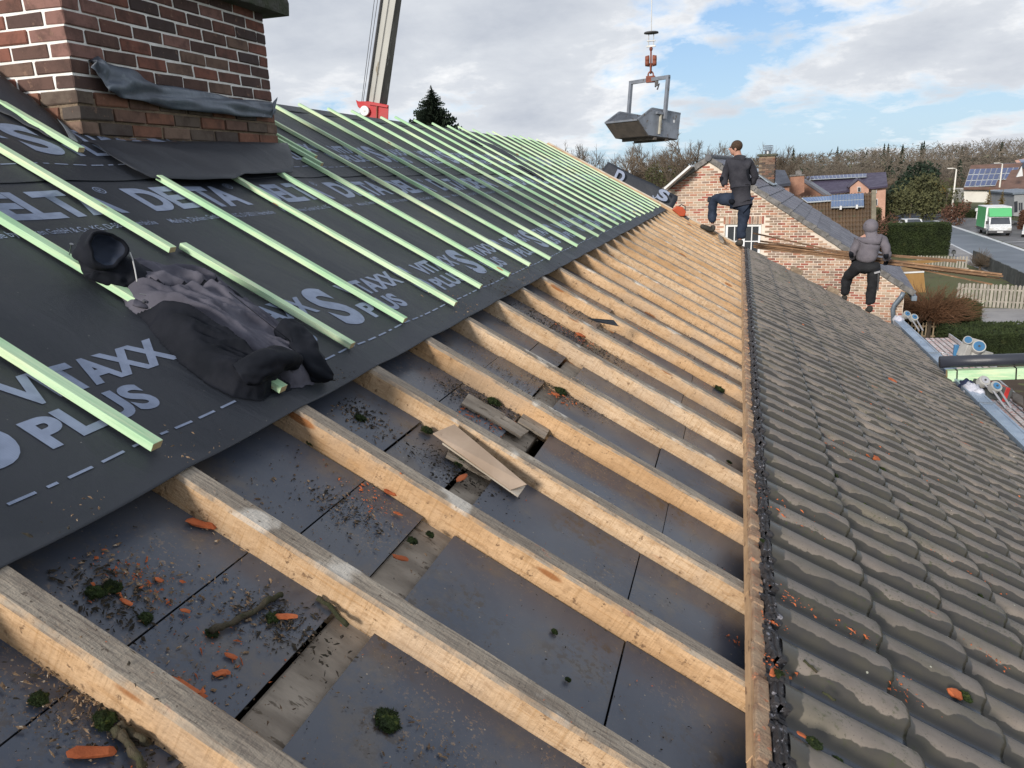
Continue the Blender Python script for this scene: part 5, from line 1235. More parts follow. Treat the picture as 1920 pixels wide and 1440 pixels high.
def hedge(name, label, pxa, pxb, Yd, top, mat='hedge', depth=1.2, n=9000, sz=.07, cone=None):
    a = at_z(pxa, 0); b = at_z(pxb, 0); b.z = 0; L = (b-a).length; d = (b-a).normalized(); nrm = Vector((d.y, -d.x, 0)); o = thing(name, label, 'hedge', a, (0, 0, math.atan2(d.y, d.x))); mb = MB()
    random.seed(int(L*100)); nx, nz_ = int(L/.15)+2, int(top/.15)+2
    def P(u, v): return Vector((u*L, -.03*noise.noise(Vector((u*L*2, v*3, 1)))*3, v*top))
    mb.box(.05, L-.05, .06, depth-.06, 0, top-.05)
    for _ in range(n):
        f = random.random(); u = random.random()*L
        if f < .62: p = Vector((u, .05*noise.noise(Vector((u*2, 0, 0))), random.random()*top)); nn = Vector((0, -1, .2))
        elif f < .86: p = Vector((u, random.random()*depth, top+.04*noise.noise(Vector((u*2, 1, 0))))); nn = Vector((0, 0, 1))
        elif f < .93: p = Vector((0, random.random()*depth, random.random()*top)); nn = Vector((-1, 0, .2))
        else: p = Vector((L, random.random()*depth, random.random()*top)); nn = Vector((1, 0, .2))
        s1 = noise.random_unit_vector()*sz; s2 = (noise.random_unit_vector()+nn*.6)*sz; mb.add([p-s1*.6, p+s1*.6, p+s2], [(0, 1, 2)])
    mb.build('foliage', M[mat], o); return o
def ghedge(name, label, px0, px1, ytop, mat='hedge', depth=1.2, n=9000, sz=.07):
    a = at_z(px0, 0); t = at_plane(((px0[0]), ytop), a, Vector((0, -1, 0))).z; return hedge(name, label, px0, px1, 0, t, mat, depth, n, sz)
ghedge('clipped_hedge', 'large dark clipped hedge between the hooded worker and the road', (1636, 482), (1778, 478), 424, depth=1.6, n=16000, sz=.09)
ghedge('clipped_hedge', 'dark clipped hedge behind the low picket fence', (1690, 622), (1835, 622), 572, depth=1.4, n=9000)
ghedge('clipped_hedge', 'low wide clipped hedge right of the aluminium lift head, topmost at the path', (1800, 668), (1990, 668), 628, depth=2.2, n=12000)
ghedge('clipped_hedge', 'bright green sloping hedge top behind the russet bushes', (1638, 424), (1668, 414), 392, 'olive', 1.5, 2500, .12)
ghedge('clipped_hedge', 'dark green distant hedge beside the grey lamp post base', (1752, 398), (1790, 402), 380, 'hedge', 1.0, 2500, .15)
ghedge('clipped_hedge', 'dark hedge with a pale kerb left of the green box truck', (1792, 408), (1850, 409), 396, 'hedge', 1.5, 3000, .15)
ghedge('clipped_hedge', 'russet hedge at the right frame edge beyond the truck', (1908, 430), (1960, 432), 397, 'russet', 1.5, 2500, .15)
# pollarded shrubs
def spray(name, label, px_base, px_top, w_px, mat='twigs_red', n=420, seed=1, stem=.35, Y=None):
    random.seed(seed); b = at_z(px_base, 0); H = at_y(px_top, b.y).z; W = w_px/FOC*b.y; o = thing(name, label, 'shrub', b); mb = MB(); c = Vector((0, 0, H*stem))
    for _ in range(n):
        d = noise.random_unit_vector(); d.z = abs(d.z)*.9+.05; e = c+Vector((d.x*W/2, d.y*W/2, d.z*(H*(1-stem))))*random.uniform(.7, 1.05); m_ = c.lerp(e, .45)+noise.random_unit_vector()*.08*W
        s_ = d.orthogonal().normalized()*.014
        for a1, b1, r in ((c, m_, 1), (m_, e, .6)):
            mb.add([a1-s_*r, a1+s_*r, b1+s_*r*.5, b1-s_*r*.5], [(0, 1, 2, 3)]); s2 = s_.cross((b1-a1).normalized()); mb.add([a1-s2*r, a1+s2*r, b1+s2*r*.5, b1-s2*r*.5], [(0, 1, 2, 3)])
        for q in range(2):
            t1 = m_.lerp(e, random.random()); t2 = t1+(d+noise.random_unit_vector()*.6)*W*.09; mb.add([t1-s_*.5, t1+s_*.5, t2], [(0, 1, 2)])
    mb.build('crown', M[mat], o); MB().tube([(0, 0, 0), tuple(c*.5+Vector((.03, 0, 0))), tuple(c)], [.09, .07, .08], 8).build('trunk', M['bark'], o); return o
spray('pollarded_tree', 'red brown pollarded tree with a broom of thin shoots over the garden hedge', (1738, 640), (1742, 528), 165, n=620, seed=3, stem=.42)
spray('bare_shrub', 'pale twiggy shrub beside the road, right of the low stone path', (1836, 508), (1838, 462), 42, 'twigs', 200, 5, .2)
spray('bare_shrub', 'olive twiggy shrub hanging over the hedge right of the pollarded tree', (1790, 620), (1795, 556), 90, 'olive', 240, 7, .3)
# ------------------------------------------------------------------ fences
M['pale_wood'] = pm('weathered_paling', (.34, .31, .27), (.24, .22, .19), 4, .85, .2, .004, (.22, .24, .16), .6); M['stake'] = pm('light_stake', (.46, .36, .24), (.35, .27, .18), 5, .8, .2); M['darkfence'] = pm('dark_stained_fence', (.07, .075, .075), (.05, .055, .055), 3, .8, .2)
def fence(name, label, pa, pb, H, pw, gap, mat, thk=.02, top='round', rails=True):
    a, b = at_z(pa, 0), at_z(pb, 0); L = (b-a).length; d = (b-a).normalized(); o = thing(name, label, 'fence', a, (0, 0, math.atan2(d.y, d.x)))
    prof = [(-pw/2, 0), (pw/2, 0), (pw/2, H-pw*.4), (pw*.25, H-.02), (0, H), (-pw*.25, H-.02), (-pw/2, H-pw*.4)] if top == 'round' else [(-pw/2, 0), (pw/2, 0), (pw/2, H), (-pw/2, H)]
    me = MB().prism(prof, 0, thk, 0, Matrix(((1, 0, 0, 0), (0, 0, 1, 0), (0, 1, 0, 0), (0, 0, 0, 1)))).mesh('pale', M[mat]); n = int(L/(pw+gap)); random.seed(n)
    for i in range(n): inst('pale', me, o, ((i+.5)*(pw+gap), random.uniform(-.006, .006), random.uniform(-.03, .01)), (0, random.uniform(-.02, .02), 0))
    if rails:
        for z in (H*.25, H*.75): MB().box(0, L, thk+.012, thk+.05, z-.03, z+.03).build('rail', M[mat], o)
    return o
fence('paling_fence', 'grey weathered paling fence with rounded tops along the stone path', (1790, 573), (1990, 583), 1.05, .10, .045, 'pale_wood')
fence('picket_fence', 'low light chestnut picket fence in front of the garden hedge', (1690, 638), (1778, 641), .72, .045, .075, 'stake')
fence('paling_fence', 'far grey paling fence behind the carried laths', (1716, 508), (1815, 511), .95, .10, .06, 'pale_wood')
fence('road_fence', 'dark stepped fence between the garden and the road', (1822, 492), (1960, 566), .8, .5, .02, 'darkfence', .05, 'flat', False)
# ------------------------------------------------------------------ street furniture
M['galv'] = pm('galvanised_steel', (.46, .46, .45), (.38, .38, .38), 3, .45, .05, metal=.3); M['lampwhite'] = pm('pale_lamp_post', (.62, .60, .55), (.55, .53, .48), 3, .5, .05)
def lamp(label, base, top, arm=1):
    b = at_z(base, 0) if base else None; H = at_y(top, b.y).z; o = thing('street_lamp', label, 'street lamp', b, group='street lamps')
    MB().tube([(0, 0, 0), (0, 0, H*.5), (0, 0, H)], [.12, .10, .07], 10).build('pole', M['lampwhite'], o, smooth=True)
    MB().tube([(0, 0, H), (-.25*arm, 0, H+.08), (-.5*arm, 0, H+.08)], .04, 8).build('arm', M['lampwhite'], o, smooth=True)
    MB().box(-.95, -.35, -.14, .14, -.05, .06, M=Matrix.Translation((0 if arm > 0 else 1.3, 0, H+.09))).build('lamp_head', M['lampwhite'], o, bevel=.03); return o
lamp('tall pale street lamp standing alone left of the parking area', (1783, 410), (1792.5, 317)); lamp('pale street lamp rising directly behind the green box truck', (1868, 400), (1877, 307))
lamp('shorter street lamp half hidden in front of the olive trees', (1735, 394), (1737.5, 325)); lamp('street lamp standing before the violet roofed house', (1588, 390), (1591, 333.5), -1)
p = at_z((1740, 408), 0); sg = thing('traffic_sign', 'white rectangular road sign above a round blue one at the bend', 'road sign', p); H = at_y((1740, 379), p.y).z
MB().tube([(0, 0, 0), (0, .03, H)], .035, 8).build('pole', M['galv'], sg); M['sblue'] = pm('sign_blue', (.03, .22, .55), rough=.4, bump=0); M['sred'] = pm('sign_red', (.5, .04, .04), rough=.4, bump=0)
MB().box(-.29, .29, -.05, -.02, H-.65, H).build('white_plate', M['white'], sg); MB().tube([(0, -.055, H-.27), (0, -.058, H-.27)], .2, 16).build('red_disc', M['sred'], sg); MB().tube([(0, -.06, H-.27), (0, -.064, H-.27)], .15, 16).build('white_disc', M['white'], sg)
MB().tube([(0, -.03, H-.98), (0, -.05, H-.98)], .29, 18).build('blue_disc', M['sblue'], sg)
for i, (b, t, lab) in enumerate((((1768.5, 404), (1770, 384), 'thin bare grey post right of the traffic sign'), ((1733, 396), (1734, 375), 'thin grey post left of the traffic sign'))):
    p = at_z(b, 0); tag(MB().tube([(0, 0, 0), (0, 0, at_y(t, p.y).z)], .05, 8).build('post', M['galv']), lab, 'post').location = p
p = at_z((1831, 411), 0); gl = thing('gate_lamp', 'small round headed white bollard lamp before the distant hedge', 'bollard', p); MB().tube([(0, 0, 0), (0, 0, .9)], .09, 8).build('pole', M['white'], gl); MB().tube([(0, 0, .9), (0, 0, 1.15), (0, 0, 1.25)], [.25, .28, .1], 10).build('lamp_head', M['white'], gl)
p = at_z((1787, 484), 0); gl = thing('garden_lantern', 'small black garden lantern at the corner of the large hedge', 'lantern', p); H = at_y((1787, 468), p.y).z
MB().tube([(0, 0, 0), (0, 0, H*.55)], .03, 8).build('pole', M['black'], gl); MB().box(-.11, .11, -.11, .11, H*.5, H*.85).build('lantern', M['darkfence'], gl); MB().tube([(0, 0, H*.85), (0, 0, H)], [.17, .02], 4).build('lantern_cap', M['black'], gl)
# low concrete wall on the far side of the bend
tag(gpoly('concrete_wall', [(1665, 395), (1710, 396), (1711, 400), (1666, 400)], .3, 'paving'), 'low pale concrete wall on the lawn at the bend', 'wall', kind=None)
# ------------------------------------------------------------------ vehicles
M['truck_green'] = pm('truck_green', (.10, .42, .17), (.09, .38, .15), .6, .35, 0, rv=0); M['car_white'] = pm('white_car_paint', (.68, .70, .72), rough=.25, bump=0, rv=0); M['rubber'] = pm('tyre_rubber', (.02, .02, .022), rough=.8, bump=0); M['plastic'] = pm('dark_grey_plastic', (.07, .07, .075), rough=.6, bump=0)
M['headlight'] = pm('headlight_glass', (.5, .5, .48), rough=.1, bump=0)
def wheel(par, x, y, r=.34, w=.22):
    o = MB().tube([(x-w/2, y, r), (x+w/2, y, r)], r, 18).build('wheel', M['rubber'], par); MB().tube([(x-w/2-.01, y, r), (x+w/2+.01, y, r)], r*.55, 12).build('rim', M['galv'], o)
p = at_z((1874, 443), 0); tk = thing('box_truck', 'white and green box truck parked facing the camera on the car park', 'truck', p, (0, 0, rad(-4)))
tk.scale = (.88, .85, .80); W2 = 1.08; HT = 3.05
MB().box(-W2, W2, 1.7, 6.0, .75, HT).build('cargo_box', [M['truck_green']], tk, bevel=.03); MB().box(-W2-.01, W2+.01, 1.66, 1.72, .75, HT).build('box_front_frame', M['white'], tk); MB().box(-W2-.012, W2+.012, 1.66, 6.02, HT-.06, HT+.01).build('box_roof', M['white'], tk)
MB().prism([(1.66, 2.02), (.55, 2.05), (1.1, 2.9), (1.66, 2.95)], -W2+.12, W2-.1, 0, Matrix(((0, 0, 1, 0), (1, 0, 0, 0), (0, 1, 0, 0), (0, 0, 0, 1)))).build('roof_fairing', M['truck_green'], tk, bevel=.04, fixn=True)
MB().prism([(0, .55), (0, 1.0), (.25, 1.18), (.75, 2.02), (1.66, 2.06), (1.66, .5)], -W2+.12, W2-.12, 0, Matrix(((0, 0, 1, 0), (1, 0, 0, 0), (0, 1, 0, 0), (0, 0, 0, 1)))).build('cab', M['car_white'], tk, bevel=.05, fixn=True)
mb = MB(); mb.add([(-.86, .285, 1.26), (.86, .285, 1.26), (.78, .695, 1.95), (-.78, .695, 1.95)], [(0, 1, 2, 3)]); v = mb.build('windscreen', M['glass'], tk)
mb = MB(); mb.add([(-W2+.112, .55, 1.3), (-W2+.112, 1.4, 1.3), (-W2+.112, 1.4, 1.9), (-W2+.112, .85, 1.9)], [(0, 1, 2, 3)]); mb.build('side_window', M['glass'], tk)
MB().box(-W2+.08, W2-.08, -.06, .2, .32, .62).build('bumper', M['plastic'], tk, bevel=.04)
for s_ in (-1, 1):
    MB().box(s_*.78-.14, s_*.78+.14, -.03, .1, .68, .86).build('headlight', M['headlight'], tk, bevel=.02); wheel(tk, s_*.85, .85, .36); wheel(tk, s_*.85, 4.6, .36)
    MB().box(s_*1.12-.09, s_*1.12+.09, .6, .68, 1.25, 1.6).build('mirror', M['plastic'], tk, bevel=.02)
MB().box(-.26, .26, -.075, -.06, .40, .52).build('number_plate', M['white'], tk); MB().box(-W2, -W2+.3, 1.9, 5.6, .45, .75).build('side_guard', M['plastic'], tk)
def car(label, px, rz, mat):
    p = at_z(px, 0); c = thing('parked_car', label, 'car', p, (0, 0, rz), 'parked cars')
    MB().prism([(0, .35), (0, .75), (.9, .92), (1.5, 1.42), (3.0, 1.45), (3.9, 1.0), (4.1, .9), (4.1, .35)], -.86, .86, 0, Matrix(((0, 0, 1, 0), (1, 0, 0, 0), (0, 1, 0, 0), (0, 0, 0, 1)))).build('body', M[mat], c, bevel=.08, fixn=True)
    mb = MB(); mb.add([(-.72, .96, .98), (.72, .96, .98), (.62, 1.44, 1.38), (-.62, 1.44, 1.38)], [(0, 1, 2, 3)]); o = mb.build('windscreen', M['glass'], c); o.location = (0, -.02, .03)
    for s_ in (-1, 1):
        mb = MB(); mb.add([(s_*.865, 1.2, 1.0), (s_*.865, 3.6, 1.0), (s_*.865, 2.95, 1.36), (s_*.865, 1.6, 1.36)], [(0, 1, 2, 3)]); mb.build('side_window', M['glass'], c); wheel(c, s_*.78, .8, .31); wheel(c, s_*.78, 3.3, .31); MB().box(s_*.62-.15, s_*.62+.15, -.02, .06, .58, .72).build('headlight', M['headlight'], c)
    c.scale = (.9, .8, .74); return c
car('white car on the road, its roof showing over the large clipped hedge', (1718, 433), rad(6), 'car_white'); car('white car cut by the right frame edge beside the box truck', (1935, 446), rad(-20), 'car_white')
# ------------------------------------------------------------------ gutter and what hangs at the eaves
def RPx(s, y, h): return roofw(s, y, h)
gx = roofw(SE-.03, 0, 0).x; gz = roofw(SE+.01, 0, 0).z+.15
gt = thing('box_gutter', 'new blue grey zinc box gutter running along the eaves of the old tiles', 'gutter', (gx+.07, 8, gz-.1))
GI = Matrix.Translation((-gx-.07, -8, -gz+.1)); prof = [(0, -.13), (.0, 0), (.012, .006), (.026, 0), (.03, -.008), (.125, -.008), (.13, 0), (.146, .004), (.155, -.006), (.155, -.13)]
mb = MB(); yy = [2, 4.2, 4.203, 6.7, 6.703, 9.2, 9.203, 11.7, 11.703, 14.25]
for y in yy:
    for (x, z) in prof: mb.v.append((gx+x-gx-.07, y-8, gz+z-gz+.1))
k = len(prof)
for i in range(len(yy)-1):
    for q in range(k): mb.f.append((i*k+q, i*k+(q+1) % k, (i+1)*k+(q+1) % k, (i+1)*k+q)); mb.m.append(0)
mb.f += [tuple(range(k)), tuple((len(yy)-1)*k+q for q in range(k-1, -1, -1))]; mb.m += [0, 0]
mb.build('gutter_profile', M['zinc'], gt, fixn=True)
for y in (4.2, 6.7, 9.2, 11.7): MB().box(-.072, .088, y-8-.012, y-8+.012, -.012, .110).build('seam_cover', M['zinc_d'], gt)
for y in [2.6+.9*i for i in range(13)]: MB().tube([(0, y-8, .089), (0, y-8, .094)], .008, 8).build('rivet', M['metal'], gt)
# wall of our own house under the eaves and gable
MB().box(gx-.75, gx-.45, -1, YV-.25, 0, gz-.3).build('own_wall', M['mortar_old'], None); own = bpy.data.objects['own_wall']; own.name = 'house_wall'; tag(own, 'our house wall below the eaves, hidden under the roof', 'wall')
# hoist heads: small wheels bound with rags over the gutter
M['rag_w'] = pm('white_rag', (.55, .56, .62), (.42, .43, .50), 9, .85, .5, .01); M['rag_b'] = pm('blue_rag', (.02, .035, .09), (.015, .02, .05), 9, .85, .5, .01); M['hoist'] = pm('pale_hoist_plastic', (.40, .40, .38), (.30, .30, .29), 6, .5, .1); M['blue'] = pm('blue_disc', (.05, .17, .33), (.04, .13, .26), 6, .4, 0); M['alu'] = pm('aluminium', (.48, .48, .50), (.36, .36, .38), 5, .35, .1, metal=.5)
def ragball(par, c, r, n, mat, name, seed):
    mb = MB(); nn, m = 12, 18
    for i in range(nn+1):
        th = math.pi*i/nn
        for k in range(m):
            ph = 2*math.pi*k/m; d = Vector((math.sin(th)*math.cos(ph), math.sin(th)*math.sin(ph)*1.5, math.cos(th)*.9)); q = 1+.32*noise.noise(d*2.2+Vector((seed, 0, 0)))+.12*math.sin(ph*4+th*5+seed)
            mb.v.append(tuple(Vector(c)+d*r*q))
    for i in range(nn):
        for k in range(m): mb.f.append((i*m+k, (i+1)*m+k, (i+1)*m+(k+1) % m, i*m+(k+1) % m)); mb.m.append(0)
    return mb.build(name, M[mat], par, smooth=True)
def hoist(label, y, far=False):
    t = thing('gutter_roller', label, 'ladder roller', (gx+.1, y, gz)); s_ = 1.0
    ragball(t, (-.02, -.04, -.02), .085, 0, 'rag_w', 'white_rag', y); 
    if not far: ragball(t, (-.03, .13, -.02), .08, 0, 'rag_b', 'blue_rag', y+2); ragball(t, (.03, -.17, -.02), .055, 0, 'rag_w', 'white_rag', y+4)
    for k, (dx, dy, dz, mat) in enumerate(((.10, .05, .06, 'hoist'), (.19, -.08, .03, 'blue'))):
        w = MB().tube([(dx, dy, dz-.02), (dx+.02, dy-.05, dz+.03)], .064, 20).build('wheel', M['hoist'], t); MB().tube([(dx+.02, dy-.05, dz+.03), (dx+.023, dy-.056, dz+.036)], .042, 16).build('disc', M[mat if k else 'blue' if far else 'alu'], w)
        MB().tube([(dx+.023, dy-.056, dz+.036), (dx+.026, dy-.062, dz+.042)], .012, 10).build('hub', M['plastic'], w)
    mb = MB(); mb.tube([(.10, 0, .05), (.18, -.16, .0), (.24, -.42, -.12)], .012, 6); mb.tube([(.17, .02, .05), (.25, -.14, .0), (.30, -.40, -.12)], .012, 6); mb.build('side_rail', M['alu'], t)
    return t
hoist('paired roller wheels bound with white and navy rags onto the near gutter', at_x((1820, 752), gx+.1).y); hoist('paired roller wheels with a white rag on the gutter beside the hooded worker', at_x((1685, 608), gx+.1).y, True)
# tool case behind the near roller
p = at_x((1857, 728), gx+.38); bx = thing('tool_case', 'dark tool case with a red band behind the near roller wheels', 'tool case', p)
MB().box(-.16, .14, -.2, .2, -.10, .07, M=Euler((0, .2, .3)).to_matrix().to_4x4()).build('case', M['darkfence'], bx, bevel=.015); MB().box(.04, .10, -.203, .203, -.103, .073, M=Euler((0, .2, .3)).to_matrix().to_4x4()).build('red_band', M['sred'], bx, bevel=.01)
# scaffold decks: ribbed planks
M['deck'] = pm('dusty_aluminium_deck', (.66, .64, .64), (.5, .47, .47), 6, .5, .1, .01, (.42, .17, .12), .50, (1, 3, 1))
def deck(label, pxs, z, nrib, along=0, group=None):
    P = [at_z(p, z) for p in pxs]; o = thing('scaffold_deck', label, 'scaffold deck', P[0]); inv = Matrix.Translation(-P[0]); mb = MB()
    for i in range(nrib):
        a, b = i/nrib, (i+.72)/nrib; q = [bilerp(P, a, 0), bilerp(P, b, 0), bilerp(P, b, 1), bilerp(P, a, 1)]
        MB().slab([inv @ (v+Vector((0, 0, .012))) for v in q], .02).build('rib', M['deck'], o, fixn=True)
    MB().slab([inv @ v for v in P], .03).build('base_sheet', M['verge'], o, fixn=True)
    for u in (0, .97): q = [bilerp(P, u, 0), bilerp(P, u+.03, 0), bilerp(P, u+.03, 1), bilerp(P, u, 1)]; MB().slab([inv @ (v+Vector((0, 0, .05))) for v in q], .07).build('side_rail', M['alu'], o, fixn=True)
    return o
zd = gz-1.0
d1 = deck('dusty ribbed scaffold deck beyond the black pipe, next to the picket fence', ((1706, 637), (1780, 636), (1868, 700), (1772, 712)), zd, 8)
d2 = deck('long white and red dusted scaffold deck in the near right corner outside the gutter', ((1772, 712), (1850, 706), (2150, 960), (1990, 985)), zd, 8)
tag(MB().beam(at_z((1878, 786), zd+.08), at_z((1990, 868), zd+.08), .07, .10).build('aluminium_beam', M['alu'], None), 'short aluminium beam lying on the near scaffold deck', 'beam')
hd = thing('deck_handle', 'pale looped handle lying on the far scaffold deck', 'handle', at_z((1765, 668), zd+.03)); HI_ = Matrix.Translation(-hd.location)
MB().tube([HI_ @ at_z(p, zd+.05) for p in ((1748, 672), (1751, 665), (1765, 661), (1778, 664), (1780, 670))], .014, 6).build('loop', M['alu'], hd, smooth=True)
# lower roof edge and debris around the decks
M['brown_ground'] = pm('muddy_bed', (.075, .050, .032), (.05, .035, .024), 1.2, .95, .5, .03, (.10, .11, .04), .6, world=True, rv=0)
gpoly('garden_bed', [(1700, 650), (1800, 655), (1850, 672), (1990, 680), (2300, 900), (1990, 985), (1700, 800)], .02, 'brown_ground')
def low_tiles(label, pxs, z, n):
    P = [at_z(p, z) for p in pxs]; o = thing('low_roof_edge', label, 'roof edge', P[0]); inv = Matrix.Translation(-P[0])
    for i in range(n):
        q = [bilerp(P, i/n, 0), bilerp(P, (i+1)/n+.004, 0), bilerp(P, (i+1)/n+.004, 1), bilerp(P, i/n, 1)]; q = [v+Vector((0, 0, .03 if j in (1, 2) else 0)) for j, v in enumerate(q)]
        MB().slab([inv @ v for v in q], .05).build('capping_tile', pm('brown_capping', (.14, .115, .095), (.09, .075, .065), 5, .8) if i == 0 else bpy.data.materials['brown_capping'], o, fixn=True, bevel=.012)
    return o
low_tiles('brown capping tiles on the low wall right of the near scaffold deck', ((1858, 712), (1990, 800), (1990, 830), (1862, 724)), zd+.25, 6)
low_tiles('brown slab edge between the gutter and the picket fence', ((1683, 618), (1735, 640), (1712, 648), (1690, 640)), zd+.2, 2)
# black pipe and green beam crossing to the gutter
M['pipe'] = pm('black_pipe', (.030, .034, .048), (.022, .025, .035), 3, .38, .1, spec=.6); yp_ = 10.3
a, b = at_y((1762, 679), yp_), at_y((1990, 671), yp_)
tag(MB().tube([a, a.lerp(b, .5), b], .073, 20).build('black_pipe', M['pipe'], smooth=True), 'thick black pipe reaching from the gutter to the right frame edge', 'pipe')
gb = thing('green_beam', 'green treated beam with dark straps directly under the black pipe', 'beam', at_y((1785, 703), yp_)); gI = Matrix.Translation(-gb.location)
a, b = gI @ at_y((1775, 704), yp_), gI @ at_y((1990, 696), yp_)
for i, (t0, t1) in enumerate(((0, .08), (.088, .60), (.608, 1))): MB().beam(a.lerp(b, t0), a.lerp(b, t1), .09, .135).build('timber', M['batten'], gb)
for t in (.084, .604): MB().beam(a.lerp(b, t-.006), a.lerp(b, t+.006), .10, .145).build('strap', M['black'], gb)
# lift head beyond the pipe
p = at_z((1825, 664), zd+.1); lh = thing('lift_head', 'white lift head with blue pulley discs beyond the black pipe', 'lift head', p); R_ = Euler((0, .3, .4)).to_matrix().to_4x4()
MB().box(-.10, .02, -.1, .1, -.1, .28, M=R_).build('left_cheek', M['hoist'], lh, bevel=.01); MB().box(.07, .30, -.12, .1, -.08, .12, M=R_).build('housing', M['hoist'], lh, bevel=.015); MB().box(-.26, -.14, -.1, .1, -.1, .14, M=R_).build('side_box', M['hoist'], lh, bevel=.01)
w = MB().tube([(.03, -.1, .14), (.03, -.18, .19)], .115, 22).build('pulley', M['hoist'], lh); MB().tube([(.03, -.18, .19), (.03, -.188, .195)], .095, 22).build('disc', M['blue'], w); MB().tube([(.03, -.188, .195), (.03, -.20, .20)], .02, 8).build('hub', M['plastic'], w)
w = MB().tube([(-.13, 0, .24), (-.13, -.06, .28)], .08, 18).build('pulley', M['hoist'], lh); MB().tube([(-.13, -.06, .28), (-.13, -.067, .284)], .064, 18).build('disc', M['blue'], w)
tag(MB().box(-.05, .03, -.04, .04, -.1, .14).build('blue_bottle', M['blue'], None, bevel=.01), 'small blue can standing left of the white lift head', 'can').location = at_z((1793, 660), zd+.1)
# ------------------------------------------------------------------ things along the far verge
p = roofw(-1.10, YV-.05, .06); rc = thing('power_saw', 'orange red power saw lying on the far verge beside the membrane end', 'power saw', p)
rc.scale = (.72, .72, .72); M['orange'] = pm('orange_plastic', (.45, .07, .02), rough=.45, bump=.05)
R_ = Euler((0, TH+.1, .1)).to_matrix().to_4x4()
MB().prism([(-.22, -.06), (.02, -.08), (.12, -.02), (.08, .09), (-.05, .13), (-.18, .07)], -.08, .08, 0, R_ @ Matrix(((1, 0, 0, 0), (0, 0, 1, 0), (0, 1, 0, 0), (0, 0, 0, 1)))).build('body', M['orange'], rc, bevel=.02, fixn=True)
MB().box(.1, .36, -.012, .012, -.06, .0, M=R_).build('bar', M['plastic'], rc, bevel=.01); MB().tube([R_ @ Vector(v) for v in ((-.14, 0, .06), (-.1, 0, .16), (.0, 0, .17), (.05, 0, .09))], .014, 8).build('handle', M['plastic'], rc, smooth=True)
o = MB().beam(roofw(-.28, YV-.9, .03), roofw(-.34, YV-.1, .03), .06, .03, RN).build('old_lath', M['oldwood']); tag(o, 'short grey lath lying across the far rafters beside the standing worker', 'lath')
for (s_, l, lab) in ((1.05, .06, 'mortar crumb block on the far verge, upper of the two'), (1.72, .07, 'mortar crumb block on the far verge, lower of the two')):
    tag(MB().box(-.10, .10, -.05, .05, 0, .10).build('mortar_block', M['mortar_old'], None, bevel=.02), lab, 'mortar block').matrix_world = Matrix.Translation(roofw(s_, YV-.03, .06)) @ Euler((0, TH, .2)).to_matrix().to_4x4()
o = MB().slab([roofw(*(roofc(p, h)+(h,))) for p, h in (((1100, 596), .03), ((1150, 600), .05), ((1160, 612), .03), ((1118, 604), .02))], .003).build('bitumen_scrap', M['membrane'], None); tag(o, 'curled black scrap lying between two rafters in the middle of the roof', 'scrap')
# ------------------------------------------------------------------ people
M['skin'] = pm('skin', (.48, .27, .20), (.42, .22, .16), 8, .55, .05, rv=0); M['hair'] = pm('short_hair', (.085, .05, .03), (.05, .032, .02), 60, .9, .6); M['jacket_dark'] = pm('dark_work_jacket', (.034, .034, .044), (.022, .022, .030), 7, .85, .4, .01, rv=0); M['jeans'] = pm('navy_work_trousers', (.022, .034, .062), (.013, .020, .038), 7, .85, .4, .01, rv=0)
M['hoodie'] = pm('grey_violet_hoodie', (.165, .15, .172), (.125, .115, .135), 6, .9, .4, .01, rv=0); M['trouser_black'] = pm('black_work_trousers', (.014, .015, .018), (.009, .009, .012), 6, .85, .4, .01, rv=0); M['boot'] = pm('dusty_boot', (.055, .05, .042), (.03, .028, .025), 12, .8, .3, rv=0)
HEADS = ()
def skin(name, pts, edges, mat, par, root=0, sub=2, inv=None, disp=0):
    me = bpy.data.meshes.new(name); me.from_pydata([tuple(inv @ Vector(p)) for p, r in pts], edges, []); me.materials.append(M[mat]); o = bpy.data.objects.new(name, me); C.objects.link(o); o.parent = par
    o.modifiers.new('skin', 'SKIN'); 
    if not me.skin_vertices: bm = bmesh.new(); bm.from_mesh(me); bm.verts.layers.skin.verify(); bm.to_mesh(me); bm.free()
    kr = {'body': .80, 'jacket': 1.16, 'hoodie': 1.16, 'trousers': 1.14}.get(name, 1.0)
    for i, (p, r) in enumerate(pts):
        if name != 'body' or i not in HEADS: r *= kr
        sv = me.skin_vertices[0].data[i]; sv.radius = (r, r) if not isinstance(r, tuple) else r; sv.use_root = (i == root)
    o.modifiers['skin'].use_smooth_shade = True
    s_ = o.modifiers.new('sub', 'SUBSURF'); s_.levels = s_.render_levels = sub
    dg = bpy.context.evaluated_depsgraph_get(); m2 = bpy.data.meshes.new_from_object(o.evaluated_get(dg)); o.modifiers.clear(); o.data = m2; m2.name = name
    if disp:
        for v in m2.vertices: v.co += v.normal*disp*(noise.noise(v.co*9)+.6*noise.noise(v.co*19))
    if not m2.materials: m2.materials.append(M[mat])
    return o
def ell(name, c, r, mat, par, inv, cut=None, rot=None):
    bm = bmesh.new(); bmesh.ops.create_uvsphere(bm, u_segments=18, v_segments=12, radius=1); 
    for v in bm.verts:
        q = Vector((v.co.x*r[0], v.co.y*r[1], v.co.z*r[2])); q = (rot @ q) if rot else q
        v.co = inv @ (Vector(c)+q)
    me = bpy.data.meshes.new(name); bm.to_mesh(me); bm.free(); me.materials.append(M[mat]); me.polygons.foreach_set('use_smooth', [True]*len(me.polygons)); o = bpy.data.objects.new(name, me); C.objects.link(o); o.parent = par; return o
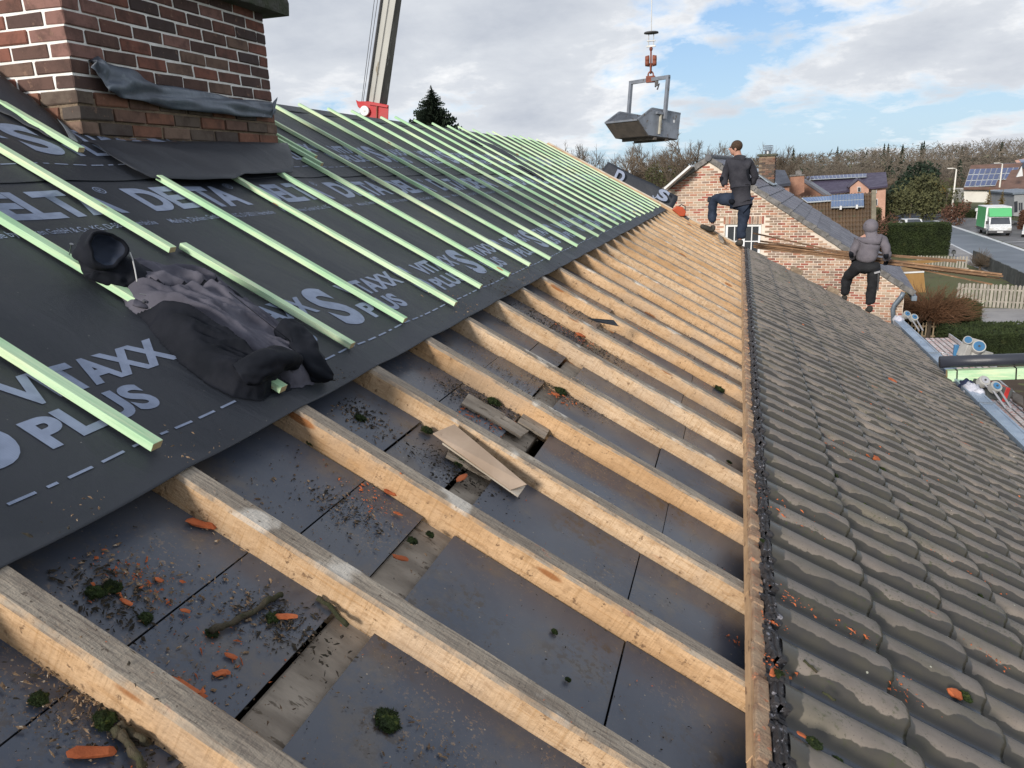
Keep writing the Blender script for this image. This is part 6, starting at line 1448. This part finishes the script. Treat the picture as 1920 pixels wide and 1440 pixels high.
# -- standing worker
Yw = 13.35
def W(x, y, d=0): return at_y((x, y), Yw+d)
foot = W(1383, 461); p1 = thing('person', 'man in dark work jacket and blue trousers standing on the far verge, one foot raised', 'person', foot); I = Matrix.Translation(-foot)
head = W(1380, 277); chest = W(1384, 318); pel = W(1389, 370)
pts = [(pel, .115), (W(1387, 345), .115), (W(1384, 320), .125), (W(1385, 303), .09), (W(1386, 294), .05), (W(1381, 284), .065), (head, .078), (W(1381, 271), .062),
       (W(1369, 304), .055), (W(1357, 335, .02), .04), (W(1362, 354, -.05), .03), (W(1403, 305), .055), (W(1415, 331, .02), .04), (W(1405, 347, .1), .03),
       (W(1376, 373, .02), .085), (W(1337, 374, .2), .06), (W(1336, 398, .2), .05), (W(1336, 421, .2), .04), (W(1396, 376), .085), (W(1388+4, 405), .062), (W(1389, 428), .05), (W(1387, 452), .04)]
ed = [(0, 1), (1, 2), (2, 3), (3, 4), (4, 5), (5, 6), (6, 7), (3, 8), (8, 9), (9, 10), (3, 11), (11, 12), (12, 13), (0, 14), (14, 15), (15, 16), (16, 17), (0, 18), (18, 19), (19, 20), (20, 21)]
HEADS = (4, 5, 6, 7); body = skin('body', pts, ed, 'skin', p1, inv=I); HEADS = ()
jp = [(W(1389, 366), .135), (W(1388, 350), .14), (W(1385, 325), .152), (W(1385, 306), .125), (W(1386, 295), .085), (W(1368, 306), .075), (W(1356, 336, .02), .058), (W(1360, 350, -.05), .048), (W(1404, 307), .075), (W(1417, 332, .02), .058), (W(1408, 345, .08), .048), (W(1391, 378), .135)]
skin('jacket', jp, [(0, 1), (1, 2), (2, 3), (3, 4), (3, 5), (5, 6), (6, 7), (3, 8), (8, 9), (9, 10), (0, 11)], 'jacket_dark', p1, inv=I, disp=.02)
skin('hood', [(W(1379, 297, -.03), .05), (W(1388, 294, -.09), .062), (W(1396, 298, -.03), .05)], [(0, 1), (1, 2)], 'jacket_dark', p1, 1, inv=I, disp=.01)
tp_ = [(W(1390, 375), .125), (W(1376, 374, .02), .10), (W(1338, 372, .2), .078), (W(1336, 396, .2), .070), (W(1336, 418, .2), .062), (W(1397, 380), .105), (W(1394, 405), .080), (W(1391, 428), .070), (W(1388, 450), .062)]
skin('trousers', tp_, [(0, 1), (1, 2), (2, 3), (3, 4), (0, 5), (5, 6), (6, 7), (7, 8)], 'jeans', p1, inv=I, disp=.022)
skin('knee_pad', [(W(1331, 368, .18), .035), (W(1329, 380, .18), .035)], [(0, 1)], 'jacket_dark', p1, inv=I)
skin('tool_pouch', [(W(1373, 372, -.12), .06), (W(1371, 384, -.13), .055)], [(0, 1)], 'cloth_black', p1, inv=I, disp=.01); skin('holster', [(W(1405, 368, -.05), .035), (W(1408, 384, -.03), .03), (W(1403, 395, -.03), .02)], [(0, 1), (1, 2)], 'cloth_black', p1, inv=I)
def boot(toe, mid, heel, ank, par, inv): return skin('boot', [(ank, .058), (heel, .052), (mid, .050), (toe, .040)], [(0, 1), (1, 2), (2, 3)], 'boot', par, inv=inv)
boot(W(1313, 423, .1), W(1325, 428, .15), W(1337, 432, .2), W(1337, 421, .2), p1, I); boot(W(1382, 456, .22), W(1385, 457, .1), W(1388, 458, -.02), W(1388, 448), p1, I)
ell('hair', head+Vector((.012, -.012, .028)), (.092, .098, .088), 'hair', p1, I); ell('ear', head+Vector((-.005, -.088, -.02)), (.018, .010, .028), 'skin', p1, I); ell('nose', head+Vector((-.098, .01, -.015)), (.018, .012, .018), 'skin', p1, I); ell('face', head+Vector((-.03, .015, -.022)), (.066, .070, .095), 'skin', p1, I)
for dy in (-.035, .05): ell('eye', head+Vector((-.088, dy+.01, .008)), (.008, .010, .007), 'black', p1, I)
MB().tube([I @ (head+Vector(v)) for v in ((-.092, .06, .012), (-.098, .01, .012), (-.09, -.04, .012), (-.01, -.088, .01))], .003, 5).build('glasses', M['black'], p1)
ell('hand', W(1363, 353, -.09), (.035, .03, .035), 'skin', p1, I) if False else None
for (x, y, r) in ((1398, 310, 0), (1395, 330, 0)): pass
skin('shoulder_panel', [(W(1402, 303, -.07), .045), (W(1400, 322, -.10), .040), (W(1405, 340, -.08), .030)], [(0, 1), (1, 2)], 'cloth_black', p1, inv=I)
skin('elbow_patch', [(W(1353, 330, -.02), .040), (W(1354, 342, -.02), .040)], [(0, 1)], 'cloth_black', p1, inv=I)
# -- hooded worker carrying laths
Yw = 14.15
foot = W(1630, 583); p2 = thing('person', 'worker in grey hooded sweatshirt and black trousers carrying old laths, seen from behind', 'person', foot); I = Matrix.Translation(-foot)
pts = [(W(1622, 497), .085), (W(1626, 475), .105), (W(1632, 452), .13), (W(1633, 440), .08), (W(1633, 434), .06), (W(1633, 425), .085), (W(1633, 419), .07), (W(1612, 449), .055), (W(1602, 472), .042), (W(1600, 486, .25), .032), (W(1656, 450), .055), (W(1662, 474), .042), (W(1659, 490, .25), .032),
       (W(1607, 500), .085), (W(1588, 522, .2), .062), (W(1585, 553, .25), .045), (W(1638, 502), .085), (W(1635, 535), .062), (W(1631, 572), .042)]
ed = [(0, 1), (1, 2), (2, 3), (3, 4), (4, 5), (5, 6), (3, 7), (7, 8), (8, 9), (3, 10), (10, 11), (11, 12), (0, 13), (13, 14), (14, 15), (0, 16), (16, 17), (17, 18)]
skin('body', pts, ed, 'skin', p2, inv=I)
jp = [(W(1623, 495), .155), (W(1626, 474), .155), (W(1632, 455), .165), (W(1633, 442), .11), (W(1610, 452), .078), (W(1600, 473), .062), (W(1598, 484, .2), .048), (W(1657, 452), .078), (W(1664, 474), .062), (W(1661, 487, .2), .048)]
skin('hoodie', jp, [(0, 1), (1, 2), (2, 3), (3, 4), (4, 5), (5, 6), (3, 7), (7, 8), (8, 9)], 'hoodie', p2, inv=I, disp=.022)
skin('hood', [(W(1633, 442, -.02), .085), (W(1632, 434, -.02), .10), (W(1632, 427), .09)], [(0, 1), (1, 2)], 'hoodie', p2, 1, inv=I, disp=.012); ell('hood_crown', W(1632.5, 425, -.01), (.118, .13, .125), 'hoodie', p2, I)
tp_ = [(W(1623, 492), .128), (W(1605, 502), .10), (W(1588, 520, .2), .080), (W(1585, 540, .22), .072), (W(1583, 556, .25), .066), (W(1640, 503), .105), (W(1636, 532), .084), (W(1633, 552), .074), (W(1631, 572), .068)]
skin('trousers', tp_, [(0, 1), (1, 2), (2, 3), (3, 4), (0, 5), (5, 6), (6, 7), (7, 8)], 'trouser_black', p2, inv=I, disp=.022)
boot(W(1626, 581, .2), W(1628, 581, .1), W(1631, 582, -.02), W(1631, 572), p2, I); boot(W(1580, 560, .45), W(1581, 560, .35), W(1583, 561, .23), W(1584, 553, .25), p2, I)
skin('elbow_patch', [(W(1597, 471, -.04), .046), (W(1596, 482, .05), .044)], [(0, 1)], 'cloth_black', p2, inv=I); skin('elbow_patch', [(W(1662, 474, -.04), .046), (W(1661, 484, .03), .044)], [(0, 1)], 'cloth_black', p2, inv=I)
for nm, (hx, hy) in (('glove', (1600, 488)), ('glove', (1660, 492))):
    pts_ = [(W(hx, hy, .28), .034), (W(hx, hy+3, .33), .032)]; e_ = [(0, 1)]
    for k in range(4): pts_ += [(W(hx-3+2*k, hy+4, .36), .011), (W(hx-3+2*k, hy+3, .42), .010), (W(hx-3+2*k, hy-1, .43), .009)]; e_ += [(1, 2+3*k), (2+3*k, 3+3*k), (3+3*k, 4+3*k)]
    pts_ += [(W(hx+3, hy-2, .33), .012), (W(hx+4, hy-4, .38), .010)]; n_ = len(pts_); e_ += [(0, n_-2), (n_-2, n_-1)]
    skin(nm, pts_, e_, 'cloth_black', p2, inv=I, sub=1)
mb = MB(); mb.tube([I @ W(1647, 512, -.1), I @ W(1646, 545, -.1)], .012, 6); mb.build('hammer_handle', M['plastic'], p2); MB().beam(I @ W(1639, 512, -.12), I @ W(1650, 509, -.12), .03, .03).build('hammer_head', M['alu'], p2)
skin('tool_pouch', [(W(1645, 503, -.08), .04), (W(1646, 514, -.08), .045)], [(0, 1)], 'cloth_black', p2, inv=I)
# the carried laths, one by one
M['old_lath'] = pm('brown_old_lath', (.27, .155, .085), (.15, .09, .055), 4, .85, .3, .01, (.36, .24, .15), .6, (1, 4, 4), rv=.3)
random.seed(8)
LT = [((1412, 437), (1600, 478), 'highest old lath, sticking out alone above the left end of the bundle'), ((1414, 456), (1793, 491), 'old lath at the left top of the bundle, its right end short of the rest'),
      ((1412, 460), (1880, 518), 'longest old lath of the carried bundle'), ((1413, 463), (1874, 522), 'lowest old lath at the left end of the bundle'), ((1425, 452), (1868, 516), 'old lath starting a little right of the other ends'),
      ((1420, 458), (1878, 514), 'old lath in the middle of the carried bundle'), ((1560, 471), (1860, 533), 'old lath dropping below the bundle at its right end'), ((1440, 461), (1810, 489), 'old lath rising apart from the bundle at the right'), ((1418, 465), (1850, 516), 'dark old lath on the underside of the bundle')]
for i, (a, b, lab) in enumerate(LT):
    d = .33+.03*(i % 4); o = MB().beam(at_y(a, Yw+d), at_y(b, Yw+d+.25-.06*(i % 3)), .045, .026).build('old_lath', M['old_lath']); tag(o, lab, 'lath', 'old laths carried by the hooded worker')
# ------------------------------------------------------------------ skip on its hook
M['skipm'] = pm('worn_galvanised_plate', (.25, .27, .31), (.17, .185, .215), 3, .45, .15, .01, (.14, .12, .105), .6, metal=.35); M['skipd'] = pm('dirty_plate', (.13, .11, .095), (.085, .075, .068), 4, .7, .3); M['rust'] = pm('rusty_red_iron', (.24, .075, .045), (.15, .05, .035), 12, .75, .3)
DS = 22.0; B_ = at_d((1100+735/6, 40+980/6), DS); an = rad(-33); wv = Vector((-math.cos(an)*.83, math.sin(-an)*.83+.05, 0)).normalized(); lv_ = Vector((-wv.y, wv.x, 0)); lv_ = lv_ if lv_.x > 0 else -lv_
WS = 1.28; nrm_ = wv.copy()
def sp(px, py): return at_plane((1100+px/6, 40+py/6), B_, nrm_)
side = [sp(575, 1105), sp(735, 980), sp(1050, 1040), sp(1018, 1325), sp(690, 1280)]
o0 = (side[0]+side[3])*.5; sk = thing('skip_bucket', 'grey steel skip bucket hanging tilted from the crane hook above the far roofs', 'skip', o0); I = Matrix.Translation(-o0)
S1 = [I @ p for p in side]; S2 = [p+wv*WS for p in S1]; t_ = .02
def plate(nm, q, mat='skipm'): return MB().slab(q, .025).build(nm, M[mat], sk, fixn=True)
plate('side_plate', S1); plate('side_plate', S2); plate('front_plate', [S1[0], S1[4], S2[4], S2[0]], 'skipd'); plate('rear_plate', [S1[2], S1[3], S2[3], S2[2]]); plate('floor_plate', [S1[4], S1[3], S2[3], S2[4]], 'skipd')
mb = MB()
for S in (S1, S2):
    for a, b in ((0, 1), (1, 2)): mb.beam(S[a], S[b], .06, .05)
mb.beam(S1[0], S2[0], .07, .05); mb.beam(S1[2], S2[2], .06, .05); mb.build('rim', M['skipm'], sk)
for f in (.25, .65): a = S1[4].lerp(S1[3], f)+Vector((0, 0, -.05)); MB().beam(a, a+wv*WS, .10, .09).build('fork_runner', M['skipd'], sk)
m1 = I @ sp(820, 1040); m2_ = I @ sp(800, 1270); off_ = -wv*.05
MB().beam(m1+off_, m2_+off_, .07, .05).build('side_rib', pm('pale_rib', (.42, .40, .34), rough=.6), sk); MB().beam(I @ sp(770, 1030)+off_, I @ sp(840, 1040)+off_, .09, .06).build('bracket', M['skipm'], sk)
T1 = I @ sp(890, 630)+off_*1.8; T2 = T1+wv*(WS+.16); L1 = I @ sp(850, 1100)+off_*1.8; L2 = L1+wv*(WS+.16)
for a, b in ((T1, L1), (T2, L2)): MB().beam(a, b, .09, .09, lv_).build('bail_leg', M['skipm'], sk)
MB().beam(T1+(T1-T2).normalized()*.045, T2+(T2-T1).normalized()*.045, .09, .10).build('bail_crossbar', M['skipm'], sk)
mid = T1.lerp(T2, .46); MB().box(-.13, .13, -.07, .07, -.08, .10, M=Matrix.Translation(mid)).build('lifting_lug', M['rust'], sk, bevel=.01)
mb = MB(); q = T1.lerp(T2, .3); mb.box(-.05, .05, -.03, .03, -.20, -.04, M=Matrix.Translation(q)); mb.tube([q+Vector((-.05, 0, -.22)), q+Vector((.08, 0, -.14)), q+Vector((.02, 0, -.3))], .025, 6); mb.build('latch', M['plastic'], sk)
lab = I @ sp(975, 1125)+off_*.4; mb = MB(); mb.tube([lab, lab+off_*.06], .06, 12); mb.build('red_sticker', M['sred'], sk); MB().tube([lab+off_*.06, lab+off_*.1], .045, 12).build('white_sticker', M['white'], sk)
top = mid+o0
hk = thing('crane_hook', 'rusty red hook block with chain and round plate hanging on the crane cable', 'crane hook', top); dd = DS
def up_(px_y): return (at_y((1216, px_y), top.y).z-top.z)
mb = MB()
def torus(c, R, r, ax, mb):
    n = 16; ps = []
    for k in range(n+1):
        a = 2*math.pi*k/n; ps.append(Vector(c)+(Vector((math.cos(a)*R, 0, math.sin(a)*R*1.25)) if ax == 0 else Vector((0, math.cos(a)*R, math.sin(a)*R*1.25))))
    mb.tube(ps, r, 6, cap=False)
torus((0, 0, up_(141)), .075, .022, 0, mb); torus((0, 0, up_(131)), .08, .024, 1, mb); mb.build('chain_link', M['rust'], hk, smooth=True)
MB().tube([(0, 0, up_(127)), (0, 0, up_(119))], [.035, .05], 8).build('swivel', M['rust'], hk)
for sx in (-1, 1):
    for zz in (up_(115), up_(107)):
        b = MB(); b.tube([(sx*.05, 0, zz-.05), (sx*.16, 0, zz-.05)], [.10, .08], 14); b.build('weight_ball', M['rust'], hk, smooth=True)
MB().tube([(0, 0, up_(120)), (0, 0, up_(88))], .025, 8).build('shank', M['rust'], hk); MB().tube([(0, 0, up_(96)), (0, 0, up_(92)), (0, 0, up_(88))], [.03, .055, .03], 10).build('nut', M['rust'], hk)
mb = MB()
for sx in (-.07, .07): mb.tube([(sx, 0, up_(87)), (sx, 0, up_(64))], .012, 6)
mb.box(-.13, .13, -.03, .03, up_(87)-.02, up_(87)+.02); mb.box(-.12, .12, -.03, .03, up_(77)-.015, up_(77)+.015); mb.build('guide_frame', M['galv'], hk)
MB().tube([(0, 0, up_(64)), (0, 0, up_(63)), (0, 0, up_(60.5)), (0, 0, up_(59.5))], [.12, .21, .20, .10], 20).build('round_plate', M['plastic'], hk, smooth=True)
MB().tube([(0, 0, up_(60)), (0, 0, 26)], .014, 6).build('hoist_cable', M['galv'], hk)
# ------------------------------------------------------------------ crane mast
M['boom'] = pm('grey_white_boom_paint', (.46, .46, .43), (.38, .38, .36), 1.2, .5, .1, .01, (.25, .22, .17), .62, (1, 1, .25)); M['boomside'] = pm('dark_streaked_boom_side', (.17, .16, .14), (.10, .095, .085), 2, .6, .2, .01, (.30, .29, .26), .6, (1, 1, .2)); M['cranered'] = pm('crane_red', (.42, .015, .02), (.33, .012, .018), 2, .35, .05)
YB = 30.0
def Bp(x, y, d=0): return at_y((x, y), YB+d)
cb = thing('crane_boom', 'grey white telescopic crane boom in a red base rising behind the ridge', 'crane', (Bp(702, 240).x, YB, 0)); I = cb.matrix_basis.inverted()
def ext(a, b, f): return a.lerp(b, f)
FL = [(688, 196), (716, 0)]; FM = [(711, 196), (742, 0)]; FR = [(726, 196), (753, 0)]; k = 2.6
a0, a1 = Bp(*FL[0], .0), ext(Bp(*FL[0], 0), Bp(*FL[1], 0), k); b0_, b1_ = Bp(*FM[0], -.12), ext(Bp(*FM[0], -.12), Bp(*FM[1], -.12), k); c0_, c1_ = Bp(*FR[0], .35), ext(Bp(*FR[0], .35), Bp(*FR[1], .35), k); d0_, d1_ = Bp(706, 196, .6), ext(Bp(706, 196, .6), Bp(733, 0, .6), k)
mb = MB(); mb.add([I @ v for v in (a0, b0_, c0_, d0_, a1, b1_, c1_, d1_)], [(0, 1, 5, 4), (1, 2, 6, 5), (2, 3, 7, 6), (3, 0, 4, 7), (4, 5, 6, 7)]); mb.m = [0, 1, 1, 0, 0]; mb.build('boom_section', [M['boom'], M['boomside']], cb, fixn=True)  # right and rear faces take a darker colour with dirty streaks
def line(nm, p, q, r, mat, ex=2.6): a, b = Bp(*p), Bp(*q); return MB().tube([I @ a, I @ ext(a, b, ex)], r, 6).build(nm, M[mat], cb)
line('edge_channel', (687, 196, -.06), (715, 0, -.06), .045, 'plastic'); line('boom_rib', (699, 196, -.10), (729, 0, -.10), .012, 'plastic')
line('cable', (673, 232, -.1), (702, 0, -.1), .012, 'plastic'); line('cable', (680, 196, -.1), (708, 0, -.1), .012, 'plastic')
mb = MB(); P = [(667, 187), (672, 190), (692, 190), (729, 197), (725, 300), (677, 300), (677, 205), (671, 200)]
mb.v = [tuple(I @ Bp(x, y, -.25)) for x, y in P]+[tuple(I @ Bp(x, y, .75)) for x, y in P]; n = len(P); mb.f = [tuple(range(n)), tuple(range(2*n-1, n-1, -1))]+[(i, n+i, n+(i+1) % n, (i+1) % n) for i in range(n)]; mb.m = [0]*len(mb.f); mb.build('red_base', M['cranered'], cb, bevel=.02, fixn=True)
MB().slab([I @ Bp(x, y, -.30) for x, y in ((692, 192), (728, 198), (727, 202), (692, 196))], .04).build('collar', M['cranered'], cb, fixn=True)
MB().slab([I @ Bp(x, y, -.29) for x, y in ((706, 199), (708, 199), (707, 240), (705, 240))], .03).build('edge_rib', M['rust'], cb, fixn=True)
q = I @ Bp(685, 208, -.3); MB().tube([q, q+Vector((0, -.10, 0))], .19, 22).build('white_disc', M['white'], cb, bevel=.01); MB().tube([q+Vector((0, -.10, 0)), q+Vector((0, -.12, 0))], .05, 10).build('disc_hub', M['galv'], cb)
MB().tube([I @ Bp(702, 300, 0), I @ Vector((Bp(702, 300).x, YB+.2, 0))], .6, 12).build('crane_column', M['cranered'], cb)
